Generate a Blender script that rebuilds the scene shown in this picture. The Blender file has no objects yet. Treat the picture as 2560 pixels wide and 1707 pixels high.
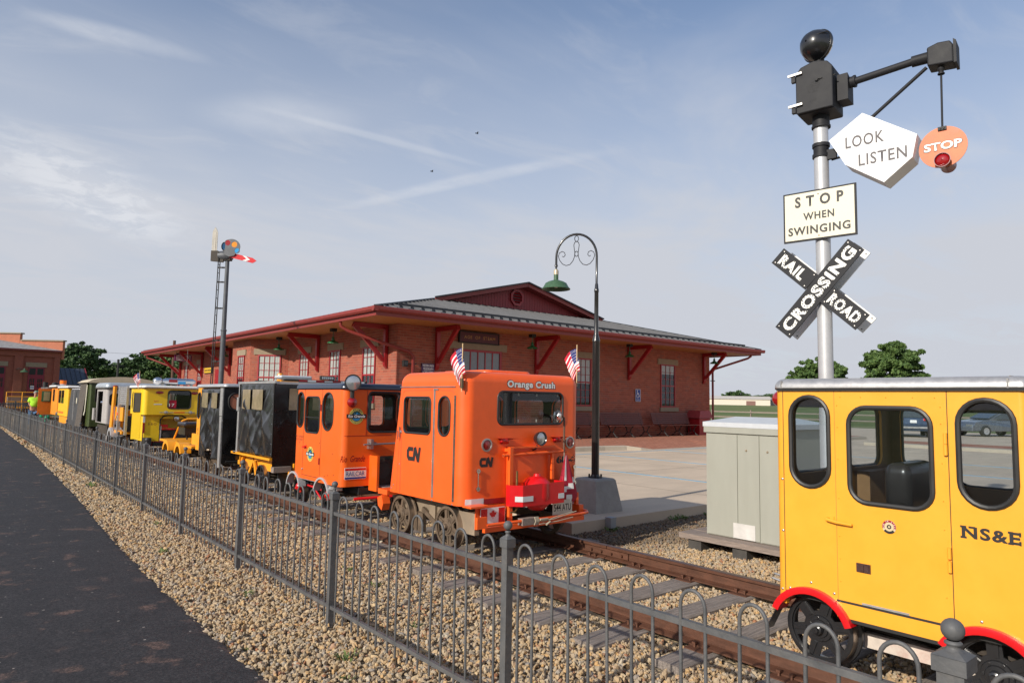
import bpy, bmesh, math, random
import numpy as np
from mathutils import Vector, Matrix, noise
random.seed(7); np.random.seed(7)
R = math.radians
S = bpy.context.scene
COL = S.collection

# ---------------------------------------------------------------- camera, sky, sun, exposure
cam_d = bpy.data.cameras.new("camera"); cam = bpy.data.objects.new("camera", cam_d); COL.objects.link(cam)
cam_d.sensor_width = 36.0; cam_d.lens = 24.0; cam_d.clip_start = 0.05; cam_d.clip_end = 4000
_F = Vector((0.63677645, 0.76611714, 0.08706485)); _R = Vector((0.76789801, -0.64031581, 0.01811923)); _U = Vector((-0.06963046, -0.05531903, 0.99603785))
cam.matrix_world = Matrix(((_R.x, _U.x, -_F.x, 0), (_R.y, _U.y, -_F.y, 0), (_R.z, _U.z, -_F.z, 1.74), (0, 0, 0, 1)))
S.camera = cam
SUN_EL = R(26.5); SUN_TRAVEL = Vector((1, 0.134, 0)).normalized()
sun_d = bpy.data.lights.new("sun", 'SUN'); sun = bpy.data.objects.new("sun", sun_d); COL.objects.link(sun)
sun_d.energy = 4.9; sun_d.angle = R(0.6); sun_d.color = (1.0, 0.93, 0.82)
_sd = Vector((SUN_TRAVEL.x * math.cos(SUN_EL), SUN_TRAVEL.y * math.cos(SUN_EL), -math.sin(SUN_EL)))
sun.rotation_euler = _sd.to_track_quat('-Z', 'Y').to_euler()
W = bpy.data.worlds.new("World"); S.world = W; W.use_nodes = True
nt = W.node_tree; nt.nodes.clear()
def N(t, kind, **kw):
    n = t.nodes.new(kind)
    for k, v in kw.items(): setattr(n, k, v)
    return n
def setin(n, **kw):
    for k, v in kw.items():
        n.inputs[k.replace('_', ' ')].default_value = v
out = N(nt, 'ShaderNodeOutputWorld'); bg = N(nt, 'ShaderNodeBackground')
sky = N(nt, 'ShaderNodeTexSky', sky_type='NISHITA', sun_disc=False)
sky.sun_elevation = SUN_EL
to_sun = -_sd
sky.sun_rotation = math.atan2(to_sun.x, to_sun.y)
sky.altitude = 300; sky.air_density = 1.0; sky.dust_density = 1.2; sky.ozone_density = 3.2
bg.inputs['Strength'].default_value = 0.15
tc = N(nt, 'ShaderNodeTexCoord')
sep = N(nt, 'ShaderNodeSeparateXYZ'); nt.links.new(tc.outputs['Generated'], sep.inputs[0])
# project the view direction on a flat cloud layer: p = d.xy / (d.z + 0.12)
addz = N(nt, 'ShaderNodeMath', operation='ADD'); addz.inputs[1].default_value = 0.13; nt.links.new(sep.outputs['Z'], addz.inputs[0])
mz = N(nt, 'ShaderNodeMath', operation='MAXIMUM'); mz.inputs[1].default_value = 0.05; nt.links.new(addz.outputs[0], mz.inputs[0])
dx = N(nt, 'ShaderNodeMath', operation='DIVIDE'); nt.links.new(sep.outputs['X'], dx.inputs[0]); nt.links.new(mz.outputs[0], dx.inputs[1])
dy = N(nt, 'ShaderNodeMath', operation='DIVIDE'); nt.links.new(sep.outputs['Y'], dy.inputs[0]); nt.links.new(mz.outputs[0], dy.inputs[1])
cmb = N(nt, 'ShaderNodeCombineXYZ'); nt.links.new(dx.outputs[0], cmb.inputs[0]); nt.links.new(dy.outputs[0], cmb.inputs[1])
def cloud(scale, rot, stretch, detail, lo, hi, amt, dist=0.6, off=(0, 0, 0)):
    mp = N(nt, 'ShaderNodeMapping'); mp.inputs['Rotation'].default_value = (0, 0, R(rot)); mp.inputs['Scale'].default_value = (stretch[0], stretch[1], 1); mp.inputs['Location'].default_value = off
    nt.links.new(cmb.outputs[0], mp.inputs[0])
    nz = N(nt, 'ShaderNodeTexNoise'); setin(nz, Scale=scale, Detail=detail, Roughness=0.6, Distortion=dist); nt.links.new(mp.outputs[0], nz.inputs['Vector'])
    mr = N(nt, 'ShaderNodeMapRange', interpolation_type='SMOOTHSTEP'); mr.inputs[1].default_value = lo; mr.inputs[2].default_value = hi; mr.inputs[4].default_value = amt
    nt.links.new(nz.outputs['Fac'], mr.inputs[0]); return mr.outputs[0]
c1 = cloud(0.8, 35, (1.0, 1.5), 5, 0.42, 0.78, 0.34, 0.5, (4.1, 2.2, 0))
c2 = cloud(2.6, 20, (0.9, 2.0), 6, 0.46, 0.80, 0.20, 0.8, (7.7, 4.1, 0))
c3 = cloud(0.35, 50, (1, 1.4), 4, 0.38, 0.75, 0.20, 0.3, (1.3, 9.1, 0))
mx = N(nt, 'ShaderNodeMath', operation='MAXIMUM'); nt.links.new(c1, mx.inputs[0]); nt.links.new(c2, mx.inputs[1])
def bank(p, q, wid, amt, scale, lo=0.36, hi=0.64):
    """one real cloud bank: a soft elongated patch between two points of the cloud layer, broken up by noise"""
    cx0, cy0 = (p[0] + q[0]) / 2, (p[1] + q[1]) / 2; L_ = math.hypot(q[0] - p[0], q[1] - p[1]) / 2; an = math.atan2(q[1] - p[1], q[0] - p[0])
    m1 = N(nt, 'ShaderNodeVectorMath', operation='SUBTRACT'); m1.inputs[1].default_value = (cx0, cy0, 0); nt.links.new(cmb.outputs[0], m1.inputs[0])
    m2 = N(nt, 'ShaderNodeVectorRotate', rotation_type='Z_AXIS'); m2.inputs['Angle'].default_value = -an; nt.links.new(m1.outputs[0], m2.inputs['Vector'])
    m3 = N(nt, 'ShaderNodeVectorMath', operation='MULTIPLY'); m3.inputs[1].default_value = (1 / L_, 1 / wid, 0); nt.links.new(m2.outputs[0], m3.inputs[0])
    nz0 = N(nt, 'ShaderNodeTexNoise'); setin(nz0, Scale=scale, Detail=7.0, Roughness=0.62, Distortion=0.5); nt.links.new(m2.outputs[0], nz0.inputs['Vector'])
    ln = N(nt, 'ShaderNodeVectorMath', operation='LENGTH'); nt.links.new(m3.outputs[0], ln.inputs[0])
    f1 = N(nt, 'ShaderNodeMapRange', interpolation_type='SMOOTHSTEP'); f1.inputs[1].default_value = 1.0; f1.inputs[2].default_value = 0.25; nt.links.new(ln.outputs['Value'], f1.inputs[0])
    f2 = N(nt, 'ShaderNodeMapRange', interpolation_type='SMOOTHSTEP'); f2.inputs[1].default_value = lo; f2.inputs[2].default_value = hi; f2.inputs[3].default_value = 0.25; f2.inputs[4].default_value = amt; nt.links.new(nz0.outputs['Fac'], f2.inputs[0])
    mm0 = N(nt, 'ShaderNodeMath', operation='MULTIPLY'); nt.links.new(f1.outputs[0], mm0.inputs[0]); nt.links.new(f2.outputs[0], mm0.inputs[1]); return mm0.outputs[0]
last_ = None
for sock in (bank((-0.05, 2.1), (0.75, 3.1), 0.30, 0.95, 9.0, .40, .62), bank((0.98, 2.35), (1.5, 1.2), 0.055, 0.42, 7.0), bank((0.42, 1.9), (0.85, 1.6), 0.14, 0.34, 8.0), bank((0.02, 1.66), (0.45, 1.60), 0.05, 0.40, 8.0), bank((0.5, 1.75), (1.32, 1.62), 0.03, 0.28, 10.0), bank((1.6, 0.9), (2.3, 0.5), 0.10, 0.28, 6.0)):
    if last_ is None: last_ = sock; continue
    ad = N(nt, 'ShaderNodeMath', operation='ADD', use_clamp=True); nt.links.new(last_, ad.inputs[0]); nt.links.new(sock, ad.inputs[1]); last_ = ad.outputs[0]
banks_ = last_
ad = N(nt, 'ShaderNodeMath', operation='ADD', use_clamp=True); nt.links.new(mx.outputs[0], ad.inputs[0]); nt.links.new(c3, ad.inputs[1])
# hazy veil thickening to the horizon, all round
hz = N(nt, 'ShaderNodeMapRange', interpolation_type='SMOOTHSTEP'); hz.inputs[1].default_value = 0.10; hz.inputs[2].default_value = 0.62; hz.inputs[3].default_value = 0.90; hz.inputs[4].default_value = 0.02
nt.links.new(sep.outputs['Z'], hz.inputs[0])
ad2 = N(nt, 'ShaderNodeMath', operation='ADD', use_clamp=True); nt.links.new(ad.outputs[0], ad2.inputs[0]); nt.links.new(hz.outputs[0], ad2.inputs[1])
mixc = N(nt, 'ShaderNodeMix', data_type='RGBA'); nt.links.new(ad2.outputs[0], mixc.inputs[0])
nt.links.new(sky.outputs[0], mixc.inputs[6]); mixc.inputs[7].default_value = (4.05, 4.22, 4.65, 1)
mixb = N(nt, 'ShaderNodeMix', data_type='RGBA'); nt.links.new(banks_, mixb.inputs[0]); nt.links.new(mixc.outputs[2], mixb.inputs[6]); mixb.inputs[7].default_value = (4.9, 5.05, 5.4, 1)
nt.links.new(mixb.outputs[2], bg.inputs['Color']); nt.links.new(bg.outputs[0], out.inputs[0])
S.view_settings.view_transform = 'Standard'; S.view_settings.look = 'None'; S.view_settings.gamma = 1.0; S.view_settings.exposure = -0.02
S.view_settings.use_curve_mapping = False

# ---------------------------------------------------------------- materials
MATS = {}
def mat(name, col, rough=0.5, metal=0.0, var=0.12, vscale=6.0, bump=0.0, bscale=40.0, coat=0.0, dirt=0.0, dirtcol=(0.12, 0.1, 0.08), dscale=3.0, streak=False, spec=None):
    """procedural paint / stone / cloth: base colour with noise variation, optional dirt patches, fine relief"""
    if name in MATS: return MATS[name]
    m = bpy.data.materials.new(name); m.use_nodes = True; t = m.node_tree; b = t.nodes['Principled BSDF']
    tcn = N(t, 'ShaderNodeTexCoord'); nz = N(t, 'ShaderNodeTexNoise'); setin(nz, Scale=vscale, Detail=6.0, Roughness=0.65)
    if streak:
        mp = N(t, 'ShaderNodeMapping'); mp.inputs['Scale'].default_value = streak; t.links.new(tcn.outputs['Object'], mp.inputs[0]); t.links.new(mp.outputs[0], nz.inputs['Vector'])
    else: t.links.new(tcn.outputs['Object'], nz.inputs['Vector'])
    mr = N(t, 'ShaderNodeMapRange'); mr.inputs[1].default_value = 0.3; mr.inputs[2].default_value = 0.7; mr.inputs[3].default_value = 1 - var; mr.inputs[4].default_value = 1 + var
    t.links.new(nz.outputs['Fac'], mr.inputs[0])
    mul = N(t, 'ShaderNodeMix', data_type='RGBA', blend_type='MULTIPLY'); mul.inputs[0].default_value = 1.0
    mul.inputs[6].default_value = (*col, 1); t.links.new(mr.outputs[0], mul.inputs[7])
    last = mul.outputs[2]
    if dirt > 0:
        n2 = N(t, 'ShaderNodeTexNoise'); setin(n2, Scale=dscale, Detail=9.0, Roughness=0.7); t.links.new(tcn.outputs['Object'], n2.inputs['Vector'])
        m2 = N(t, 'ShaderNodeMapRange'); m2.inputs[1].default_value = 0.45; m2.inputs[2].default_value = 0.75; m2.inputs[4].default_value = dirt; t.links.new(n2.outputs['Fac'], m2.inputs[0])
        mm = N(t, 'ShaderNodeMix', data_type='RGBA'); t.links.new(m2.outputs[0], mm.inputs[0]); t.links.new(last, mm.inputs[6]); mm.inputs[7].default_value = (*dirtcol, 1); last = mm.outputs[2]
    t.links.new(last, b.inputs['Base Color'])
    b.inputs['Roughness'].default_value = rough; b.inputs['Metallic'].default_value = metal
    if coat: b.inputs['Coat Weight'].default_value = coat; b.inputs['Coat Roughness'].default_value = 0.12
    if spec is not None: b.inputs['Specular IOR Level'].default_value = spec
    rr = N(t, 'ShaderNodeMapRange'); rr.inputs[3].default_value = max(0.02, rough - 0.1); rr.inputs[4].default_value = min(1, rough + 0.14); t.links.new(nz.outputs['Fac'], rr.inputs[0]); t.links.new(rr.outputs[0], b.inputs['Roughness'])
    if bump > 0:
        n3 = N(t, 'ShaderNodeTexNoise'); setin(n3, Scale=bscale, Detail=5.0, Roughness=0.6); t.links.new((mp.outputs[0] if streak else tcn.outputs['Object']), n3.inputs['Vector'])
        bp = N(t, 'ShaderNodeBump'); bp.inputs['Strength'].default_value = bump; bp.inputs['Distance'].default_value = 0.01; t.links.new(n3.outputs['Fac'], bp.inputs['Height']); t.links.new(bp.outputs[0], b.inputs['Normal'])
    MATS[name] = m; return m
def ramp_mat(name, stops, rough=0.85, bump=0.3, bscale=60, island=True, sat=None, mask=None):
    """colour picked at random for every loose piece of the mesh (bricks, stones, leaves)"""
    m = bpy.data.materials.new(name); m.use_nodes = True; t = m.node_tree; b = t.nodes['Principled BSDF']
    cr = N(t, 'ShaderNodeValToRGB'); cr.color_ramp.interpolation = 'LINEAR'
    while len(cr.color_ramp.elements) < len(stops): cr.color_ramp.elements.new(0.5)
    for e, (p, c) in zip(cr.color_ramp.elements, stops): e.position = p; e.color = (*c, 1)
    if island: g = N(t, 'ShaderNodeNewGeometry'); t.links.new(g.outputs['Random Per Island'], cr.inputs[0])
    else: g = N(t, 'ShaderNodeObjectInfo'); t.links.new(g.outputs['Random'], cr.inputs[0])
    tcn = N(t, 'ShaderNodeTexCoord'); nz = N(t, 'ShaderNodeTexNoise'); setin(nz, Scale=bscale, Detail=4.0, Roughness=0.6)
    gg = N(t, 'ShaderNodeNewGeometry'); t.links.new(gg.outputs['Position'], nz.inputs['Vector'])
    mr = N(t, 'ShaderNodeMapRange'); mr.inputs[3].default_value = 0.8; mr.inputs[4].default_value = 1.2; t.links.new(nz.outputs['Fac'], mr.inputs[0])
    mul = N(t, 'ShaderNodeMix', data_type='RGBA', blend_type='MULTIPLY'); mul.inputs[0].default_value = 1.0
    t.links.new(cr.outputs[0], mul.inputs[6]); t.links.new(mr.outputs[0], mul.inputs[7])
    last = mul.outputs[2]
    if mask: last = mask(t, gg, last)
    t.links.new(last, b.inputs['Base Color']); b.inputs['Roughness'].default_value = rough
    if bump:
        bp = N(t, 'ShaderNodeBump'); bp.inputs['Strength'].default_value = bump; bp.inputs['Distance'].default_value = 0.01; t.links.new(nz.outputs['Fac'], bp.inputs['Height']); t.links.new(bp.outputs[0], b.inputs['Normal'])
    MATS[name] = m; return m
def glass_mat(name, tint=(0.9, 0.93, 0.95), refl=0.035, rough=0.01):
    m = bpy.data.materials.new(name); m.use_nodes = True; t = m.node_tree; t.nodes.clear()
    o = N(t, 'ShaderNodeOutputMaterial'); tr = N(t, 'ShaderNodeBsdfTransparent'); gl = N(t, 'ShaderNodeBsdfGlossy'); fr = N(t, 'ShaderNodeLayerWeight'); mxs = N(t, 'ShaderNodeMixShader')
    tr.inputs[0].default_value = (*tint, 1); gl.inputs['Roughness'].default_value = rough; pw = N(t, 'ShaderNodeMath', operation='POWER'); pw.inputs[1].default_value = 4.0; t.links.new(fr.outputs['Facing'], pw.inputs[0])
    mu = N(t, 'ShaderNodeMath', operation='MULTIPLY_ADD', use_clamp=True); mu.inputs[1].default_value = 0.5; mu.inputs[2].default_value = refl; t.links.new(pw.outputs[0], mu.inputs[0])
    t.links.new(mu.outputs[0], mxs.inputs[0]); t.links.new(tr.outputs[0], mxs.inputs[1]); t.links.new(gl.outputs[0], mxs.inputs[2]); t.links.new(mxs.outputs[0], o.inputs[0])
    MATS[name] = m; return m
GLASS = glass_mat('window_glass'); DGLASS = glass_mat('dark_window_glass', (0.35, 0.38, 0.4), 0.08)
M_RUB = mat('black_rubber', (0.022, 0.021, 0.020), 0.45, var=0.2)
M_ORANGE = mat('orange_paint', (0.92, 0.118, 0.014), 0.38, var=0.05, coat=0.12, dirt=0.10, dirtcol=(0.45, 0.09, 0.03), dscale=5, bump=0.02, bscale=8)
M_ORANGE2 = mat('deep_orange_paint', (0.84, 0.125, 0.010), 0.36, var=0.06, coat=0.15, dirt=0.18, dirtcol=(0.35, 0.08, 0.03), dscale=6, bump=0.03, bscale=8)
M_YELLOW = mat('yellow_paint', (0.84, 0.365, 0.028), 0.36, var=0.04, coat=0.25, dirt=0.08, dirtcol=(0.6, 0.3, 0.06), dscale=4, bump=0.02, bscale=6)
M_LEMON = mat('lemon_yellow_paint', (0.86, 0.56, 0.01), 0.4, var=0.05, coat=0.2, dirt=0.12, dirtcol=(0.4, 0.25, 0.03))
M_AMBER = mat('amber_yellow_paint', (0.85, 0.34, 0.015), 0.42, var=0.08, dirt=0.2, dirtcol=(0.3, 0.12, 0.03))
M_RED = mat('red_paint', (0.62, 0.008, 0.012), 0.28, var=0.05, coat=0.4)
M_NAVY = mat('navy_paint', (0.015, 0.022, 0.042), 0.3, var=0.1, coat=0.5)
M_BLACK = mat('black_gloss_paint', (0.016, 0.016, 0.018), 0.3, var=0.15, coat=0.45, bump=0.03, bscale=14)
M_BLACKM = mat('black_matt_paint', (0.018, 0.017, 0.016), 0.6, var=0.2)
M_GREASE = mat('oily_dirt', (0.05, 0.038, 0.028), 0.7, var=0.4, bump=0.3, bscale=50)
M_SILVER = mat('silver_paint', (0.50, 0.50, 0.51), 0.42, 0.35, var=0.08, dirt=0.15, dirtcol=(0.3, 0.29, 0.28))
M_ALU = mat('bare_aluminium', (0.58, 0.56, 0.54), 0.38, 0.7, var=0.1, vscale=20, bump=0.05, dirt=0.25, dirtcol=(0.35, 0.32, 0.3))
M_STEEL = mat('steel_fittings', (0.42, 0.40, 0.38), 0.35, 0.8, var=0.2)
M_CHROME = mat('chrome', (0.75, 0.75, 0.76), 0.12, 1.0, var=0.05)
M_WHITE = mat('white_paint', (0.78, 0.77, 0.74), 0.4, var=0.05, dirt=0.12, dirtcol=(0.5, 0.45, 0.38))
M_LETTERW = mat('white_lettering', (0.80, 0.79, 0.74), 0.5, var=0.03)
M_LETTERK = mat('black_lettering', (0.02, 0.018, 0.017), 0.5, var=0.05)
M_CREAM = mat('cream_sign_face', (0.72, 0.67, 0.52), 0.5, var=0.05, dirt=0.1, dirtcol=(0.5, 0.4, 0.25))
M_REDLENS = mat('red_lens', (0.30, 0.004, 0.006), 0.15, var=0.1, coat=0.8)
M_AMBERLENS = mat('amber_lens', (0.80, 0.28, 0.01), 0.2, var=0.1, coat=0.6)
M_BLUELENS = mat('blue_lens', (0.02, 0.30, 0.62), 0.2, var=0.1, coat=0.6)
M_LAMPGLASS = mat('headlight_glass', (0.45, 0.47, 0.49), 0.15, 0.7, var=0.12, vscale=60, coat=0.8)
M_WHEEL = mat('dusty_brown_steel', (0.14, 0.10, 0.068), 0.6, 0.3, var=0.35, vscale=14, bump=0.2, bscale=50, dirt=0.4, dirtcol=(0.22, 0.15, 0.09))
M_TREAD = mat('worn_wheel_tread', (0.45, 0.38, 0.32), 0.3, 0.9, var=0.2)
M_CREAMROOF = mat('cream_roof_paint', (0.60, 0.50, 0.34), 0.5, var=0.08)
M_OLIVE = mat('olive_green_paint', (0.055, 0.075, 0.02), 0.4, var=0.15, coat=0.2)
M_GREYCAR = mat('pale_grey_paint', (0.42, 0.39, 0.37), 0.45, var=0.1, dirt=0.25, dirtcol=(0.25, 0.2, 0.16))
M_CANVAS = mat('black_vinyl_curtain', (0.013, 0.012, 0.012), 0.26, var=0.3, vscale=3, bump=0.35, bscale=4, coat=0.5)
M_CLEARV = mat('clear_vinyl_pane', (0.28, 0.21, 0.13), 0.12, var=0.3, vscale=5, coat=0.9, bump=0.1, bscale=6)
M_INT = mat('brown_interior', (0.22, 0.12, 0.045), 0.6, var=0.15)
M_INTORANGE = mat('orange_interior', (0.25, 0.06, 0.03), 0.6, var=0.15)
M_INTDK = mat('dark_interior', (0.05, 0.045, 0.035), 0.7, var=0.15)
M_SEAT = mat('black_seat_vinyl', (0.03, 0.028, 0.026), 0.3, var=0.2, coat=0.2)
M_BLUESEAT = mat('navy_vinyl_cushion', (0.025, 0.035, 0.06), 0.35, var=0.2, coat=0.2)
M_FENCE = mat('grey_fence_paint', (0.085, 0.086, 0.088), 0.55, var=0.25, vscale=8, bump=0.2, bscale=60, dirt=0.45, dirtcol=(0.19, 0.17, 0.15), dscale=9)
M_RAIL = mat('rusty_rail_steel', (0.105, 0.045, 0.026), 0.55, 0.25, var=0.3, vscale=5, bump=0.25, bscale=40, dirt=0.5, dirtcol=(0.19, 0.075, 0.04), dscale=8, streak=(6, 1, 6))
M_RAILTOP = mat('worn_rail_head', (0.13, 0.075, 0.06), 0.38, 0.6, var=0.25, streak=(8, 0.6, 8))
M_TIE = mat('weathered_tie_wood', (0.22, 0.185, 0.16), 0.9, var=0.45, vscale=10, bump=1.0, bscale=9, dirt=0.4, dirtcol=(0.09, 0.06, 0.045), streak=(0.5, 7, 7))
M_WOODOLD = mat('weathered_timber', (0.24, 0.19, 0.16), 0.85, var=0.3, vscale=8, bump=0.4, bscale=12, streak=(7, 0.7, 7))
M_CONC = mat('old_concrete', (0.36, 0.335, 0.30), 0.85, var=0.2, vscale=3, bump=0.3, bscale=50, dirt=0.5, dirtcol=(0.24, 0.21, 0.18), dscale=2)
M_GREENLAMP = mat('green_enamel', (0.012, 0.12, 0.045), 0.3, var=0.1, coat=0.5)
M_GREENOLD = mat('weathered_green_enamel', (0.055, 0.115, 0.06), 0.45, var=0.2, vscale=20)
M_TRIM = mat('red_painted_trim', (0.30, 0.009, 0.014), 0.4, var=0.08, coat=0.15)
M_GUTTER = mat('brick_red_gutter', (0.235, 0.032, 0.026), 0.45, var=0.08)
M_BOARD = mat('red_painted_boards', (0.26, 0.025, 0.03), 0.5, var=0.1)
M_STONE = mat('sandstone_lintel', (0.28, 0.22, 0.15), 0.85, var=0.1, bump=0.15)
M_SOFFIT = mat('varnished_pine_soffit', (0.42, 0.19, 0.055), 0.5, var=0.35, vscale=5, streak=(1.2, 9, 1))
M_METROOF = mat('grey_metal_roof', (0.155, 0.155, 0.16), 0.5, 0.35, var=0.08, vscale=1.5)
M_METDK = mat('dark_metal_roof', (0.035, 0.038, 0.045), 0.45, 0.3, var=0.15)
M_MORTAR = mat('pale_mortar', (0.36, 0.20, 0.13), 0.9, var=0.12, vscale=20, bump=0.2)
M_BLIND = mat('white_blind', (0.62, 0.58, 0.50), 0.7, var=0.08)
M_BENCH = mat('brown_bench_slats', (0.135, 0.038, 0.026), 0.55, var=0.12)
M_GREYBOX = mat('grey_green_painted_steel', (0.325, 0.325, 0.275), 0.6, var=0.04, vscale=2, dirt=0.10, dirtcol=(0.3, 0.27, 0.2), streak=(4, 4, 0.8))
M_BOXROOF = mat('pale_cabinet_roof', (0.52, 0.54, 0.56), 0.5, var=0.06)
M_GOLD = mat('gold_lettering', (0.45, 0.24, 0.07), 0.4, var=0.1)
M_MAROON = mat('maroon_sign_board', (0.09, 0.02, 0.03), 0.5, var=0.1)
M_VIOLET = mat('violet_sign_board', (0.07, 0.03, 0.10), 0.5, var=0.1)
M_BLUESIGN = mat('blue_sign_face', (0.012, 0.05, 0.28), 0.4, var=0.05)
M_DARKIN = mat('dark_room_behind_glass', (0.012, 0.014, 0.012), 0.6, var=0.3)
M_BRICK = ramp_mat('red_brick', [(0.0, (0.27, 0.068, 0.042)), (0.35, (0.32, 0.080, 0.048)), (0.7, (0.37, 0.10, 0.058)), (1.0, (0.25, 0.085, 0.06))], 0.85, 0.35, 50)
M_BRICK1 = ramp_mat('red_brick_single', [(0.0, (0.27, 0.068, 0.042)), (0.35, (0.32, 0.080, 0.048)), (0.7, (0.37, 0.10, 0.058)), (1.0, (0.25, 0.085, 0.06))], 0.85, 0.35, 50, island=False)
M_GLOSSW = mat('reflective_tape', (0.62, 0.64, 0.64), 0.35, var=0.05)

# ---------------------------------------------------------------- building helpers
BASE = {}       # thing object -> world origin
def _props(o, label=None, cat=None, group=None, kind=None):
    if label: o['label'] = label
    if cat: o['category'] = cat
    if group: o['group'] = group
    if kind: o['kind'] = kind
    return o
def thing(name, loc, label, cat, group=None):
    o = bpy.data.objects.new(name, None); COL.objects.link(o); o.location = loc; o.empty_display_size = 0.2
    BASE[o.name] = Vector(loc); return _props(o, label, cat, group)
def base_of(o):
    return BASE.get(o.name, Vector((0, 0, 0)))
def link(name, me, parent=None, at=None, **kw):
    o = bpy.data.objects.new(name, me); COL.objects.link(o)
    b = base_of(parent) if parent is not None else Vector((0, 0, 0))
    if parent is not None: o.parent = parent
    if at is not None:                                     # mesh authored round its own origin
        o.location = Vector(at) - b; BASE[o.name] = Vector(at)
    else: BASE[o.name] = b
    return _props(o, **kw)
def copy_tree(o, parent=None, loc=None, rot=None):
    c = o.copy(); COL.objects.link(c)
    if parent is not None: c.parent = parent
    if loc is not None: c.location = loc
    if rot is not None: c.rotation_euler = rot
    BASE[c.name] = Vector(c.location)
    for ch in list(o.children): copy_tree(ch, c)
    return c
def basis(d):
    d = Vector(d).normalized(); a = Vector((0, 0, 1)) if abs(d.z) < 0.9 else Vector((1, 0, 0))
    u = d.cross(a).normalized(); return u, d.cross(u).normalized()
class MB:
    """collects shapes in world coordinates; build() makes ONE mesh object of them"""
    def __init__(s): s.v = []; s.f = []; s.m = []; s.sm = []; s.uv = None
    def add(s, vs, fs, mi=0, smooth=False):
        n = len(s.v); s.v += [tuple(p) for p in vs]
        for f in fs: s.f.append(tuple(i + n for i in f)); s.m.append(mi); s.sm.append(smooth)
        return s
    def box(s, a, b, mi=0):
        x0, y0, z0 = a; x1, y1, z1 = b
        return s.add([(x0, y0, z0), (x1, y0, z0), (x1, y1, z0), (x0, y1, z0), (x0, y0, z1), (x1, y0, z1), (x1, y1, z1), (x0, y1, z1)],
                     [(0, 3, 2, 1), (4, 5, 6, 7), (0, 1, 5, 4), (1, 2, 6, 5), (2, 3, 7, 6), (3, 0, 4, 7)], mi)
    def obox(s, c, U, V, Wd, hx, hy, hz, mi=0):
        c = Vector(c); U = Vector(U).normalized() * hx; V = Vector(V).normalized() * hy; Wd = Vector(Wd).normalized() * hz
        vs = [c + sx * U + sy * V + sz * Wd for sz in (-1, 1) for sy in (-1, 1) for sx in (-1, 1)]
        return s.add(vs, [(0, 2, 3, 1), (4, 5, 7, 6), (0, 1, 5, 4), (2, 6, 7, 3), (0, 4, 6, 2), (1, 3, 7, 5)], mi)
    def bar(s, p, q, w, h, mi=0, up=(0, 0, 1)):
        p = Vector(p); q = Vector(q); d = q - p; L = d.length; d.normalize(); up = Vector(up)
        if abs(d.dot(up)) > 0.98: up = Vector((1, 0, 0))
        sd = d.cross(up).normalized(); u2 = sd.cross(d).normalized()
        return s.obox((p + q) / 2, d, sd, u2, L / 2, w / 2, h / 2, mi)
    def tube(s, pts, r, n=8, mi=0, closed=False, caps=True, smooth=True):
        pts = [Vector(p) for p in pts]; K = len(pts); rr = r if isinstance(r, (list, tuple)) else [r] * K
        vs = []; prev = None
        for i, p in enumerate(pts):
            a = pts[(i - 1) % K] if (closed or i > 0) else p; b = pts[(i + 1) % K] if (closed or i < K - 1) else p
            t = (b - a)
            if t.length < 1e-9: t = Vector((0, 0, 1))
            t.normalize()
            if prev is None: u, w = basis(t)
            else:
                u = prev - t * prev.dot(t)
                if u.length < 1e-6: u, w = basis(t)
                u.normalize(); w = t.cross(u)
            prev = u
            for k in range(n):
                a2 = 2 * math.pi * k / n; vs.append(p + (u * math.cos(a2) + w * math.sin(a2)) * rr[i])
        fs = []
        for i in range(K if closed else K - 1):
            j = (i + 1) % K
            for k in range(n): fs.append((i * n + k, i * n + (k + 1) % n, j * n + (k + 1) % n, j * n + k))
        s.add(vs, fs, mi, smooth)
        if caps and not closed: s.add(vs[:n], [tuple(range(n - 1, -1, -1))], mi); s.add(vs[-n:], [tuple(range(n))], mi)
        return s
    def cyl(s, p, q, r, n=12, mi=0, r2=None, smooth=True):
        return s.tube([p, q], [r, r if r2 is None else r2], n, mi, smooth=smooth)
    def lathe(s, c, ax, prof, n=20, mi=0, smooth=True):
        """prof: list of (distance along axis, radius)"""
        c = Vector(c); ax = Vector(ax).normalized(); u, w = basis(ax); vs = []
        for (h, r) in prof:
            for k in range(n):
                a = 2 * math.pi * k / n; vs.append(c + ax * h + (u * math.cos(a) + w * math.sin(a)) * r)
        fs = [(i * n + k, i * n + (k + 1) % n, (i + 1) * n + (k + 1) % n, (i + 1) * n + k) for i in range(len(prof) - 1) for k in range(n)]
        return s.add(vs, fs, mi, smooth)
    def ball(s, c, r, n=14, mi=0, sc=(1, 1, 1)):
        c = Vector(c); m = max(4, n // 2); vs = []; fs = []
        for i in range(m + 1):
            th = math.pi * i / m
            for k in range(n):
                a = 2 * math.pi * k / n; vs.append(c + Vector((math.sin(th) * math.cos(a) * r * sc[0], math.sin(th) * math.sin(a) * r * sc[1], math.cos(th) * r * sc[2])))
        for i in range(m):
            for k in range(n): fs.append((i * n + k, (i + 1) * n + k, (i + 1) * n + (k + 1) % n, i * n + (k + 1) % n))
        return s.add(vs, fs, mi, True)
    def prism(s, poly, d, mi=0):
        """poly: 3D points of a convex or simple outline; extruded by vector d"""
        n = len(poly); d = Vector(d); vs = [Vector(p) for p in poly] + [Vector(p) + d for p in poly]
        return s.add(vs, [tuple(range(n - 1, -1, -1)), tuple(range(n, 2 * n))] + [(i, (i + 1) % n, (i + 1) % n + n, i + n) for i in range(n)], mi)
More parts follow.
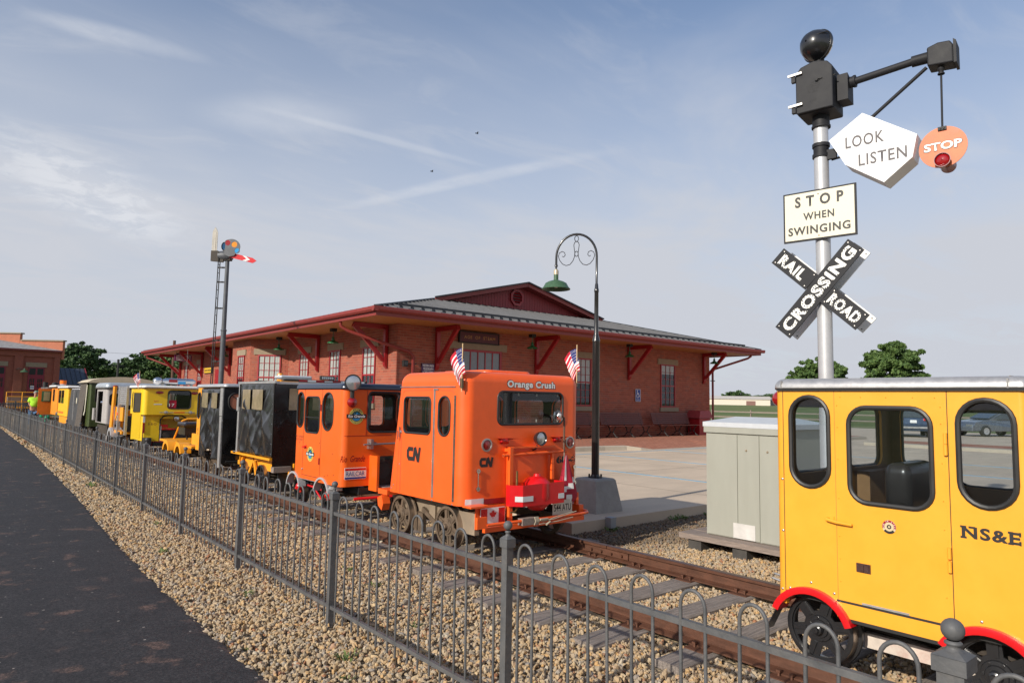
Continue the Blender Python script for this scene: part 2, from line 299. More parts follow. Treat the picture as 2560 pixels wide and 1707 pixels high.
    def mesh(s, name, mats, off=Vector((0, 0, 0))):
        me = bpy.data.meshes.new(name); me.from_pydata([(p[0] - off[0], p[1] - off[1], p[2] - off[2]) for p in s.v], [], s.f)
        for m in (mats if isinstance(mats, (list, tuple)) else [mats]): me.materials.append(m)
        me.polygons.foreach_set('material_index', s.m); me.polygons.foreach_set('use_smooth', s.sm); me.update()
        return me
    def build(s, name, mats, parent=None, at=None, **kw):
        if at is not None: me = s.mesh(name, mats, Vector(at))
        else: me = s.mesh(name, mats, base_of(parent) if parent is not None else Vector((0, 0, 0)))
        bm = bmesh.new(); bm.from_mesh(me); bmesh.ops.recalc_face_normals(bm, faces=bm.faces); bm.to_mesh(me); bm.free()
        if any(s.sm) : me.set_sharp_from_angle(angle=R(40))
        return link(name, me, parent, at, **kw)
def rrect(w, h, r, n=6):
    r = min(r, w / 2 - 1e-4, h / 2 - 1e-4); o = []
    for cx_, cy_, a0 in ((w / 2 - r, h / 2 - r, 0), (-w / 2 + r, h / 2 - r, 90), (-w / 2 + r, -h / 2 + r, 180), (w / 2 - r, -h / 2 + r, 270)):
        for k in range(n + 1): a = R(a0 + 90 * k / n); o.append((cx_ + r * math.cos(a), cy_ + r * math.sin(a)))
    return o
def circ(r, n=24, c=(0, 0)): return [(c[0] + r * math.cos(2 * math.pi * k / n), c[1] + r * math.sin(2 * math.pi * k / n)) for k in range(n)]
def flat(outlines, thick):
    """2D outlines (later ones inside earlier ones are holes) -> mesh data of thickness `thick`, centred on z = 0"""
    cu = bpy.data.curves.new('c', 'CURVE'); cu.dimensions = '2D'; cu.fill_mode = 'BOTH'; cu.extrude = thick / 2
    for pl in outlines:
        sp = cu.splines.new('POLY'); sp.points.add(len(pl) - 1); sp.use_cyclic_u = True
        for i, p in enumerate(pl): sp.points[i].co = (p[0], p[1], 0, 1)
    o = bpy.data.objects.new('c', cu); me = bpy.data.meshes.new_from_object(o); bpy.data.objects.remove(o); bpy.data.curves.remove(cu); return me
def place(me, o, U, V):
    """2D mesh (x, y, z) -> o + x U + y V + z (U x V)"""
    o = Vector(o); U = Vector(U).normalized(); V = Vector(V).normalized(); Wn = U.cross(V)
    me.transform(Matrix(((U.x, V.x, Wn.x, o.x), (U.y, V.y, Wn.y, o.y), (U.z, V.z, Wn.z, o.z), (0, 0, 0, 1)))); return me
def sheet(name, outlines, thick, o, U, V, m, parent=None, **kw):
    me = place(flat(outlines, thick), Vector(o) - (base_of(parent) if parent is not None else Vector((0, 0, 0))), U, V)
    for mm in (m if isinstance(m, (list, tuple)) else [m]): me.materials.append(mm)
    return link(name, me, parent, **kw)
def textmesh(body, w, h, bold=0.0, shear=0.0, space=1.0, thick=0.002):
    """lettering fitted into a w x h box centred on the origin"""
    cu = bpy.data.curves.new('t', 'FONT'); cu.body = body; cu.size = 1; cu.offset = bold; cu.shear = shear; cu.space_character = space; cu.resolution_u = 3; cu.align_x = 'CENTER'; cu.space_line = 0.9
    o = bpy.data.objects.new('t', cu); me = bpy.data.meshes.new_from_object(o); bpy.data.objects.remove(o); bpy.data.curves.remove(cu)
    co = np.empty(len(me.vertices) * 3); me.vertices.foreach_get('co', co); co = co.reshape(-1, 3)
    mn = co.min(0); mx_ = co.max(0); sz = np.maximum(mx_ - mn, 1e-6)
    co[:, 0] = (co[:, 0] - (mn[0] + mx_[0]) / 2) * w / sz[0]; co[:, 1] = (co[:, 1] - (mn[1] + mx_[1]) / 2) * h / sz[1]; co[:, 2] = 0
    me.vertices.foreach_set('co', co.ravel()); me.update()
    return me
def text(name, body, w, h, o, U, V, m, parent=None, **kw):
    lk = {k: kw.pop(k) for k in list(kw) if k in ('label', 'cat', 'group', 'kind')}
    me = textmesh(body, w, h, **kw); place(me, Vector(o) - (base_of(parent) if parent is not None else Vector((0, 0, 0))), U, V); me.materials.append(m)
    return link(name, me, parent, **lk)
def stroke(pts, w):
    """outline of a polyline drawn with a pen of width w (mitred)"""
    pts = [Vector((p[0], p[1])) for p in pts]; Lf = []; Rt = []
    for i, p in enumerate(pts):
        a = pts[i - 1] if i else p; b = pts[i + 1] if i < len(pts) - 1 else p
        d1 = (p - a).normalized() if i else (b - p).normalized(); d2 = (b - p).normalized() if i < len(pts) - 1 else d1
        n1 = Vector((-d1.y, d1.x)); n2 = Vector((-d2.y, d2.x)); n = (n1 + n2)
        if n.length < 1e-6: n = n1
        n.normalize(); k = min(1 / max(0.4, n.dot(n1)), 2.2); Lf.append(p + n * w / 2 * k); Rt.append(p - n * w / 2 * k)
    return [tuple(p) for p in Lf] + [tuple(p) for p in reversed(Rt)]
def evalmesh(ob):
    bpy.context.view_layer.update(); dg = bpy.context.evaluated_depsgraph_get(); return bpy.data.meshes.new_from_object(ob.evaluated_get(dg))
def rounded(x0, x1, y0, y1, z0, z1, rv, rt, seg=5, rake=0.0, botr=0.0):
    """bmesh box with rounded upright edges (rv) and rounded top rim (rt); rake leans the far (y1) end back at the top"""
    bm = bmesh.new(); bmesh.ops.create_cube(bm, size=1)
    for v in bm.verts: v.co = ((x0 + x1) / 2 + v.co.x * (x1 - x0), (y0 + y1) / 2 + v.co.y * (y1 - y0), (z0 + z1) / 2 + v.co.z * (z1 - z0))
    for v in bm.verts:
        if v.co.y > (y0 + y1) / 2 and v.co.z > (z0 + z1) / 2: v.co.y -= rake
    if rv > 0:
        es = [e for e in bm.edges if abs(e.verts[0].co.z - e.verts[1].co.z) > 0.5 * (z1 - z0)]
        bmesh.ops.bevel(bm, geom=es, offset=rv, segments=seg, affect='EDGES', profile=0.5)
    if rt > 0:
        es = [e for e in bm.edges if all(v.co.z > z1 - 1e-4 for v in e.verts) and any(f.normal.z < 0.5 for f in e.link_faces)]
        bmesh.ops.bevel(bm, geom=es, offset=rt, segments=seg, affect='EDGES', profile=0.5)
    if botr > 0:
        es = [e for e in bm.edges if all(v.co.z < z0 + 1e-4 for v in e.verts) and any(f.normal.z > -0.5 for f in e.link_faces)]
        bmesh.ops.bevel(bm, geom=es, offset=botr, segments=2, affect='EDGES', profile=0.5)
    for f in bm.faces: f.smooth = True
    return bm
def rbox(name, x0, x1, y0, y1, z0, z1, rv, rt, m, parent=None, seg=4, rake=0.0, botr=0.0, **kw):
    b = base_of(parent) if parent is not None else Vector((0, 0, 0))
    bm = rounded(x0 - b.x, x1 - b.x, y0 - b.y, y1 - b.y, z0 - b.z, z1 - b.z, rv, rt, seg, rake, botr)
    me = bpy.data.meshes.new(name); bm.to_mesh(me); bm.free(); me.materials.append(m)
    o = link(name, me, parent, **kw)
    wn = o.modifiers.new('w', 'WEIGHTED_NORMAL'); wn.keep_sharp = True
    return o
def shell(parent, name, x0, x1, y0, y1, z0, z1, rv, rt, paint, inner, wins, cuts=(), t=0.035, rake=0.0, open_bottom=True, seg=6, gasket=0.014, glass=None, gmat=None, dims=None):
    """hollow rounded cab with real window openings; every window adds a rubber gasket (with its pane as a sub-part).
    wins: (face, a0, a1, z0, z1, radius) with face in x0,x1,y0,y1. cuts: extra cutter boxes ((min),(max))"""
    b = base_of(parent)
    me = bpy.data.meshes.new(name); bm = rounded(x0 - b.x, x1 - b.x, y0 - b.y, y1 - b.y, z0 - b.z, z1 - b.z, rv, rt, seg, rake); bm.to_mesh(me); bm.free()
    me.materials.append(paint); me.materials.append(inner)
    ob = bpy.data.objects.new(name, me); COL.objects.link(ob); tmp = []
    im = bpy.data.meshes.new('i'); bm = rounded(x0 + t - b.x, x1 - t - b.x, y0 + t - b.y, y1 - t - b.y, z0 + (-0.2 if open_bottom else t) - b.z, z1 - t - b.z, max(rv - t, 0.02), min(0.03, max(rv - t, 0.02) * .7), 2, rake)
    for f in bm.faces: f.material_index = 1
    bm.to_mesh(im); bm.free(); im.materials.append(paint); im.materials.append(inner)
    cut = MB()
    for (face, a0, a1, b0, b1, r) in wins:
        c2 = [((a0 + a1) / 2 + p[0], (b0 + b1) / 2 + p[1]) for p in rrect(a1 - a0, b1 - b0, r)]
        dpt = 0.16
        if face[0] == 'x': xx = (x0 if face == 'x0' else x1) - dpt / 2; cut.prism([(xx - b.x, p[0] - b.y, p[1] - b.z) for p in c2], (dpt, 0, 0))
        else: yy = (y0 if face == 'y0' else y1 - rake) - dpt / 2 - (0.0 if face == 'y0' else 0.02); cut.prism([(p[0] - b.x, yy - b.y, p[1] - b.z) for p in c2], (0, dpt + (rake if face == 'y1' else 0), 0))
    for (a, c) in cuts: cut.box(Vector(a) - b, Vector(c) - b)
    for data in (im, cut.mesh('k', [paint, inner]) if cut.v else None):
        if data is None: continue
        bm = bmesh.new(); bm.from_mesh(data); bmesh.ops.recalc_face_normals(bm, faces=bm.faces); bm.to_mesh(data); bm.free()
        co = bpy.data.objects.new('k', data); COL.objects.link(co); tmp.append(co)
        md = ob.modifiers.new('b', 'BOOLEAN'); md.operation = 'DIFFERENCE'; md.solver = 'EXACT'; md.object = co
    res = evalmesh(ob); res.set_sharp_from_angle(angle=R(32))
    for c in tmp: bpy.data.objects.remove(c)
    bpy.data.objects.remove(ob)
    o = link(name, res, parent); wn = o.modifiers.new('w', 'WEIGHTED_NORMAL'); wn.keep_sharp = True
    for (face, a0, a1, b0, b1, r) in wins: window(parent, face, x0, x1, y0, y1 - (rake * 0.75 if face == 'y1' else 0), a0, a1, b0, b1, r, gasket, glass or GLASS, gmat or M_RUB)
    return o
def window(parent, face, x0, x1, y0, y1, a0, a1, b0, b1, r, gasket=0.014, glass=None, gmat=None):
    glass = glass or GLASS
    c2 = [((a0 + a1) / 2 + p[0], (b0 + b1) / 2 + p[1]) for p in rrect(a1 - a0, b1 - b0, r)]
    if face[0] == 'x': xx = (x0 + 0.002) if face == 'x0' else (x1 - 0.002); pts = [(xx, p[0], p[1]) for p in c2]; pin = [(xx + (0.014 if face == 'x0' else -0.014), p[0], p[1]) for p in c2]; d = (0.004, 0, 0)
    else: yy = (y0 + 0.002) if face == 'y0' else (y1 - 0.002); pts = [(p[0], yy, p[1]) for p in c2]; pin = [(p[0], yy + (0.014 if face == 'y0' else -0.014), p[1]) for p in c2]; d = (0, 0.004, 0)
    g = MB().tube(pts, gasket, 8, closed=True).build('window_frame', gmat or M_RUB, parent)
    BASE[g.name] = base_of(parent)
    MB().prism(pin, d).build('pane', glass, g)
    return g

# ================================================================ the setting
def ground_z(x, y):
    d = math.hypot(x, y); k = min(1, max(0, (d - 70) / 230)); k = k * k * (3 - 2 * k)
    return -0.06 + k * (1.9 if x > 60 else 1.0)
def grid_sheet(name, xs, ys, zf, m, kind='structure'):
    vs = [(x, y, zf(x, y)) for y in ys for x in xs]; nx = len(xs)
    fs = [(j * nx + i, j * nx + i + 1, (j + 1) * nx + i + 1, (j + 1) * nx + i) for j in range(len(ys) - 1) for i in range(nx - 1)]
    return MB().add(vs, fs, 0, True).build(name, m, kind=kind)
# grass field
m = bpy.data.materials.new('field_grass'); m.use_nodes = True; t = m.node_tree; b = t.nodes['Principled BSDF']; tcn = N(t, 'ShaderNodeTexCoord')
n1 = N(t, 'ShaderNodeTexNoise'); setin(n1, Scale=0.05, Detail=10.0, Roughness=0.75); n2 = N(t, 'ShaderNodeTexNoise'); setin(n2, Scale=3.0, Detail=8.0, Roughness=0.8)
t.links.new(tcn.outputs['Object'], n1.inputs['Vector']); t.links.new(tcn.outputs['Object'], n2.inputs['Vector'])
cr = N(t, 'ShaderNodeValToRGB'); cr.color_ramp.elements[0].position = 0.38; cr.color_ramp.elements[0].color = (0.10, 0.17, 0.03, 1); cr.color_ramp.elements[1].position = 0.62; cr.color_ramp.elements[1].color = (0.23, 0.25, 0.07, 1)
t.links.new(n1.outputs['Fac'], cr.inputs[0]); mul = N(t, 'ShaderNodeMix', data_type='RGBA', blend_type='MULTIPLY'); mul.inputs[0].default_value = 0.6
t.links.new(cr.outputs[0], mul.inputs[6]); t.links.new(n2.outputs['Fac'], mul.inputs[7]); t.links.new(mul.outputs[2], b.inputs['Base Color']); b.inputs['Roughness'].default_value = 0.95
bp = N(t, 'ShaderNodeBump'); bp.inputs['Strength'].default_value = 0.6; bp.inputs['Distance'].default_value = 0.1; t.links.new(n2.outputs['Fac'], bp.inputs['Height']); t.links.new(bp.outputs[0], b.inputs['Normal'])
M_FIELD = m
ax = sorted(set([-2500, -1500, -900, -500, -300, -200, -120, -60, -20, 0, 20, 40, 60, 80, 100, 130, 160, 200, 240, 280, 320, 400, 600, 900, 1500, 2500]))
grid_sheet('grass_field', ax, ax, ground_z, M_FIELD)
# gravel bed under the stones
m = bpy.data.materials.new('gravel_bed'); m.use_nodes = True; t = m.node_tree; b = t.nodes['Principled BSDF']; tcn = N(t, 'ShaderNodeTexCoord')
vo = N(t, 'ShaderNodeTexVoronoi'); setin(vo, Scale=26.0); t.links.new(tcn.outputs['Object'], vo.inputs['Vector'])
cr = N(t, 'ShaderNodeValToRGB'); cr.color_ramp.elements[0].color = (0.10, 0.085, 0.07, 1); cr.color_ramp.elements[1].color = (0.44, 0.33, 0.19, 1); t.links.new(vo.outputs['Color'], cr.inputs[0])
t.links.new(cr.outputs[0], b.inputs['Base Color']); b.inputs['Roughness'].default_value = 0.95
bp = N(t, 'ShaderNodeBump'); bp.inputs['Strength'].default_value = 1.0; bp.inputs['Distance'].default_value = 0.03; bp.invert = True; t.links.new(vo.outputs['Distance'], bp.inputs['Height']); t.links.new(bp.outputs[0], b.inputs['Normal'])
M_GRAVBED = m
MB().box((0.9, -8, -0.3), (30, 62, -0.012)).build('gravel_bed', M_GRAVBED, kind='structure')
# asphalt path with a ragged edge
m = bpy.data.materials.new('asphalt'); m.use_nodes = True; t = m.node_tree; b = t.nodes['Principled BSDF']; tcn = N(t, 'ShaderNodeTexCoord')
n1 = N(t, 'ShaderNodeTexNoise'); setin(n1, Scale=70.0, Detail=6.0, Roughness=0.8); n2 = N(t, 'ShaderNodeTexNoise'); setin(n2, Scale=2.2, Detail=12.0, Roughness=0.8)
n4 = N(t, 'ShaderNodeTexNoise'); setin(n4, Scale=3.6, Detail=5.0, Roughness=0.6); mp = N(t, 'ShaderNodeMapping'); mp.inputs['Scale'].default_value = (1.0, 1.0, 1); mp.inputs['Rotation'].default_value = (0, 0, R(40))
n5 = N(t, 'ShaderNodeTexNoise'); setin(n5, Scale=1.1, Detail=3.0)
for q in (n1, n2, n5): t.links.new(tcn.outputs['Object'], q.inputs['Vector'])
t.links.new(tcn.outputs['Object'], mp.inputs[0]); t.links.new(mp.outputs[0], n4.inputs['Vector'])
cr = N(t, 'ShaderNodeValToRGB'); cr.color_ramp.elements[0].position = 0.3; cr.color_ramp.elements[0].color = (0.022, 0.021, 0.022, 1); cr.color_ramp.elements[1].position = 0.75; cr.color_ramp.elements[1].color = (0.045, 0.042, 0.042, 1)
t.links.new(n2.outputs['Fac'], cr.inputs[0])
mr = N(t, 'ShaderNodeMapRange'); mr.inputs[1].default_value = 0.575; mr.inputs[2].default_value = 0.66; mr.inputs[4].default_value = 0.8; t.links.new(n4.outputs['Fac'], mr.inputs[0])
mr5 = N(t, 'ShaderNodeMapRange'); mr5.inputs[1].default_value = 0.30; mr5.inputs[2].default_value = 0.45; t.links.new(n5.outputs['Fac'], mr5.inputs[0])
mu = N(t, 'ShaderNodeMath', operation='MULTIPLY'); t.links.new(mr.outputs[0], mu.inputs[0]); t.links.new(mr5.outputs[0], mu.inputs[1])
mm = N(t, 'ShaderNodeMix', data_type='RGBA'); t.links.new(mu.outputs[0], mm.inputs[0]); t.links.new(cr.outputs[0], mm.inputs[6]); mm.inputs[7].default_value = (0.15, 0.095, 0.072, 1)
n6 = N(t, 'ShaderNodeTexVoronoi'); setin(n6, Scale=7.0, Randomness=1.0); t.links.new(tcn.outputs['Object'], n6.inputs['Vector'])
mr6 = N(t, 'ShaderNodeMapRange'); mr6.inputs[1].default_value = 0.075; mr6.inputs[2].default_value = 0.06; t.links.new(n6.outputs['Distance'], mr6.inputs[0])
mm2 = N(t, 'ShaderNodeMix', data_type='RGBA'); t.links.new(mr6.outputs[0], mm2.inputs[0]); t.links.new(mm.outputs[2], mm2.inputs[6]); mm2.inputs[7].default_value = (0.33, 0.30, 0.26, 1)
n7 = N(t, 'ShaderNodeTexVoronoi'); setin(n7, Scale=95.0, Randomness=1.0); t.links.new(tcn.outputs['Object'], n7.inputs['Vector'])
cr7 = N(t, 'ShaderNodeValToRGB'); cr7.color_ramp.elements[0].position = 0.35; cr7.color_ramp.elements[0].color = (0.55, 0.55, 0.56, 1); cr7.color_ramp.elements[1].position = 0.95; cr7.color_ramp.elements[1].color = (2.1, 2.0, 1.95, 1)
sv7 = N(t, 'ShaderNodeSeparateXYZ'); t.links.new(n7.outputs['Color'], sv7.inputs[0]); t.links.new(sv7.outputs[0], cr7.inputs[0])
ml7 = N(t, 'ShaderNodeMix', data_type='RGBA', blend_type='MULTIPLY'); ml7.inputs[0].default_value = 0.8; t.links.new(mm2.outputs[2], ml7.inputs[6]); t.links.new(cr7.outputs[0], ml7.inputs[7])
t.links.new(ml7.outputs[2], b.inputs['Base Color']); b.inputs['Roughness'].default_value = 0.75
bp = N(t, 'ShaderNodeBump'); bp.inputs['Strength'].default_value = 0.9; bp.inputs['Distance'].default_value = 0.012; t.links.new(n1.outputs['Fac'], bp.inputs['Height']); t.links.new(bp.outputs[0], b.inputs['Normal'])
M_ASPH = m
def path_x(y):
    pts = [(-6, 2.1), (0, 1.74), (3, 1.67), (4.2, 1.65), (5, 1.62), (7, 1.63), (9, 1.67), (13.5, 1.86), (22.9, 2.12), (45, 2.35), (62, 2.5)]
    for (a, xa), (c, xc) in zip(pts, pts[1:]):
        if y <= c: return xa + (xc - xa) * (y - a) / (c - a)
    return 2.5
ysp = [-6 + 0.035 * i for i in range(int(26 / 0.035))] + [20.1 + 0.4 * i for i in range(110)]
vs = []; fs = []
for i, y in enumerate(ysp):
    e = path_x(y) + 0.035 * noise.noise((0, y * 3.1, 0)) + 0.02 * noise.noise((5, y * 14, 0)) + 0.012 * noise.noise((9, y * 45, 0))
    vs += [(-14, y, 0.03), (e - 0.05, y, 0.034), (e, y, 0.016), (e + 0.02, y, -0.03)]
    if i: n = 4 * i; fs += [(n - 4, n - 3, n + 1, n), (n - 3, n - 2, n + 2, n + 1), (n - 2, n - 1, n + 3, n + 2)]
MB().add(vs, fs, 0, True).build('asphalt_path', M_ASPH, kind='structure')
# concrete lot
m = mat('lot_concrete', (0.56, 0.44, 0.32), 0.85, var=0.14, vscale=0.8, bump=0.2, bscale=40, dirt=0.45, dirtcol=(0.42, 0.34, 0.25), dscale=0.9, streak=(0.5, 1.4, 1))
MB().box((6.5, 6.52, -0.1), (55, 30, 0.15)).box((13, -40, -0.1), (60, 6.518, 0.148)).build('parking_lot', m, kind='structure')
MB().box((6.7, 30, -0.1), (12.5, 58, 0.146)).build('trackside_pavement', M_CONC, kind='structure')
# expansion joints cut in the lot, and the painted bay lines
jm = MB()
for x in (10.5, 14.6, 18.7, 22.8, 27, 31): jm.box((x - .01, 6.6, 0.12), (x + .01, 19, 0.1515))
for y in (10.6, 14.2): jm.box((6.6, y - .01, 0.12), (40, y + .01, 0.1512))
jm.build('pavement_joints', mat('dark_joint', (0.2, 0.16, 0.12), 0.9), kind='structure')
M_BLUEPAINT = mat('faded_blue_line_paint', (0.16, 0.36, 0.50), 0.7, var=0.25, vscale=20, dirt=0.5, dirtcol=(0.42, 0.36, 0.28), dscale=12)
bl = MB()
for x in (12.25, 15.85, 19.3, 22.9): bl.box((x - .05, 6.9 if x < 13 else 3.0, 0.1), (x + .05, 14.9, 0.1545))
bl.box((15.91, 14.88, 0.1), (24, 14.98, 0.1548)).box((12.31, 14.88, .1), (15.79, 14.98, .1548))
bl.build('painted_bay_lines', M_BLUEPAINT, kind='structure')
# brick plaza with curb that dips for a ramp
curb = [(9.0, 16.0, .3), (16.0, 15.75, .3), (17.2, 15.72, .3), (18.1, 15.55, .3), (18.5, 15.25, .24), (19.1, 15.12, .165), (22.3, 15.14, .165), (23.6, 15.2, .3), (36, 15.2, .3)]
m = bpy.data.materials.new('brick_paving'); m.use_nodes = True; t = m.node_tree; b = t.nodes['Principled BSDF']; tcn = N(t, 'ShaderNodeTexCoord')
br = N(t, 'ShaderNodeTexBrick'); br.inputs['Color1'].default_value = (0.36, 0.125, 0.07, 1); br.inputs['Color2'].default_value = (0.47, 0.19, 0.115, 1); br.inputs['Mortar'].default_value = (0.2, 0.12, 0.08, 1)
br.inputs['Scale'].default_value = 1.0; br.inputs['Brick Width'].default_value = 0.2; br.inputs['Row Height'].default_value = 0.1; br.inputs['Mortar Size'].default_value = 0.006; br.inputs['Bias'].default_value = -0.1
t.links.new(tcn.outputs['Object'], br.inputs['Vector']); t.links.new(br.outputs['Color'], b.inputs['Base Color']); b.inputs['Roughness'].default_value = 0.85
bp = N(t, 'ShaderNodeBump'); bp.inputs['Strength'].default_value = 0.5; bp.inputs['Distance'].default_value = 0.01; bp.invert = True; t.links.new(br.outputs['Fac'], bp.inputs['Height']); t.links.new(bp.outputs[0], b.inputs['Normal'])
vs = []; fs = []
for x, y, z in curb: vs += [(x, y + .16, z), (x, 17.2, .3), (x, 21, .3)]
for i in range(len(curb) - 1): n = 3 * i; fs += [(n, n + 3, n + 4, n + 1), (n + 1, n + 4, n + 5, n + 2)]
MB().add(vs, fs).build('brick_pavement', m, kind='structure')
cb = MB(); vs = []; fs = []
for x, y, z in curb: vs += [(x, y - .02, .1), (x, y, z - .02), (x, y + .03, z + .002), (x, y + .16, z + .002)]
for i in range(len(curb) - 1):
    for k in range(3): n = 4 * i + k; fs.append((n, n + 4, n + 5, n + 1))
MB().add(vs, fs).build('curb', mat('curb_concrete', (0.42, 0.36, 0.28), 0.85, var=0.12, dirt=0.3, dirtcol=(0.25, 0.2, 0.15)), kind='structure')

# ================================================================ hills and far treeline
M_HILL = ramp_mat('hill_woods', [(0, (0.035, 0.07, 0.022)), (0.5, (0.06, 0.10, 0.03)), (1, (0.09, 0.12, 0.045))], 0.95, 0.0)
def ridge(name, a0, a1, dist, h0, seedv, n=150):
    vs = []; fs = []; rows = 14
    for j in range(rows):
        for i in range(n):
            a = a0 + (a1 - a0) * i / (n - 1); d = dist + j * 28; k = j / (rows - 1)
            hh = h0 * (0.45 + 0.75 * abs(noise.noise((a * 9 + seedv, 1, 0))) + 0.35 * noise.noise((a * 30 + seedv, 2, 0)) + .3)
            x = math.sin(a) * d; y = math.cos(a) * d
            z = hh * math.sin(min(1, k * 1.15) * math.pi / 2) + 3.2 * noise.noise((a * 160, j * 1.7, seedv)) + 1.6 * noise.noise((a * 600, j * 4.1, seedv))
            vs.append((x, y, max(z, -1) if j else -2))
    for j in range(rows - 1):
        for i in range(n - 1): q = j * n + i; fs.append((q, q + 1, q + n + 1, q + n))
    return MB().add(vs, fs, 0, False).build(name, M_HILL, kind='structure')
ridge('hills', R(-20), R(22), 620, 25, 3.3, 340)
ridge('hills', R(22), R(110), 760, 17, 8.1, 420)

# ================================================================ trees: trunk, limbs and a crown of leaf clumps
def leaf_crown(c, rx, ry, rz, n, size, seed, lobes=9, flat_base=0.62):
    """leaf-sized faces gathered in many small sprays around a lumpy outline, with gaps between the sprays"""
    rng = np.random.RandomState(seed); nc = 190
    d = rng.normal(size=(nc, 3)); d /= np.linalg.norm(d, axis=1)[:, None]; d[:, 2] = np.where(d[:, 2] < -.35, -d[:, 2], d[:, 2])
    lump = np.array([1 + .30 * noise.noise(Vector((q[0] * 2.1 + seed, q[1] * 2.1, q[2] * 2.1))) + .16 * noise.noise(Vector((q[0] * 5, q[1] * 5 + seed, q[2] * 5))) for q in d])
    rad = (rng.uniform(.12, 1, nc) ** .42) * lump * .90
    C_ = d * rad[:, None]; C_[:, 2] = np.maximum(C_[:, 2], -flat_base + rng.uniform(-.16, .1, nc)); csz = rng.uniform(.07, .155, nc)
    k = rng.choice(nc, n, p=csz ** 1.5 / (csz ** 1.5).sum()); g = rng.normal(size=(n, 3)); g = g / np.linalg.norm(g, axis=1)[:, None] * (rng.uniform(0, 1, n) ** .45)[:, None]
    g[:, 2] *= .62; P = C_[k] + g * csz[k][:, None]
    P = P * np.array([rx, ry, rz]) + np.array(c)
    u = rng.normal(size=(n, 3)); u /= np.linalg.norm(u, axis=1)[:, None]; v = np.cross(u, rng.normal(size=(n, 3))); v /= np.linalg.norm(v, axis=1)[:, None]
    s_ = (size * rng.uniform(0.6, 1.4, n))[:, None]
    Q = np.stack([P - u * s_, P + v * s_ * 0.6, P + u * s_, P - v * s_ * 0.6], 1).reshape(-1, 3)
    return Q, np.arange(n * 4).reshape(-1, 4)
M_LEAF = ramp_mat('green_leaves', [(0, (0.035, 0.075, 0.016)), (0.5, (0.065, 0.12, 0.026)), (1, (0.11, 0.17, 0.04))], 0.7, 0.0)
M_LEAFD = ramp_mat('dark_green_leaves', [(0, (0.03, 0.065, 0.02)), (0.6, (0.055, 0.105, 0.03)), (1, (0.08, 0.14, 0.04))], 0.75, 0.0)
M_BARK = mat('bark', (0.09, 0.07, 0.055), 0.95, var=0.3, bump=0.8, bscale=8)
def npmesh(name, V, F, m):
    me = bpy.data.meshes.new(name); me.vertices.add(len(V)); me.vertices.foreach_set('co', V.astype(np.float32).ravel())
    k = F.shape[1]; me.loops.add(F.size); me.loops.foreach_set('vertex_index', F.astype(np.int32).ravel()); me.polygons.add(len(F)); me.polygons.foreach_set('loop_start', np.arange(len(F), dtype=np.int32) * k)
    me.update(calc_edges=True); me.polygons.foreach_set('use_smooth', [False] * len(F)); me.materials.append(m); return me
def tree(x, y, h, w, label, seed, m=None, n=7000, group=None, base=None, crown_lo=0.12, size=None):
    z0 = ground_z(x, y) if base is None else base
    t_ = thing('tree', (x, y, z0), label, 'tree', group); rr = random.Random(seed)
    tb = MB().tube([(x, y, z0 - .3), (x + .05 * w, y, z0 + h * .25), (x, y + .03 * w, z0 + h * .6), (x, y, z0 + h * .85)], [h * .035, h * .028, h * .018, h * .006], 8)
    for k in range(7):
        a = rr.uniform(0, 6.28); z1 = z0 + h * rr.uniform(.25, .55); L = w * .38
        tb.tube([(x, y, z1), (x + math.cos(a) * L * .5, y + math.sin(a) * L * .5, z1 + h * .12), (x + math.cos(a) * L, y + math.sin(a) * L, z1 + h * .2)], [h * .014, h * .009, h * .003], 5)
    tb.build('trunk', M_BARK, t_)
    cz = z0 + h * (1 + crown_lo) / 2; V, F = leaf_crown((0, 0, 0), w * .5, w * .5, h * (1 - crown_lo) / 2 * 1.02, n, size or w * .026, seed)
    V = V + np.array([0, 0, cz - z0]); link('crown', npmesh('crown', V, F, m or M_LEAF), t_)
    return t_
tree(84, 32.2, 9.6, 7.6, 'broad round green tree right of the shorter one beyond the parking lot', 11, n=30000)
tree(80.8, 39.4, 7.8, 7.2, 'shorter round green tree behind the railroad crossing pole', 12, n=20000)
TL = 'trees beyond the red brick buildings at the left'
for i, (az, d, h, w, lab) in enumerate([(5.6, 104, 6.6, 6.0, 'low leafy tree just right of the small dark roofed shed'), (7.6, 118, 9.2, 7.5, 'tallest rounded tree between the brick shed and the depot'), (9.6, 125, 6.8, 7.5, 'low bushy tree right of the tallest tree beyond the depot'),
        (11.5, 118, 8.2, 8.5, 'wide green tree left of the depot eave end'), (13.4, 112, 8.6, 8.0, 'full tree behind the left tip of the depot roof'), (15.4, 106, 9.2, 8.5, 'dark tree behind the depot downspout'), (3.6, 130, 7.2, 9.0, 'pale tree peeping over the small dark roofed shed')]):
    tree(math.sin(R(az)) * d, math.cos(R(az)) * d, h, w, lab, 40 + i, m=M_LEAFD if i % 2 else M_LEAF, n=12000, group=TL)
for i, (az, d, h, w) in enumerate([(57.9, 330, 6.5, 15), (60.4, 330, 5.5, 12), (62.6, 335, 7, 15), (65.5, 340, 7, 16)]):
    tree(math.sin(R(az)) * d, math.cos(R(az)) * d, h, w, ['wooded clump behind the long white hangar', 'tree clump between the hangar and the pale silo', 'tree clump right of the pale silo on the horizon', 'tree clump behind the yellow railcar roof line'][i], 60 + i, m=M_LEAFD, n=3500, group='far trees on the horizon')

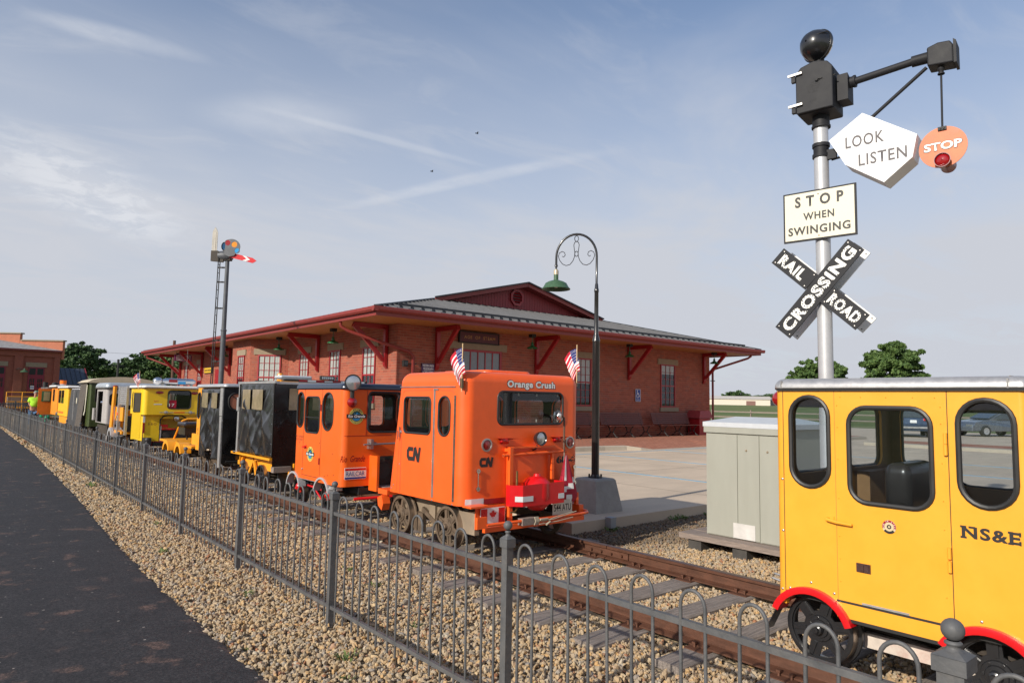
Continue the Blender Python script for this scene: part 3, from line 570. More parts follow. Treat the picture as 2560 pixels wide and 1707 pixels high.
# ================================================================ distant hangars
def gable_shed(name, cx_, cy_, L, Wd, h, rh, ang, mw, mr_, label, door=True):
    z0 = ground_z(cx_, cy_) - .1; t_ = thing(name, (cx_, cy_, z0), label, 'building')
    c, s_ = math.cos(ang), math.sin(ang); P = lambda a, b_, z: (cx_ + a * c - b_ * s_, cy_ + a * s_ + b_ * c, z0 + z)
    w = MB(); w.add([P(-L, -Wd, 0), P(L, -Wd, 0), P(L, Wd, 0), P(-L, Wd, 0), P(-L, -Wd, h), P(L, -Wd, h), P(L, Wd, h), P(-L, Wd, h), P(-L, 0, h + rh), P(L, 0, h + rh)],
          [(0, 1, 5, 4), (2, 3, 7, 6), (1, 2, 6, 9, 5), (3, 0, 4, 8, 7)]); w.build('wall', mw, t_)
    rf = MB(); rf.add([P(-L - .3, -Wd - .4, h - .1), P(L + .3, -Wd - .4, h - .1), P(L + .3, 0, h + rh + .12), P(-L - .3, 0, h + rh + .12), P(-L - .3, Wd + .4, h - .1), P(L + .3, Wd + .4, h - .1)], [(0, 1, 2, 3), (3, 2, 5, 4)]); rf.build('roof', mr_, t_)
    if door:
        for k, (a0, a1) in enumerate(((-L * .95, -L * .82), (L * .35, L * .6))): MB().prism([P(a0, -Wd - .05, 0), P(a1, -Wd - .05, 0), P(a1, -Wd - .05, h * .7), P(a0, -Wd - .05, h * .7)], Vector(P(0, -.1, 0)) - Vector(P(0, 0, 0))).build('door', mat('hangar_door', (0.2, 0.1, 0.08), 0.6), t_)
    return t_
M_HANG = mat('pale_hangar_metal', (0.62, 0.55, 0.46), 0.6, var=0.05); M_HANGR = mat('pale_hangar_roof', (0.55, 0.5, 0.44), 0.6, var=0.05)
gable_shed('hangar', 253.5, 160, 14, 7, 2.6, 1.1, math.atan2(149.3 - 166.7, 260.2 - 249.4), M_HANG, M_HANGR, 'long pale hangar on the horizon right of the depot')
gable_shed('storage_shed', 264, 147.5, 5, 4, 2.2, 1.0, -.9, mat('grey_shed_metal', (0.3, 0.27, 0.25), 0.6), M_HANGR, 'low grey shed between the hangar and the silo')
gable_shed('storage_shed', 273, 133, 8, 4, 2.0, 1.6, -1.1, M_WHITE, M_WHITE, 'low white roofed shed right of the pale silo', False)
t_ = thing('silo', (268, 142, 1.9), 'pale stubby silo on the horizon beyond the grey cabinet', 'silo'); MB().cyl((268, 142, 1.5), (268, 142, 7.2), 2.3, 16).build('drum', M_HANG, t_); MB().lathe((268, 142, 7.2), (0, 0, 1), [(0, 2.4), (.9, 1.4), (1.3, 0.01)], 16).build('roof', M_HANGR, t_)

# ================================================================ depot building
XW, YW, XE, YN = 11.73, 20.2, 29.87, 47.5      # walls: left (track side), near, right, far
depot = thing('depot', (XW, YW, 0.3), 'long red brick depot with grey hipped metal roof and red brackets', 'building')
OV = 1.8; ZE = 4.53; ZS = 4.30; PITCH = 0.25
BX = 10.48; BY0, BY1, BY2 = 29.6, 30.85, 33.35   # bay: chamfer start, front start, front end
MB().box((XW + .02, YW + .02, 0.2), (XE, YN, ZS + .15)).prism([(XW + .03, BY0 + .02, .2), (BX + .02, BY1 + .01, .2), (BX + .02, BY2, .2), (XW + .03, BY2 + 1.25, .2)], (0, 0, ZS - .05)).build('wall', M_MORTAR, depot)
WIN_Z0, WIN_Z1 = 1.58, 3.6
wins_left = [(21.65, 22.61), (24.44, 25.39), (27.39, 28.34), (42.75, 43.6), (45.7, 46.5)]
wins_near = [(20.25, 21.2), (25.9, 27.0)]
door_near = (14.04, 16.27)
class Wall:
    """a wall face: origin o, direction U (horizontal), outward normal n"""
    def __init__(s, o, U, n, L): s.o = Vector(o); s.U = Vector(U).normalized(); s.n = Vector(n).normalized(); s.L = L
    def P(s, a, z, d=0): q = s.o + s.U * a + s.n * d; return Vector((q.x, q.y, z))
wn_ = Wall((XW, YW, 0), (1, 0, 0), (0, -1, 0), XE - XW); wl_ = Wall((XW, YW, 0), (0, 1, 0), (-1, 0, 0), YN - YW)
chL = math.hypot(XW - BX, BY1 - BY0); wc_ = Wall((XW, BY0, 0), ((BX - XW), (BY1 - BY0), 0), (-(BY1 - BY0), (BX - XW), 0), chL); wf_ = Wall((BX, BY1, 0), (0, 1, 0), (-1, 0, 0), BY2 - BY1)
BW, BH, J = 0.26, 0.094, 0.013
def brick_boxes(wall, holes, zlo, zhi, skip=None):
    out_ = []
    row = 0; z = zlo
    while z < zhi - .03:
        a = -(BW / 2 if row % 2 else 0)
        while a < wall.L - .02:
            a0, a1 = max(0, a), min(wall.L, a + BW - J)
            z1 = z + BH - J
            ok = a1 - a0 > .03
            segs = [(a0, a1)]
            for (h0, h1, g0, g1) in holes:
                if z1 > g0 + .01 and z < g1 - .01:
                    ns = []
                    for (p, q) in segs:
                        if q <= h0 or p >= h1: ns.append((p, q))
                        else:
                            if p < h0 - .03: ns.append((p, h0))
                            if q > h1 + .03: ns.append((h1, q))
                    segs = ns
            if skip is None or not skip((a0 + a1) / 2):
                for (p, q) in segs:
                    if q - p > .03 and ok: out_.append((p, q, z, z1))
            a += BW
        z += BH; row += 1
    return out_
def add_brick(mb, wall, br_, rnd):
    p, q, z, z1 = br_; d = -0.017 + rnd * 0.003
    vs = [wall.P(p, z, -.03), wall.P(q, z, -.03), wall.P(q, z1, -.03), wall.P(p, z1, -.03), wall.P(p, z, d), wall.P(q, z, d), wall.P(q, z1, d), wall.P(p, z1, d)]
    mb.add(vs, [(4, 5, 6, 7), (0, 1, 5, 4), (1, 2, 6, 5), (2, 3, 7, 6), (3, 0, 4, 7)])
hl = [(a - YW - .02, c - YW + .02, WIN_Z0 - .1, WIN_Z1) for a, c in wins_left] + [(a - YW - .2, c - YW + .2, WIN_Z1, WIN_Z1 + .26) for a, c in wins_left] + [(38.9 - YW, 40.1 - YW, .2, 3.2)]
hn = [(a - XW - .02, c - XW + .02, WIN_Z0 - .1, WIN_Z1) for a, c in wins_near] + [(a - XW - .22, c - XW + .3, WIN_Z1, WIN_Z1 + .26) for a, c in wins_near] + [(door_near[0] - XW - .02, door_near[1] - XW + .02, .2, WIN_Z1), (door_near[0] - XW - .25, door_near[1] - XW + .28, WIN_Z1, WIN_Z1 + .26)]
hc = [(.32, 1.43, 1.5, WIN_Z1), (.12, 1.63, WIN_Z1, WIN_Z1 + .26)]; hf = [(.72, 1.62, 1.58, WIN_Z1), (.55, 1.8, WIN_Z1, WIN_Z1 + .26)]
allb = []
for wall, holes, sk in ((wn_, hn, None), (wl_, hl, lambda a: BY0 - YW < a < BY2 + 1.1 - YW), (wc_, hc, None), (wf_, hf, None)):
    for q in brick_boxes(wall, holes, 0.3, ZS, sk): allb.append((wall, q))
rb = random.Random(5)
def near_rank(it):
    wall, q = it; c = wall.P((q[0] + q[1]) / 2, (q[2] + q[3]) / 2); vis = (wall is wn_ and 0 < (q[0]) < 3.4 and q[2] > 2.95 and q[2] < 4.25) or (wall is wl_ and q[0] < 1.2 and q[2] > 2.6)
    return (0 if vis else 1, c.x + c.y)
allb.sort(key=near_rank)
bparts = allb[:296]; rest = allb[296:]
proto = {}
for wall, q in bparts:
    key = (id(wall), round(q[1] - q[0], 3), round(q[3] - q[2], 3)); at = wall.P(q[0], q[2])
    if key not in proto: mb_ = MB(); add_brick(mb_, Wall(at, wall.U, wall.n, 1), (0, q[1] - q[0], at.z, at.z + q[3] - q[2]), rb.random()); proto[key] = mb_.mesh('brick', M_BRICK1, at)
    link('brick', proto[key], depot, at=tuple(at - wall.n * 0.0 + wall.n * rb.uniform(-.002, .002)))
mb_ = MB()
for wall, q in rest: add_brick(mb_, wall, q, rb.random())
link('brickwork', mb_.mesh('brickwork', M_BRICK, base_of(depot)), depot, kind='stuff')
# lintels, sills
def on_wall(wall, a0, a1, z0, z1, d0, d1, mb=None):
    mb = mb or MB(); return mb.prism([wall.P(a0, z0, d0), wall.P(a1, z0, d0), wall.P(a1, z1, d0), wall.P(a0, z1, d0)], wall.n * (d1 - d0))
def depot_window(wall, a0, a1, z0=WIN_Z0, z1=WIN_Z1, cols=3, rows=6, blind=0.5, lint=0.2, sill=True):
    fw = 0.06; f = MB()
    for (p, q, g, h) in ((a0, a0 + fw, z0, z1), (a1 - fw, a1, z0, z1), (a0 + fw, a1 - fw, z1 - fw, z1), (a0 + fw, a1 - fw, z0, z0 + fw + .01)): on_wall(wall, p, q, g, h, -.03, .03, f)
    zm = z0 + (z1 - z0) * .5; on_wall(wall, a0 + fw, a1 - fw, zm - .03, zm + .03, -.03, .022, f)
    fo = f.build('window', M_TRIM, depot); BASE[fo.name] = base_of(depot)
    for k in range(1, cols): a = a0 + fw + (a1 - a0 - 2 * fw) * k / cols; on_wall(wall, a - .011, a + .011, z0 + fw, zm - .03, .0, .016).build('glazing_bar', M_TRIM, fo); on_wall(wall, a - .011, a + .011, zm + .03, z1 - fw, .0, .016).build('glazing_bar', M_TRIM, fo)
    for k in range(1, rows):
        if k == rows // 2: continue
        z = z0 + fw + (z1 - z0 - 2 * fw) * k / rows; on_wall(wall, a0 + fw, a1 - fw, z - .01, z + .01, .0, .013).build('glazing_bar', M_TRIM, fo)
    on_wall(wall, a0 + fw, a1 - fw, z0 + fw, z1 - fw, -.008, -.002).build('pane', GLASS, fo)
    zb = z1 - fw - (z1 - z0) * blind
    if blind > 0:
        bb = MB(); n = max(3, int((a1 - a0) / .12))
        for k in range(n): p = a0 + fw + (a1 - a0 - 2 * fw) * k / n; q = a0 + fw + (a1 - a0 - 2 * fw) * (k + 1) / n - .006; on_wall(wall, p, q, zb, z1 - fw, -.017 - (.003 if k % 2 else 0), -.012, bb)
        bb.build('blind', M_BLIND, fo)
    on_wall(wall, a0 + fw, a1 - fw, z0 + fw, z1 - fw, -.0198, -.018).build('room_backing', M_DARKIN, fo)
    if lint: on_wall(wall, a0 - lint, a1 + lint, z1 + .005, z1 + .255, -.015, .026).build('lintel', M_STONE, depot)
    if sill: on_wall(wall, a0 - .06, a1 + .2, z0 - .19, z0 - .005, -.015, .07).build('sill', M_STONE, depot)
for i, (a, c) in enumerate(wins_left): depot_window(wl_, a - YW, c - YW, blind=0.49)
for i, (a, c) in enumerate(wins_near): depot_window(wn_, a - XW, c - XW, blind=0.5 if i == 0 else 0.2, cols=3)
depot_window(wc_, .34, 1.41, 1.6, WIN_Z1, cols=4, blind=.8, sill=False); depot_window(wf_, .74, 1.6, blind=.5, cols=3, lint=.15)
# entrance door under the name board: transom lights over a pair of doors
a0, a1 = door_near[0] - XW, door_near[1] - XW
f = MB()
for (p, q, g, h) in ((a0, a0 + .09, .3, WIN_Z1), (a1 - .09, a1, .3, WIN_Z1), (a0 + .09, a1 - .09, WIN_Z1 - .08, WIN_Z1), (a0 + .09, a1 - .09, 2.62, 2.74)): on_wall(wn_, p, q, g, h, -.03, .035, f)
dr = f.build('door_frame', M_TRIM, depot); BASE[dr.name] = base_of(depot)
for k in range(1, 6): a = a0 + .09 + (a1 - a0 - .18) * k / 6; on_wall(wn_, a - .02, a + .02, 2.74, WIN_Z1 - .08, -.01, .02).build('glazing_bar', M_TRIM, dr)
on_wall(wn_, a0 + .09, a1 - .09, 2.74, WIN_Z1 - .08, -.01, -.004).build('pane', mat('sky_grey_glass', (0.16, 0.18, 0.19), 0.08, var=0.1, coat=0.6), dr)
for k in range(2): p = a0 + .1 + k * (a1 - a0 - .2) / 2; on_wall(wn_, p, p + (a1 - a0 - .2) / 2 - .01, .3, 2.6, -.03, .01).build('door', M_TRIM, depot)
on_wall(wn_, a0 - .23, a1 + .26, WIN_Z1 + .005, WIN_Z1 + .255, -.015, .026).build('lintel', M_STONE, depot)
on_wall(wl_, 38.92 - YW, 40.08 - YW, .3, 3.2, -.03, .02).build('door', M_TRIM, depot)
# roof: hips, gablet, standing seams, gutter, fascia, soffit
ex0, ex1, ey0, ey1 = XW - OV, XE + OV, YW - OV, YN + OV
hw = (ex1 - ex0) / 2; xr = (ex0 + ex1) / 2; zr = ZE + PITCH * hw; YG = 24.4; YG2 = ey1 - 6.0
zg = ZE + PITCH * (YG - ey0)
def rz(x, y): return ZE + PITCH * min(x - ex0, ex1 - x)
gx0 = ex0 + (zg - ZE) / PITCH; gx1 = ex1 - (zg - ZE) / PITCH
rm = MB()
# near slope up to the gablet, side slopes (their upper part runs on over the gablet), far slope
rm.add([(ex0, ey0, ZE), (ex1, ey0, ZE), (gx1, YG, zg), (gx0, YG, zg)], [(0, 1, 2, 3)])
rm.add([(ex0, ey0, ZE), (gx0, YG, zg), (gx0 - .0, YG - .45, zg + .0), (xr, YG - .45, zr), (xr, YG2, zr), (gx0, YG2, zg), (ex0, ey1, ZE)], [(6, 0, 1), (6, 1, 5), (5, 1, 3), (5, 3, 4), (1, 2, 3)])
rm.add([(ex1, ey0, ZE), (gx1, YG, zg), (gx1 + .0, YG - .45, zg + .0), (xr, YG - .45, zr), (xr, YG2, zr), (gx1, YG2, zg), (ex1, ey1, ZE)], [(6, 1, 0), (6, 5, 1), (5, 3, 1), (5, 4, 3), (1, 3, 2)])
rm.add([(ex0, ey1, ZE), (ex1, ey1, ZE), (gx1, YG2, zg), (gx0, YG2, zg)], [(1, 0, 3, 2)])
rm.add([(gx0, YG2, zg), (gx1, YG2, zg), (xr, YG2, zr)], [(0, 2, 1)])
roof = rm.build('roof', M_METROOF, depot); BASE[roof.name] = base_of(depot)
sl = math.hypot(1, PITCH)
x = ex0 + .35
while x < ex1 - .2:
    yt = min(YG, ey0 + min(x - ex0, ex1 - x)); MB().bar((x, ey0 + .05, ZE + .02 + PITCH * .05), (x, yt, ZE + .02 + PITCH * (yt - ey0)), .03, .045).build('standing_seam', M_METROOF, roof); x += .41
y = ey0 + .6
while y < ey1 - .4:
    d = min(y - ey0, ey1 - y); d = min(d, hw) if (YG - .4 > y or y > YG2) else hw
    MB().bar((ex0 + .05, y, ZE + .02 + PITCH * .05), (ex0 + d, y, ZE + .02 + PITCH * d), .03, .045).build('standing_seam', M_METROOF, roof); y += .41
for (p, q) in (((ex0, ey0, ZE), (gx0, YG, zg)), ((ex1, ey0, ZE), (gx1, YG, zg)), ((xr, YG - .5, zr), (xr, YG2, zr)), ((ex0, ey1, ZE), (gx0, YG2, zg))):
    MB().bar(Vector(p) + Vector((0, 0, .03)), Vector(q) + Vector((0, 0, .03)), .16, .05).build('ridge_cap', M_METDK, roof)
# snow guard bar on the near slope with its clamps
sg = MB().bar((ex0 + 1.0, ey0 + .42, ZE + .21), (ex1 - .8, ey0 + .42, ZE + .21), .05, .07)
x = ex0 + 1.1
while x < ex1 - .8: sg.box((x - .03, ey0 + .38, ZE + .1), (x + .03, ey0 + .46, ZE + .19)); x += .41
sg.build('snow_guard', M_METDK, roof)
for sx in (-1, 1):
    e = ex0 if sx < 0 else ex1; g_ = gx0 if sx < 0 else gx1
    MB().bar((g_ + sx * .25, YG - .47, zg - .10), (xr, YG - .47, zr - .06), .05, .18, up=(0, 0, 1)).build('barge_board', M_GUTTER, depot)
    MB().bar((g_ + sx * .3, YG - .52, zg + .01), (xr, YG - .52, zr + .05), .09, .06).build('verge_flashing', M_METDK, depot)
    MB().add([(g_, YG - .44, zg - .16), (xr, YG - .44, zr - .16), (xr, YG, zr - .16), (g_, YG, zg - .16)], [(0, 1, 2, 3)]).build('gablet_soffit', M_GUTTER, depot)
# gablet face made of upright boards, with an eight sided louvre
x = gx0 + .12
while x < gx1 - .1:
    x2 = min(x + .165, gx1 - .05); zt = min(zg + PITCH * (x - gx0), zg + PITCH * (gx1 - x)); zt2 = min(zg + PITCH * (x2 - gx0), zg + PITCH * (gx1 - x2))
    MB().prism([(x, YG, zg - .05), (x2 - .012, YG, zg - .05), (x2 - .012, YG, zt2 - .02), (x, YG, zt - .02)], (0, .03, 0)).build('board', M_BOARD, depot); x += .165
MB().add([(gx0, YG + .03, zg - .05), (gx1, YG + .03, zg - .05), (xr, YG + .03, zr - .02)], [(0, 1, 2)]).build('gablet_backing', M_BOARD, depot)
lc = (xr - .3, zg + .56)
oc = [(lc[0] + .42 * math.cos(R(22.5 + 45 * k)), lc[1] + .42 * math.sin(R(22.5 + 45 * k))) for k in range(8)]; oi = [(lc[0] + .30 * math.cos(R(22.5 + 45 * k)), lc[1] + .30 * math.sin(R(22.5 + 45 * k))) for k in range(8)]
lv = sheet('louvre', [oc, oi], .08, (0, YG - .05, 0), (1, 0, 0), (0, 0, 1), M_TRIM, depot); BASE[lv.name] = base_of(depot)
MB().prism([(p[0], YG - .012, p[1]) for p in oi], (0, .006, 0)).build('louvre_backing', M_BLACKM, lv)
for k in range(4): z = lc[1] - .2 + k * .13; MB().obox((lc[0], YG - .05, z), (1, 0, 0), (0, .8, -.5), (0, .5, .8), .26, .05, .01).build('louvre_blade', M_TRIM, lv)
# gutters (a half-round lip on a box), fascia and soffit
gm = MB()
gprof = [(0, .0), (-.13, .0), (-.15, -.02), (-.145, -.10), (-.10, -.15), (0, -.15)]
for (pa, pb, outv) in (((ex0, ey0), (ex1, ey0), (0, -1)), ((ex0, ey0), (ex0, ey1), (-1, 0)), ((ex1, ey0), (ex1, ey1), (1, 0)), ((ex0, ey1), (ex1, ey1), (0, 1))):
    ov_ = Vector((outv[0], outv[1], 0)); A = Vector((*pa, ZE)); Bv = Vector((*pb, ZE)); dv = (Bv - A).normalized(); A = A - dv * .15; Bv = Bv + dv * .15
    ring = [(-p[0] * ov_ + Vector((0, 0, p[1]))) for p in gprof]
    MB().add([A + r_ for r_ in ring] + [Bv + r_ for r_ in ring], [(i, i + 1, i + 7, i + 6) for i in range(5)] + [(0, 5, 11, 6), tuple(range(6)), tuple(range(6, 12))]).build('gutter', M_GUTTER, depot)
MB().box((ex0, ey0, ZS - .04), (ex1, ey0 + .04, ZE - .02)).box((ex0, ey0 + .041, ZS - .04), (ex0 + .04, ey1, ZE - .02)).box((ex1 - .04, ey0 + .041, ZS - .04), (ex1, ey1, ZE - .02)).box((ex0 + .041, ey1 - .04, ZS - .04), (ex1 - .041, ey1, ZE - .02)).build('fascia', M_GUTTER, depot)
MB().box((ex0 + .042, ey0 + .042, ZS), (ex1 - .042, YW + .01, ZS + .02)).build('soffit', M_SOFFIT, depot); MB().box((ex0 + .042, YW + .012, ZS), (XW + .01, ey1 - .042, ZS + .02)).build('soffit', M_SOFFIT, depot); MB().box((XE - .01, YW + .012, ZS), (ex1 - .042, ey1 - .042, ZS + .02)).build('soffit', M_SOFFIT, depot)
# brackets: wall post, top beam, curved-looking diagonal strut, shaped foot
def bracket(wall, a, reach=1.35):
    t0 = .07
    f = MB()
    def slab(poly, w0=-t0, w1=t0): f.prism([wall.P(a + w0, z, d) for d, z in poly], wall.U * (w1 - w0))
    slab([(.012, 2.78), (.10, 2.86), (.13, 2.98), (.13, 4.13), (.012, 4.13)]); slab([(.012, 4.135), (reach, 4.135), (reach - .06, 4.29), (.012, 4.29)])
    slab([(.14, 3.0), (.22, 3.04), (reach - .03, 4.13), (reach - .25, 4.13), (.14, 3.14)], -.05, .05)
    f.tube([wall.P(a - .075, 3.1, .07), wall.P(a + .075, 3.1, .07)], .03, 8)
    return f.build('bracket', M_TRIM, depot)
for a in (20.85, 26.44, 32.0, 37.53, 42.59, 47.3):
    if a == 32.0: continue
    bracket(wl_, a - YW)
for a in (13.33, 18.03, 23.61, 29.3): bracket(wn_, a - XW)
def downspout(pts, bands, r=.055):
    o = MB().tube(pts, r, 10).build('downspout', M_GUTTER, depot); BASE[o.name] = base_of(depot)
    for p, q in bands: MB().bar(p, q, .05, .04).build('pipe_strap', M_BLACKM, o)
downspout([(10.02, 21.0, 4.40), (10.02, 21.0, 4.26), (10.05, 21.0, 4.12), (10.25, 20.9, 3.98), (12.1, 20.02, 3.35), (12.3, 20.06, 3.2), (12.3, 20.06, .35)], [((12.15, 20.1, 2.95), (12.45, 20.1, 2.95))])
downspout([(31.2, 18.6, 4.4), (31.2, 18.7, 4.2), (31.1, 18.8, 4.1), (30.15, 20.1, 3.55), (30.05, 20.15, 3.4), (30.05, 20.15, .35)], [((29.8, 20.1, 2.95), (30.15, 20.1, 2.95))])
downspout([(10.05, 48.9, 4.4), (10.05, 48.9, 4.1), (10.3, 48.7, 4.0), (11.5, 47.7, 3.45), (11.66, 47.6, 3.3), (11.66, 47.6, .35)], [((11.6, 47.5, 2.9), (11.75, 47.5, 2.9))])
# hanging green shade lamps under the eaves
def eave_lamp(x, y, label, first=[None]):
    if first[0] is None:
        t_ = thing('eave_lamp', (x, y, 4.3), label, 'lamp', 'green shade lamps under the depot eaves')
        MB().box((x - .1, y - .1, 4.18), (x + .1, y + .1, 4.298)).build('ceiling_box', M_BLACKM, t_); MB().cyl((x, y, 4.18), (x, y, 3.99), .014, 8).build('stem', M_GREENLAMP, t_)
        MB().lathe((x, y, 0), (0, 0, 1), [(4.0, .03), (3.96, .05), (3.88, .055), (3.85, .09), (3.81, .17), (3.775, .205), (3.745, .215), (3.745, .205), (3.80, .16), (3.85, .08)], 24).build('shade', M_GREENLAMP, t_)
        MB().ball((x, y, 3.79), .04, 10).build('bulb', mat('lamp_bulb_glass', (0.7, 0.66, 0.58), 0.3), t_); first[0] = t_; return t_
    c = copy_tree(first[0], None, (x, y, 4.3)); c['label'] = label; return c
eave_lamp(11.0, 23.6, 'green lamp under the track side eave, nearest to the depot corner'); eave_lamp(11.0, 28.9, 'green lamp hanging left of the second depot window from the corner')
eave_lamp(11.0, 36.2, 'small green lamp on the far side of the depot bay'); eave_lamp(11.0, 45.2, 'green lamp at the far left end of the depot eave below the violet board')
eave_lamp(17.2, YW - .72, 'green lamp left of the bracket nearest to the depot name board'); eave_lamp(22.85, YW - .72, 'green lamp above the wheelchair sign wall'); eave_lamp(29.0, YW - .85, 'green lamp at the right end of the depot eave')
t_ = thing('wall_lamp', (13.9, YW, 3.2), 'small dark green lamp on the brick wall left of the entrance', 'lamp'); MB().lathe((13.95, YW - .14, 3.22), (0.25, -.55, -.8), [(-.1, .02), (-.06, .05), (0, .06), (.05, .1), (.07, .12)], 16).build('shade', M_GREENLAMP, t_); MB().tube([(13.95, YW, 3.3), (13.95, YW - .1, 3.36), (13.95, YW - .12, 3.26)], .014, 6).build('arm', M_BLACKM, t_)
t_ = thing('alarm_box', (12.05, YW, 2.95), 'small black box beside the downspout at the depot corner', 'box'); MB().box((11.95, YW - .12, 2.85), (12.12, YW - .01, 3.06)).build('case', M_BLACKM, t_); MB().box((11.97, YW - .135, 2.9), (12.1, YW - .121, 3.02)).build('cover', M_BLACK, t_)
# signs on the depot
def board(name, label, wall, a0, a1, z0, z1, m, d=.06, trim=None):
    t_ = thing(name, tuple(wall.P((a0 + a1) / 2, z0, 0)), label, 'sign'); p = on_wall(wall, a0, a1, z0, z1, .02, d).build('panel', m, t_)
    if trim:
        w = .035; f = MB()
        for (p0, p1, g, h) in ((a0 - w, a0, z0 - w, z1 + w), (a1, a1 + w, z0 - w, z1 + w), (a0, a1, z1, z1 + w), (a0, a1, z0 - w, z0)): on_wall(wall, p0, p1, g, h, .018, d + .02, f)
        f.build('frame', trim, t_)
    return t_
def wtext(t_, wall, a, z, w, h, body, m, d, **kw):
    U = wall.U if wall is wn_ else -wall.U
    return text('lettering', body, w, h, wall.P(a, z, d), U, (0, 0, 1), m, t_, **kw)
t_ = board('name_board', 'maroon board reading AGE OF STEAM above the depot entrance', wn_, 14.27 - XW, 16.05 - XW, 3.86, 4.22, M_MAROON, .09, M_BLACKM)
wtext(t_, wn_, 15.17 - XW, 4.045, 1.42, .115, 'AGE  OF  STEAM', M_GOLD, .093, bold=.008, space=1.15)
t_ = board('telegraph_sign', 'violet WESTERN UNION TELEGRAPH sign beside the depot corner', wn_, 12.71 - XW, 13.23 - XW, 2.55, 2.99, M_VIOLET, .05)
for k, (s_, w) in enumerate((('WESTERN UNION', .46), ('TELEGRAPH', .42), ('& CABLE OFFICE', .44))): wtext(t_, wn_, 12.97 - XW, 2.92 - k * .115, w, .085, s_, M_LETTERW, .053, bold=.02)
t_ = board('disabled_parking_sign', 'blue and white wheelchair parking sign on the shaded brick wall', wn_, 24.07 - XW, 24.42 - XW, 1.83, 2.38, M_BLUESIGN, .03, None)
f = MB()
for (p0, p1, g, h) in ((24.07, 24.085, 1.83, 2.38), (24.405, 24.42, 1.83, 2.38), (24.085, 24.405, 2.365, 2.38), (24.085, 24.405, 1.83, 1.845)): on_wall(wn_, p0 - XW, p1 - XW, g, h, .031, .034, f)
f.build('border', M_LETTERW, t_)
wc = MB(); cxh, czh = 24.24, 2.13
pic = [stroke([(-.045, .15), (-.04, .04), (.055, .035), (.085, -.075), (.115, -.065)], .03), stroke([(-.04, .085), (.045, .08)], .022), circ(.026, 12, (-.048, .185)), stroke([(-.06, .03), (-.1, -.03), (-.09, -.09), (-.03, -.13), (.035, -.11), (.06, -.05)], .024)]
for k, pl in enumerate(pic): sheet('wheelchair_symbol', [pl], .002, (cxh, YW - .0345 - k * .0004, czh), (1, 0, 0), (0, 0, 1), M_LETTERW, t_)
wtext(t_, wn_, cxh - XW, 1.915, .24, .035, 'PARKING', M_LETTERW, .0345, bold=.02)
t_ = board('yellow_notice', 'yellow and black lettered board on the far track side brick wall', wl_, 40.6 - YW, 42.1 - YW, 3.02, 3.36, M_BLACKM, .06)
on_wall(wl_, 40.7 - YW, 42.0 - YW, 3.05, 3.33, .061, .064).build('face', mat('notice_yellow', (0.7, 0.42, 0.02), 0.5), t_); wtext(t_, wl_, 41.35 - YW, 3.19, 1.1, .14, 'RAILROAD MUSEUM', M_LETTERK, .066, bold=.02)
t_ = thing('hanging_board', (10.8, 43.6, 4.28), 'violet and white board hanging under the far left eave of the depot', 'sign'); MB().box((10.4, 43.55, 3.75), (11.35, 43.6, 4.13)).build('panel', mat('plum_board', (0.2, 0.03, 0.12), 0.5), t_)
for k, s_ in enumerate(('WESTERN UNION', 'TELEGRAPH', 'CABLE OFFICE')): text('lettering', s_, .8, .085, (10.88, 43.548, 4.05 - k * .115), (1, 0, 0), (0, 0, 1), M_LETTERW, t_, bold=.02)
for xx in (10.5, 11.25): MB().cyl((xx, 43.57, 4.13), (xx, 43.57, 4.3), .008, 6).build('hanger', M_BLACKM, t_)

# ================================================================ brick roundhouse wing and shed at far left
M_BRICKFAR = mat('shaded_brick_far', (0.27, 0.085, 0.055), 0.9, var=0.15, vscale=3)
M_BRICKLIT = mat('sunlit_brick_far', (0.45, 0.16, 0.09), 0.9, var=0.12, vscale=3)  # same brick as above: sunlight put into this colour, shade into that one
rh = thing('roundhouse_wing', (7.65, 70, 0), 'two storey red brick wing with stepped parapet at the far left', 'building')
RW = Wall((7.65, 70, 0), (-0.9969, -0.078, 0), (0.078, -0.9969, 0), 14)
P = RW.P
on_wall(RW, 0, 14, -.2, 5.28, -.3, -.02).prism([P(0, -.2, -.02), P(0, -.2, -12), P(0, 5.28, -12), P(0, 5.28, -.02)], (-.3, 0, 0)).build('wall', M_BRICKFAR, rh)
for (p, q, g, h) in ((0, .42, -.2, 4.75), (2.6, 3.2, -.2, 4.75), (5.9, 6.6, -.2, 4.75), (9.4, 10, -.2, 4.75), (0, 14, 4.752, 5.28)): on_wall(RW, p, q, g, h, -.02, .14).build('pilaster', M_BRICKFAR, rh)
on_wall(RW, -.1, 14, 5.2, 5.34, .14, .42).build('gutter', mat('dark_red_gutter', (0.16, 0.03, 0.025), 0.5), rh)
MB().add([P(-.05, 5.33, .42), P(14, 5.33, .42), P(14, 7.6, -9), P(-.05, 5.9, -3)], [(0, 3, 2, 1)]).build('roof', mat('pale_slate_roof', (0.3, 0.29, 0.28), 0.7, var=0.25, vscale=4), rh)
PW = Wall((7.75, 69.9, 0), (-.77, .64, 0), (-.64, -.77, 0), 9)
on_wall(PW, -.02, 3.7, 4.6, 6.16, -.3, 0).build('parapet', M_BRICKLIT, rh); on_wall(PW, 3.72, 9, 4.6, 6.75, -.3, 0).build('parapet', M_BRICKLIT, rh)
on_wall(PW, -.1, 3.6, 6.165, 6.27, -.38, .1).build('coping', M_STONE, rh); on_wall(PW, 3.6, 9, 6.755, 6.86, -.38, .1).build('coping', M_STONE, rh)
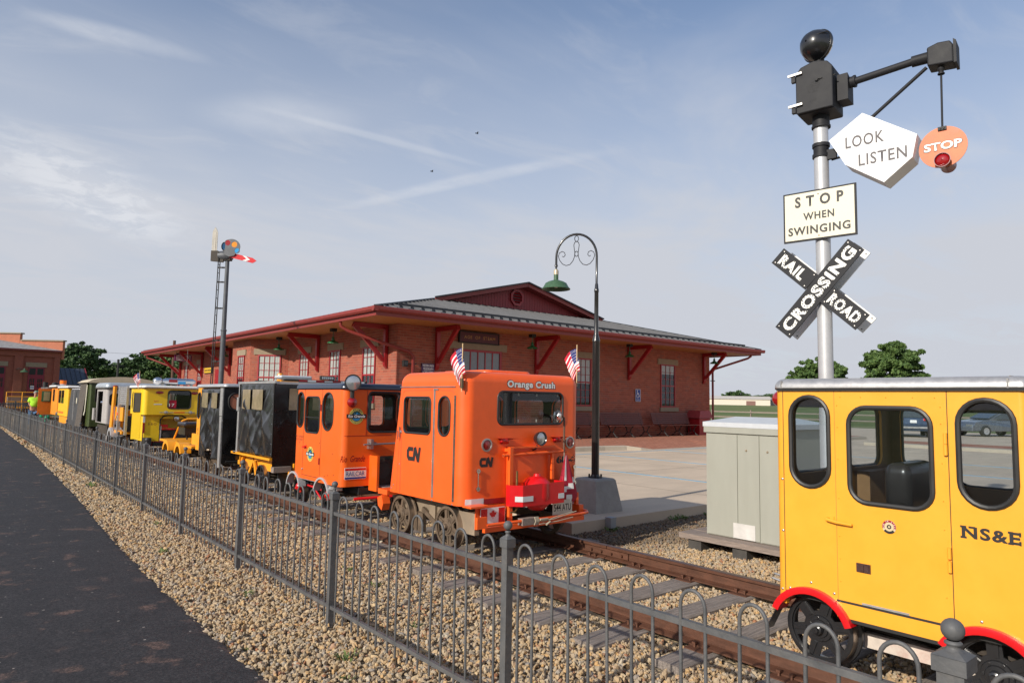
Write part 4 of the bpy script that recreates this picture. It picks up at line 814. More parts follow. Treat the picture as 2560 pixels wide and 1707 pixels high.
def far_door(a0, a1, top, name='door'):
    on_wall(RW, a0 - .15, a1 + .2, top + .02, top + .4, -.019, .02).build('lintel', M_STONE, rh)
    d = on_wall(RW, a0, a1, 0, top, -.019, .04).build(name, mat('dark_red_door', (0.2, 0.012, 0.03), 0.5, var=0.1), rh); BASE[d.name] = base_of(rh)
    mid = (a0 + a1) / 2
    for (p, q) in ((a0 + .08, mid - .06), (mid + .06, a1 - .08)):
        on_wall(RW, p, q, top - .62, top - .1, .041, .045).build('transom_pane', M_DARKIN, d)
        on_wall(RW, p + .05, q - .05, top - 1.7, top - .95, .041, .045).build('door_pane', M_DARKIN, d)
        for k in (1, 2): a = p + .05 + (q - p - .1) * k / 3; on_wall(RW, a - .012, a + .012, top - 1.7, top - .95, .046, .05).build('glazing_bar', M_TRIM, d)
        z = top - 1.32; on_wall(RW, p + .05, q - .05, z - .012, z + .012, .046, .051).build('glazing_bar', M_TRIM, d)
far_door(1.05, 2.2, 3.85); far_door(3.75, 4.9, 3.85); far_door(7.2, 8.5, 3.85)
t_ = thing('wall_lamp', tuple(P(3.0, 3.5, 0)), 'grey green gooseneck lamp left of the dark red door at the far left', 'lamp'); MB().tube([P(3.05, 3.62, .14), P(2.9, 3.7, .5), P(2.6, 3.62, .6)], .03, 6).build('arm', M_BLACKM, t_); MB().lathe(P(2.55, 3.6, .6), (0, 0, -1), [(-.12, .04), (0, .06), (.12, .25), (.2, .32)], 14).build('shade', M_GREENOLD, t_)
t_ = thing('paper_notice', tuple(P(1.5, 2.2, .05)), 'blue and white notice on the dark red far left door', 'sign'); on_wall(RW, 1.72, 1.98, 2.02, 2.3, .046, .06).build('sheet', M_WHITE, t_); on_wall(RW, 1.74, 1.96, 2.12, 2.2, .061, .063).build('print', M_BLUESIGN, t_)
sh = thing('tool_shed', (8.6, 74, 0), 'small red shed with dark blue metal roof beside the brick wing', 'building')
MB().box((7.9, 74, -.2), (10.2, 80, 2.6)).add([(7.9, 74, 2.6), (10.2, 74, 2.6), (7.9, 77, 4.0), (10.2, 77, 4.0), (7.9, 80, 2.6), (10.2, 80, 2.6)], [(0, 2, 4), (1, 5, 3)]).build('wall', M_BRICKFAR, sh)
r_ = MB().add([(7.6, 73.7, 2.5), (10.45, 73.7, 2.5), (10.45, 77, 4.1), (7.6, 77, 4.1), (10.45, 80.3, 2.5), (7.6, 80.3, 2.5)], [(0, 1, 2, 3), (3, 2, 4, 5)]).build('roof', mat('blue_grey_metal_roof', (0.05, 0.065, 0.09), 0.45, 0.3), sh); BASE[r_.name] = base_of(sh)
for k in range(8): x = 7.7 + k * .38; MB().bar((x, 73.72, 2.53), (x, 77, 4.13), .04, .05).build('roof_rib', M_METDK, r_)
MB().bar((10.47, 73.7, 2.5), (10.47, 77, 4.08), .06, .2).build('barge_board', M_BOARD, sh)

# ================================================================ railway track
XL, XRr = 4.275, 5.765; XC = 5.02; RT = 0.18
track = thing('railway_track', (XC, 0, 0), 'rusty railway track on weathered wooden ties in tan ballast', 'railway track')
prof = [(-.07, 0), (.07, 0), (.07, .012), (.012, .03), (.009, .105), (.036, .118), (.037, .146), (.028, .152), (-.028, .152), (-.037, .146), (-.036, .118), (-.009, .105), (-.012, .03), (-.07, .012)]
for xc in (XL, XRr):
    segs_ = [(-3, 7.93), (7.945, 20.0), (20.01, 34), (34.01, 60)] if xc == XL else [(-3, 5.2), (5.21, 17), (17.01, 30), (30.01, 60)]
    for a, c in segs_:
        rl = MB().prism([(xc + px, a, .046 + pz * .882) for px, pz in prof], (0, c - a, 0)).build('rail', M_RAIL, track)
        me = rl.data; me.materials.append(M_RAILTOP)
        for p in me.polygons:
            if p.normal.z > .5 and p.center.z > .1: p.material_index = 1
for (xc, yj) in ((XL, 7.937), (XRr, 5.205), (XL, 20.005), (XRr, 17.005)):
    for sd in (-1, 1):
        o = MB().prism([(xc + sd * .010, yj - .3, .072), (xc + sd * .03, yj - .3, .076), (xc + sd * .026, yj - .3, .138), (xc + sd * .010, yj - .3, .147)], (0, .6, 0))
        for k in range(4): o.cyl((xc + sd * .028, yj - .22 + k * .147, .108), (xc + sd * .055, yj - .22 + k * .147, .108), .013, 6, smooth=False)
        o.build('joint_bar', M_RAIL, track)
rt = random.Random(3); plate = None; y = -2.0; k = 0
while y < 56:
    yy = y + rt.uniform(-.04, .04); tl = rt.uniform(-.09, .09); sk = rt.uniform(-.03, .03); h = rt.uniform(.036, .045)
    x0, x1 = 3.72 + tl, 6.33 + tl; w = rt.uniform(.105, .125)
    o = MB(); n = 9 if y < 14 else 2; V = []; 
    for i in range(n):
        f_ = i / (n - 1); xx = x0 + (x1 - x0) * f_; ys = yy + sk * (f_ - .5); j1 = rt.uniform(-.008, .008); j2 = rt.uniform(-.008, .008)
        for (dy_, z) in ((-w + j1, -.14), (-w + j1, h - .012 + rt.uniform(-.006, .002)), (-w + .02, h), (-.01 + j1, h + rt.uniform(-.004, .003)), (w - .02, h), (w + j2, h - .012 + rt.uniform(-.006, .002)), (w + j2, -.14)): V.append((xx, ys + dy_, z))
    F_ = [(i * 7 + q, i * 7 + q + 1, (i + 1) * 7 + q + 1, (i + 1) * 7 + q) for i in range(n - 1) for q in range(6)] + [tuple(range(7)), tuple(range((n - 1) * 7, n * 7))]
    o.add(V, F_).build('tie', M_TIE, track)
    if y < 22:
        for xc in (XL, XRr):
            at = (xc, yy, h)
            if plate is None:
                p_ = MB().box((xc - .14, yy - .09, h - .004), (xc + .14, yy + .09, h + .008))
                for sx, sy in ((-.085, -.045), (-.085, .04), (.085, -.03), (.085, .05)): p_.cyl((xc + sx, yy + sy, h), (xc + sx * .98, yy + sy, h + .035), .009, 6).obox((xc + sx * .92, yy + sy, h + .037), (1, 0, 0), (0, 1, 0), (0, 0, 1), .017, .013, .007)
                plate = p_.mesh('tie_plate', M_RAIL, Vector(at))
            link('tie_plate', plate, track, at=at)
    y += .615; k += 1

# ================================================================ ornamental fence
FX = 2.41
fence = thing('fence', (FX, 0, 0), 'long grey hoop topped steel fence beside the asphalt path', 'fence')
py = [0.78 + 2.125 * i - 2.125 for i in range(23)]; py = [p for p in py if p < 46]
FB, FT = 0.145, 0.85
o = MB().box((FX - .0225, -.0225, -.05), (FX + .0225, .0225, .96)); postme = o.mesh('post', M_FENCE, Vector((FX, 0, 0)))
def cap_mesh(k, r_):
    q_ = .0305 * k; o = MB().box((FX - q_, -q_, .955), (FX + q_, q_, 1.0))
    o.add([(FX - q_, -q_, 1.001), (FX + q_, -q_, 1.001), (FX + q_, q_, 1.001), (FX - q_, q_, 1.001), (FX - .45 * q_, -.45 * q_, 1.016), (FX + .45 * q_, -.45 * q_, 1.016), (FX + .45 * q_, .45 * q_, 1.016), (FX - .45 * q_, .45 * q_, 1.016)], [(0, 1, 5, 4), (1, 2, 6, 5), (2, 3, 7, 6), (3, 0, 4, 7), (4, 5, 6, 7)])
    o.lathe((FX, 0, 1.013), (0, 0, 1), [(0, .019 * k), (.006, .013 * k), (.016, .011 * k), (.02, .016 * k), (.025, .016 * k), (.03, .011 * k)], 16).ball((FX, 0, 1.062 + .008 * k), r_, 18)
    return o.mesh('post_cap', M_FENCE, Vector((FX, 0, 0)))
capme = cap_mesh(1.0, .025); capbig = cap_mesh(1.55, .033); postbig = MB().box((FX - .037, -.037, -.05), (FX + .037, .037, .96)).mesh('post', M_FENCE, Vector((FX, 0, 0)))
for p in py:
    big = abs(p - .78) < .1; po = link('post', postbig if big else postme, fence, at=(FX, p, 0)); BASE[po.name] = Vector((FX, p, 0)); link('post_cap', capbig if big else capme, po, at=(FX, p, 0))
hoopme = {}
def hoop_mesh(n, seg):
    o = MB(); r = .0076; w = .058
    pts = [(FX, -w, FB - .09)] + [(FX, -w, .92)] + [(FX, -w * math.cos(math.pi * i / seg), .92 + .068 * math.sin(math.pi * i / seg)) for i in range(1, seg)] + [(FX, w, .92), (FX, w, FB - .09)]
    return o.tube(pts, r, n).mesh('hoop_picket', M_FENCE, Vector((FX, 0, 0)))
hoopme = [hoop_mesh(10, 12), hoop_mesh(6, 8), hoop_mesh(4, 5)]
for i in range(len(py) - 1):
    a, c = py[i] + .0225, py[i + 1] - .0225
    for z in (FB, FT): MB().box((FX - .0125, a, z - .0125), (FX + .0125, c, z + .0125)).build('rail', M_FENCE, fence)
    nh = 8; sp = (c - a) / nh
    for k in range(nh):
        yy = a + sp * (k + .5); lod = 0 if yy < 7 else (1 if yy < 18 else 2)
        hp_ = link('hoop_picket', hoopme[lod], fence, at=(FX + random.uniform(-.0015, .0015), yy + random.uniform(-.004, .004), random.uniform(-.006, .006))); hp_.rotation_euler = (R(random.uniform(-.5, .5)), R(random.uniform(-.6, .6)), R(random.uniform(-4, 4)))
f2 = thing('fence', (0, 62, 0), 'low dark fence crossing behind the man in the lime green shirt', 'fence')
A_ = Vector((-6, 58, 0)); B_ = Vector((8.5, 66, 0)); dv = (B_ - A_)
n = 90
mb_ = MB()
for i in range(n): p = A_ + dv * (i + .5) / n; mb_.cyl((p.x, p.y, 0), (p.x, p.y, .98), .028, 5)
mb_.build('pickets', mat('dark_far_fence', (0.05, 0.052, 0.058), 0.7), f2)
for z in (.16, .86): MB().bar(A_ + Vector((0, 0, z)), B_ + Vector((0, 0, z)), .06, .06).build('rail', M_FENCE, f2)
for i in range(8): p = A_ + dv * i / 7; MB().box((p.x - .05, p.y - .05, -.05), (p.x + .05, p.y + .05, 1.05)).build('post', M_FENCE, f2)

# ================================================================ street lamp on a concrete footing
lx, ly = 7.6, 7.14
lp = thing('street_lamp', (lx, ly, .15), 'tall black gooseneck street lamp with green shade on a concrete footing', 'street lamp')
o = MB().add([(lx - .29, ly - .29, .14), (lx + .29, ly - .29, .14), (lx + .29, ly + .29, .14), (lx - .29, ly + .29, .14), (lx - .28, ly - .28, .22), (lx + .28, ly - .28, .22), (lx + .28, ly + .28, .22), (lx - .28, ly + .28, .22), (lx - .215, ly - .215, .6), (lx + .215, ly - .215, .6), (lx + .215, ly + .215, .6), (lx - .215, ly + .215, .6), (lx - .19, ly - .19, .625), (lx + .19, ly - .19, .625), (lx + .19, ly + .19, .625), (lx - .19, ly + .19, .625)],
     [(a + i, a + (i + 1) % 4, a + 4 + (i + 1) % 4, a + 4 + i) for a in (0, 4, 8) for i in range(4)] + [(12, 13, 14, 15)]); o.build('footing', M_CONC, lp)
M_LAMPK = mat('black_lamp_post_paint', (0.014, 0.013, 0.013), 0.28, var=0.15, coat=0.5)
MB().lathe((lx, ly, .625), (0, 0, 1), [(0, .105), (.018, .105), (.02, .07), (.05, .06), (.05, .057)], 20).build('base_flange', M_LAMPK, lp)
for a in range(4): aa = R(45 + 90 * a); MB().cyl((lx + .088 * math.cos(aa), ly + .088 * math.sin(aa), .64), (lx + .088 * math.cos(aa), ly + .088 * math.sin(aa), .68), .014, 6, smooth=False).build('anchor_bolt', M_BLACKM, lp)
MB().lathe((lx, ly, 0), (0, 0, 1), [(.63, .058), (2.66, .056), (2.67, .06), (2.68, .058), (2.77, .037), (2.78, .034), (3.42, .031), (3.43, .036), (3.47, .036), (3.48, .03), (3.55, .024), (3.56, .018), (3.9, .018)], 24).build('pole', M_LAMPK, lp)
ld = Vector((-.60, .80, 0)).normalized(); LT = .63
def L2(a, z): return Vector((lx, ly, z)) + ld * a
arch = [L2(0, 3.85)] + [L2(LT / 2 - LT / 2 * math.cos(math.pi * k / 18), 3.98 + .36 * math.sin(math.pi * k / 18)) for k in range(19)] + [L2(LT, 3.86)]
MB().tube(arch, .018, 12).build('gooseneck', M_LAMPK, lp)
def spiral(c, r0, r1, a0, a1, n=22): return [(c[0] + (r0 + (r1 - r0) * i / n) * math.cos(R(a0 + (a1 - a0) * i / n)), c[1] + (r0 + (r1 - r0) * i / n) * math.sin(R(a0 + (a1 - a0) * i / n))) for i in range(n + 1)]
sc = MB()
for sgn in (-1, 1):
    q = [(.0, 4.225), (.03, 4.21), (.042, 4.17), (.036, 4.12), (.026, 4.05), (.03, 3.985), (.055, 3.92), (.10, 3.865), (.16, 3.85), (.215, 3.875), (.262, 3.935), (.283, 4.0), (.268, 4.05), (.225, 4.075), (.185, 4.055), (.175, 4.015), (.2, 3.985), (.222, 4.0)]
    sc.tube([L2(LT / 2 + sgn * a, z) for a, z in q], .006, 6)
sc.tube([L2(LT / 2 + .03 * math.cos(k * math.pi / 8), 4.27 + .045 * math.sin(k * math.pi / 8)) for k in range(16)], .006, 6, closed=True)
sc.tube([L2(LT / 2 + .026 * math.cos(k * math.pi / 8), 4.03 + .04 * math.sin(k * math.pi / 8)) for k in range(16)], .006, 6, closed=True)
sc.build('scrollwork', M_LAMPK, lp)
s0 = L2(LT, 0)
MB().lathe(s0, (0, 0, 1), [(3.87, .02), (3.86, .026), (3.84, .026), (3.83, .014), (3.80, .014)], 14).build('coupling', M_LAMPK, lp); MB().lathe(s0, (0, 0, 1), [(3.80, .012), (3.79, .03), (3.765, .038), (3.71, .038)], 16).build('socket', mat('pale_brass', (0.5, 0.42, 0.3), 0.4, 0.3), lp)
MB().lathe(s0, (0, 0, 1), [(3.71, .036), (3.63, .036), (3.62, .06), (3.60, .12), (3.575, .165), (3.52, .195), (3.485, .225), (3.48, .222), (3.515, .185), (3.57, .15), (3.59, .1)], 32).build('shade', M_GREENOLD, lp)
MB().ball(s0 + Vector((0, 0, 3.55)), .045, 12).build('bulb', MATS['lamp_bulb_glass'], lp)

M_SIGK = mat('weathered_black_signal_paint', (0.018, 0.018, 0.021), 0.58, var=0.2, vscale=8, bump=0.06, bscale=12, coat=0.0, spec=0.3)
# ================================================================ crossing signal
ps = Vector((6.82, 3.256, 0)); sr = Vector((math.sin(R(9.5)), -math.cos(R(9.5)), 0)); sn = Vector((-math.cos(R(9.5)), -math.sin(R(9.5)), 0))
xs = thing('crossing_signal', (ps.x, ps.y, 0), 'tall silver railroad crossing post with black signal box, bell, arm and signs', 'crossing signal')
def C2(a, z, d=0.0): return ps + sr * a + sn * d + Vector((0, 0, z))
Zv = Vector((0, 0, 1))
MB().cyl(C2(.0, -.1), C2(.0, 4.66), .071, 28).build('pole', M_SILVER, xs)
MB().lathe(C2(0, 0), (0, 0, 1), [(-.02, .26), (.03, .26), (.05, .12), (.5, .10), (.52, .075)], 24).build('pole_base', M_SIGK, xs)
MB().lathe(C2(.005, 0), (0, 0, 1), [(4.61, .085), (4.615, .092), (4.635, .092), (4.64, .085), (4.74, .082)], 24).build('collar', M_SIGK, xs)
cl = MB().lathe(C2(0, 0), (0, 0, 1), [(4.30, .072), (4.30, .085), (4.335, .085), (4.335, .074), (4.41, .074), (4.41, .085), (4.445, .085), (4.445, .072)], 24); cl.obox(C2(.11, 4.31, .02), sr, Zv, sn, .045, .05, .02); cl.cyl(C2(.10, 4.26, .0), C2(.2, 4.27, .0), .012, 6); cl.build('clamp', M_SIGK, xs)
# mechanism box: door face towards the track, deep body, domed top
bx = [(-.18, 4.74), (.18, 4.74), (.18, 5.17), (.13, 5.235), (0, 5.27), (-.13, 5.235), (-.18, 5.17)]
o = MB().prism([C2(a, z, .17) for a, z in bx], -sn * .34); b_ = o.build('signal_box', M_SIGK, xs); md = b_.modifiers.new('b', 'BEVEL'); md.width = .018; md.segments = 3; BASE[b_.name] = base_of(xs)
o = MB().prism([C2(a * 1.0, (z - 5) * .985 + 5, .172) for a, z in bx], sn * .028); d_ = o.build('box_door', M_SIGK, xs); md = d_.modifiers.new('b', 'BEVEL'); md.width = .01; md.segments = 2; BASE[d_.name] = base_of(xs)
MB().prism([C2(.19, 4.83, .08), C2(.19, 5.10, .08), C2(.19, 5.05, -.12), C2(.19, 4.83, -.12)], sr * .10).build('side_casting', M_SIGK, xs)
for z in (4.83, 5.16):
    MB().bar(C2(-.25, z, .215), C2(-.11, z + .006, .215), .02, .022).build('hinge_strap', M_STEEL, d_); MB().obox(C2(-.2, z - .04, .19), sr, Zv, sn, .02, .03, .02).build('hinge_lug', M_SIGK, xs)
ch = MB()
for k in range(9): p = C2(.03 + k * .02, 5.045 + .012 * math.sin(k) + k * .002, .215 - k * .006); ch.tube([p + sr * .013 * math.cos(q * math.pi / 4) + (Zv if k % 2 else sn) * .008 * math.sin(q * math.pi / 4) for q in range(8)], .0035, 5, closed=True)
ch.build('lock_chain', M_BLACKM, xs)
for k, (s_, w, h, z) in enumerate((('U', .03, .04, 5.055), ('USS&SCO', .13, .03, 5.01), ('SWISSVALE', .11, .022, 4.975), ('PA. U.S.A.', .10, .022, 4.945), ('2 WIRE', .06, .02, 4.85))): text('cast_lettering', s_, w, h, C2(-.01, z, .2015), sr, Zv, M_SIGK, xs, bold=.01)
# bell: two shells joined round a rim
bell = MB(); bc = C2(-.01, 5.50, .02); bax = (sn * .92 + Vector((0, 0, .05)) - sr * .35).normalized()
bell.lathe(bc, bax, [(-.12, .01), (-.115, .06), (-.09, .11), (-.05, .145), (-.02, .158), (-.018, .172), (.004, .172), (.006, .16), (.05, .155), (.10, .135), (.145, .10), (.17, .06), (.178, .01)], 32)
bell.build('bell', M_BLACK, xs); MB().tube([bc + bax * (.172 * math.sin(R(a_)) * .97) + (Vector((0, 0, 1)).cross(bax)).normalized() * (.156 * math.cos(R(a_))) + Vector((0, 0, .045 + .03 * math.cos(R(2 * a_)))) for a_ in range(5, 180, 9)], .006, 6).build('bell_ridge', M_BLACKM, xs); MB().lathe(bc, bax, [(-.035, .155), (-.035, .166), (-.026, .166), (-.026, .155)], 32).build('bell_band', M_CHROME, xs); MB().cyl(C2(0, 5.22), C2(0, 5.38), .05, 14).build('bell_stem', M_SIGK, xs)
# arm with banner
ar = MB().tube([C2(.16, 5.03, -.03), C2(.33, 5.035, -.03)], [.062, .055], 18); ar.lathe(C2(.32, 5.035, -.03), sr, [(0, .062), (.02, .062), (.02, .04)], 18); ar.cyl(C2(.33, 5.035, -.03), C2(.86, 5.075, -.03), .036, 18); ar.lathe(C2(.84, 5.074, -.03), sr, [(0, .036), (0, .052), (.16, .054)], 18); ar.build('arm', M_SIGK, xs)
o = MB().prism([C2(a, z, .07) for a, z in ((.98, 4.95), (1.19, 4.93), (1.19, 5.10), (1.165, 5.145), (1.07, 5.155), (.98, 5.13))], -sn * .19); b_ = o.build('arm_head', M_SIGK, xs); md = b_.modifiers.new('b', 'BEVEL'); md.width = .012; md.segments = 2
MB().prism([C2(a, z, .075) for a, z in ((1.192, 4.92), (1.215, 4.92), (1.215, 5.13), (1.192, 5.15))], -sn * .2).build('end_cover', M_SIGK, xs)
MB().cyl(C2(.43, 4.6, -.06), C2(.96, 4.98, -.03), .017, 12).build('brace_rod', M_SIGK, xs)
MB().lathe(C2(1.08, 4.93), (0, 0, -1), [(0, .03), (.02, .03), (.03, .022), (.05, .022), (.055, .03), (.065, .03)], 14).build('pivot', M_SIGK, xs); MB().cyl(C2(1.08, 4.88), C2(1.073, 4.34), .0095, 10).build('banner_rod', M_SIGK, xs)
M_STOPD = mat('faded_orange_disc', (0.62, 0.15, 0.05), 0.5, var=0.12, vscale=5, dirt=0.5, dirtcol=(0.62, 0.28, 0.14), dscale=5)
dc = C2(1.072, 4.165); dsc = sheet('stop_disc', [circ(.195, 40)], .008, dc, sr, Zv, M_STOPD, xs); BASE[dsc.name] = base_of(xs)
text('stop_lettering', 'STOP', .315, .088, C2(1.072, 4.178, .0075), sr, Zv, mat('disc_letter_edge', (0.1, 0.06, 0.04), 0.6), dsc, bold=.055); text('stop_lettering', 'STOP', .305, .078, C2(1.072, 4.178, .009), sr, Zv, M_LETTERW, dsc, bold=.035)
MB().obox(C2(1.073, 4.34, .012), sr, Zv, sn, .035, .016, .008).cyl(C2(1.06, 4.34, .0), C2(1.06, 4.34, .03), .008, 6).cyl(C2(1.087, 4.34, .0), C2(1.087, 4.34, .03), .008, 6).build('hanger_bracket', M_BLACKM, dsc)
lm = MB().lathe(C2(1.07, 4.03, -.07), sn, [(0, .04), (.0, .055), (.03, .06), (.08, .06), (.12, .066), (.13, .068), (.13, .062), (.118, .058)], 24); lm.lathe(C2(1.09, 4.02, -.02), -sn, [(0, .05), (.08, .058), (.13, .066), (.13, .06), (.12, .055)], 24); lm.build('stop_lamp', mat('dark_red_lamp_housing', (0.18, 0.012, 0.014), 0.35, coat=0.4), xs)
for s2 in (1, -1): MB().lathe(C2(1.07 if s2 > 0 else 1.09, 4.03, .04 if s2 > 0 else -.13), sn * s2, [(0, .058), (.012, .05), (.02, .03), (.024, .005)], 20).build('lamp_lens', M_REDLENS, xs)
# LOOK LISTEN box sign
hx = [(.425, 4.626), (.886, 4.30), (.844, 4.089), (.599, 3.894), (.259, 4.139), (.111, 4.419)]
lk = MB().prism([C2(a, z, .12) for a, z in hx], -sn * .26).build('look_listen_sign', mat('white_sign_enamel', (0.78, 0.77, 0.77), 0.45, var=0.04), xs); BASE[lk.name] = base_of(xs)
text('look_lettering', 'LOOK', .345, .118, C2(.437, 4.355, .1212), sr, Zv, mat('dark_grey_lettering', (0.06, 0.05, 0.055), 0.5), lk, bold=.016, space=1.12)
text('listen_lettering', 'LISTEN', .42, .118, C2(.59, 4.155, .1212), sr, Zv, MATS['dark_grey_lettering'], lk, bold=.016, space=1.1)
for a, z in ((.40, 4.56), (.47, 4.53), (.15, 4.42), (.2, 4.38)): MB().lathe(C2(a, z, .12), sn, [(0, .006), (.003, .005), (.004, .001)], 8).build('rivet', M_STEEL, lk)
# STOP WHEN SWINGING
sg = MB().prism([C2(a, z, .095) for a, z in ((-.36, 3.43), (.345, 3.43), (.345, 3.95), (-.36, 3.95))], -sn * .02).build('stop_when_swinging_sign', M_SIGK, xs); BASE[sg.name] = base_of(xs)
MB().prism([C2(a, z, .0955) for a, z in ((-.343, 3.447), (.328, 3.447), (.328, 3.933), (-.343, 3.933))], sn * .004).build('sign_face', M_CREAM, sg)
text('letters', 'S T O P', .47, .115, C2(-.005, 3.842, .1008), sr, Zv, M_LETTERK, sg, bold=.035, space=1.15); text('letters', 'WHEN', .30, .078, C2(-.01, 3.682, .1008), sr, Zv, M_LETTERK, sg, bold=.03, space=1.15); text('letters', 'SWINGING', .60, .088, C2(-.012, 3.54, .1008), sr, Zv, M_LETTERK, sg, bold=.032, space=1.15)
for z in (3.9, 3.47): MB().lathe(C2(-.01, z, .0995), sn, [(0, .008), (.003, .007), (.005, .001)], 8).build('rivet', M_STONE, sg)
# crossbucks, front pair lettered with reflector buttons, back pair seen from behind
cc = C2(-.015, 2.925, 0)
def blade(ang, L0, L1, body, off, w=.19, letter=True, lab=None):
    U = (sr * math.cos(R(ang)) + Zv * math.sin(R(ang))); V = (-sr * math.sin(R(ang)) + Zv * math.cos(R(ang))); o_ = cc + sn * off
    out_ = [(L0, -w / 2), (L1, -w / 2), (L1, w / 2), (L0, w / 2)]
    m_ = M_SIGK if letter else M_WHITE
    b_ = sheet('crossbuck_blade', [out_], .02, o_, U, V, m_, xs); BASE[b_.name] = base_of(xs)
    if letter:
        for (w0, t0_, t1_) in body:
            text('letters', w0, t1_ - t0_, .122, o_ + U * (t0_ + t1_) / 2 + sn * .0115, U, V, M_LETTERW, b_, bold=.045, space=1.14)
        # dark buttons along the letters
        bt = MB(); nb = 0
        for (w0, t0_, t1_) in body:
            me = textmesh(w0, t1_ - t0_, .122, bold=-.02, space=1.14); import_pts = [v.co.copy() for v in me.vertices]; bpy.data.meshes.remove(me); acc = []
            for p in import_pts:
                if all((p - q).length > .021 for q in acc): acc.append(p)
            for p in acc: c_ = o_ + U * ((t0_ + t1_) / 2 + p.x * .93) + V * p.y * .92 + sn * .013; bt.lathe(c_, sn, [(0, .0066), (.002, .005), (.0025, .0005)], 6)
        bt.build('reflector_buttons', M_BLACKM, b_, kind='stuff')
    for a, v in ((L0 + .03, w / 2 - .025), (L0 + .03, -w / 2 + .025), (L1 - .03, w / 2 - .025), (L1 - .03, -w / 2 + .025)): MB().lathe(o_ + U * a + V * v + sn * .0105, sn, [(0, .007), (.004, .006), (.005, .001)], 8).build('rivet', M_STEEL if letter else M_BLACKM, b_)
    return b_
AX = math.degrees(math.atan2(.823, .715)); AR = -math.degrees(math.atan2(.74, .79))
blade(49.0, -.565, .535, [('CROSSING', -.52, .49)], .105)
blade(-43.5, -.56, -.10, [('RAIL', -.51, -.20)], .1045); blade(-43.5, .10, .535, [('ROAD', .14, .495)], .1045)
blade(49.0, -.56, .54, None, -.115, letter=False); blade(-43.5, -.55, -.097, None, -.116, letter=False); blade(-43.5, .097, .55, None, -.116, letter=False)
MB().obox(C2(0, 2.925, 0), sr, Zv, sn, .03, .05, .104).build('crossbuck_mount', M_STEEL, xs)

# ================================================================ semaphore mast
mx_, my_ = 7.2, 23.95
sm = thing('semaphore_signal', (mx_, my_, 0), 'tall grey semaphore mast with ladder and red and white striped arm', 'railway signal')
M_MAST = mat('weathered_grey_mast_paint', (0.085, 0.09, 0.10), 0.5, 0.1, var=0.3, vscale=3)
MB().lathe((mx_, my_, 0), (0, 0, 1), [(0, .12), (1.3, .09), (2.0, .085), (3.92, .085), (3.93, .1), (3.97, .1), (3.98, .075), (6.35, .065)], 16).build('mast', M_MAST, sm)
vd = Vector((.768, -.64, 0))      # roughly across the view; the ladder stands on the far-left side of the mast
lb = Vector((mx_, my_, 0)) - vd * .33
ld_ = Vector((.64, .768, 0))
for s_ in (-1, 1): MB().tube([lb + ld_ * .14 * s_ + vd * -.03 * s_ + Zv * .1, lb + ld_ * .14 * s_ + vd * -.03 * s_ + vd * .05 + Zv * 6.6], .017, 6).build('ladder_stile', M_BLACKM, sm)
for k in range(21): z = .4 + k * .29; MB().cyl(lb + ld_ * .14 + vd * (-.03 + .05 * z / 6.6) + Zv * z, lb - ld_ * .14 + vd * (.03 + .05 * z / 6.6) + Zv * z, .010, 5).build('ladder_rung', M_BLACKM, sm)
for z in (1.6, 2.9, 3.6, 4.7, 5.6, 6.1): MB().bar(lb + Zv * z, Vector((mx_, my_, z)), .03, .05).build('ladder_bracket', M_BLACKM, sm)
hc_ = Vector((mx_, my_, 6.5)); 
MB().lathe(hc_ - vd * .15, vd, [(-.16, .05), (-.14, .16), (0, .18), (.18, .18), (.3, .13), (.32, .05)], 18).build('mechanism_case', M_MAST, sm)
MB().obox(hc_ + Vector((0, 0, .02)), vd, ld_, Zv, .12, .1, .18).build('bearing_casting', M_GREASE, sm)
av = (vd * .985 - Zv * .0 + ld_ * -.0); av = Vector((.78, -.625, -.02)).normalized()
def SP(a, z, d=-.16): return hc_ + vd * a + ld_ * d + Zv * z
arm_o = [(.12, .10), (.55, .085), (.92, .07), (1.05, 0.0), (.92, -.105), (.5, -.085), (.12, -.07)]
slope = -.19
arm3 = MB().prism([SP(a, z + slope * (a - .12)) for a, z in arm_o], ld_ * .02).build('signal_arm', M_RED, sm); BASE[arm3.name] = base_of(sm)
MB().prism([SP(a, z + slope * (a - .12), -.162) for a, z in ((.57, .084), (.69, .08), (.83, -.01), (.69, -.092), (.57, -.088), (.71, -.005))], ld_ * -.003).build('chevron', M_WHITE, arm3)
arm2 = MB().prism([SP(a, z, -.1) for a, z in ((-.52, .12), (-.34, .12), (-.34, .78), (-.36, .86), (-.43, .98), (-.50, .86), (-.52, .78))], ld_ * .02).build('upright_arm', mat('weathered_pale_arm', (0.42, 0.39, 0.34), 0.6, var=0.2, vscale=3), sm); BASE[arm2.name] = base_of(sm)
MB().prism([SP(a, z, -.104) for a, z in ((-.43, .14), (-.40, .14), (-.40, .80), (-.43, .84))], ld_ * -.004).build('stiffener', mat('pale_arm_rib', (0.55, 0.5, 0.42), 0.6), arm2)
MB().prism([SP(a, z, -.12) for a, z in ((-.53, -.2), (-.1, -.24), (-.1, .0), (-.3, .16), (-.53, .16))], ld_ * .06).build('arm_casting', M_GREASE, sm)
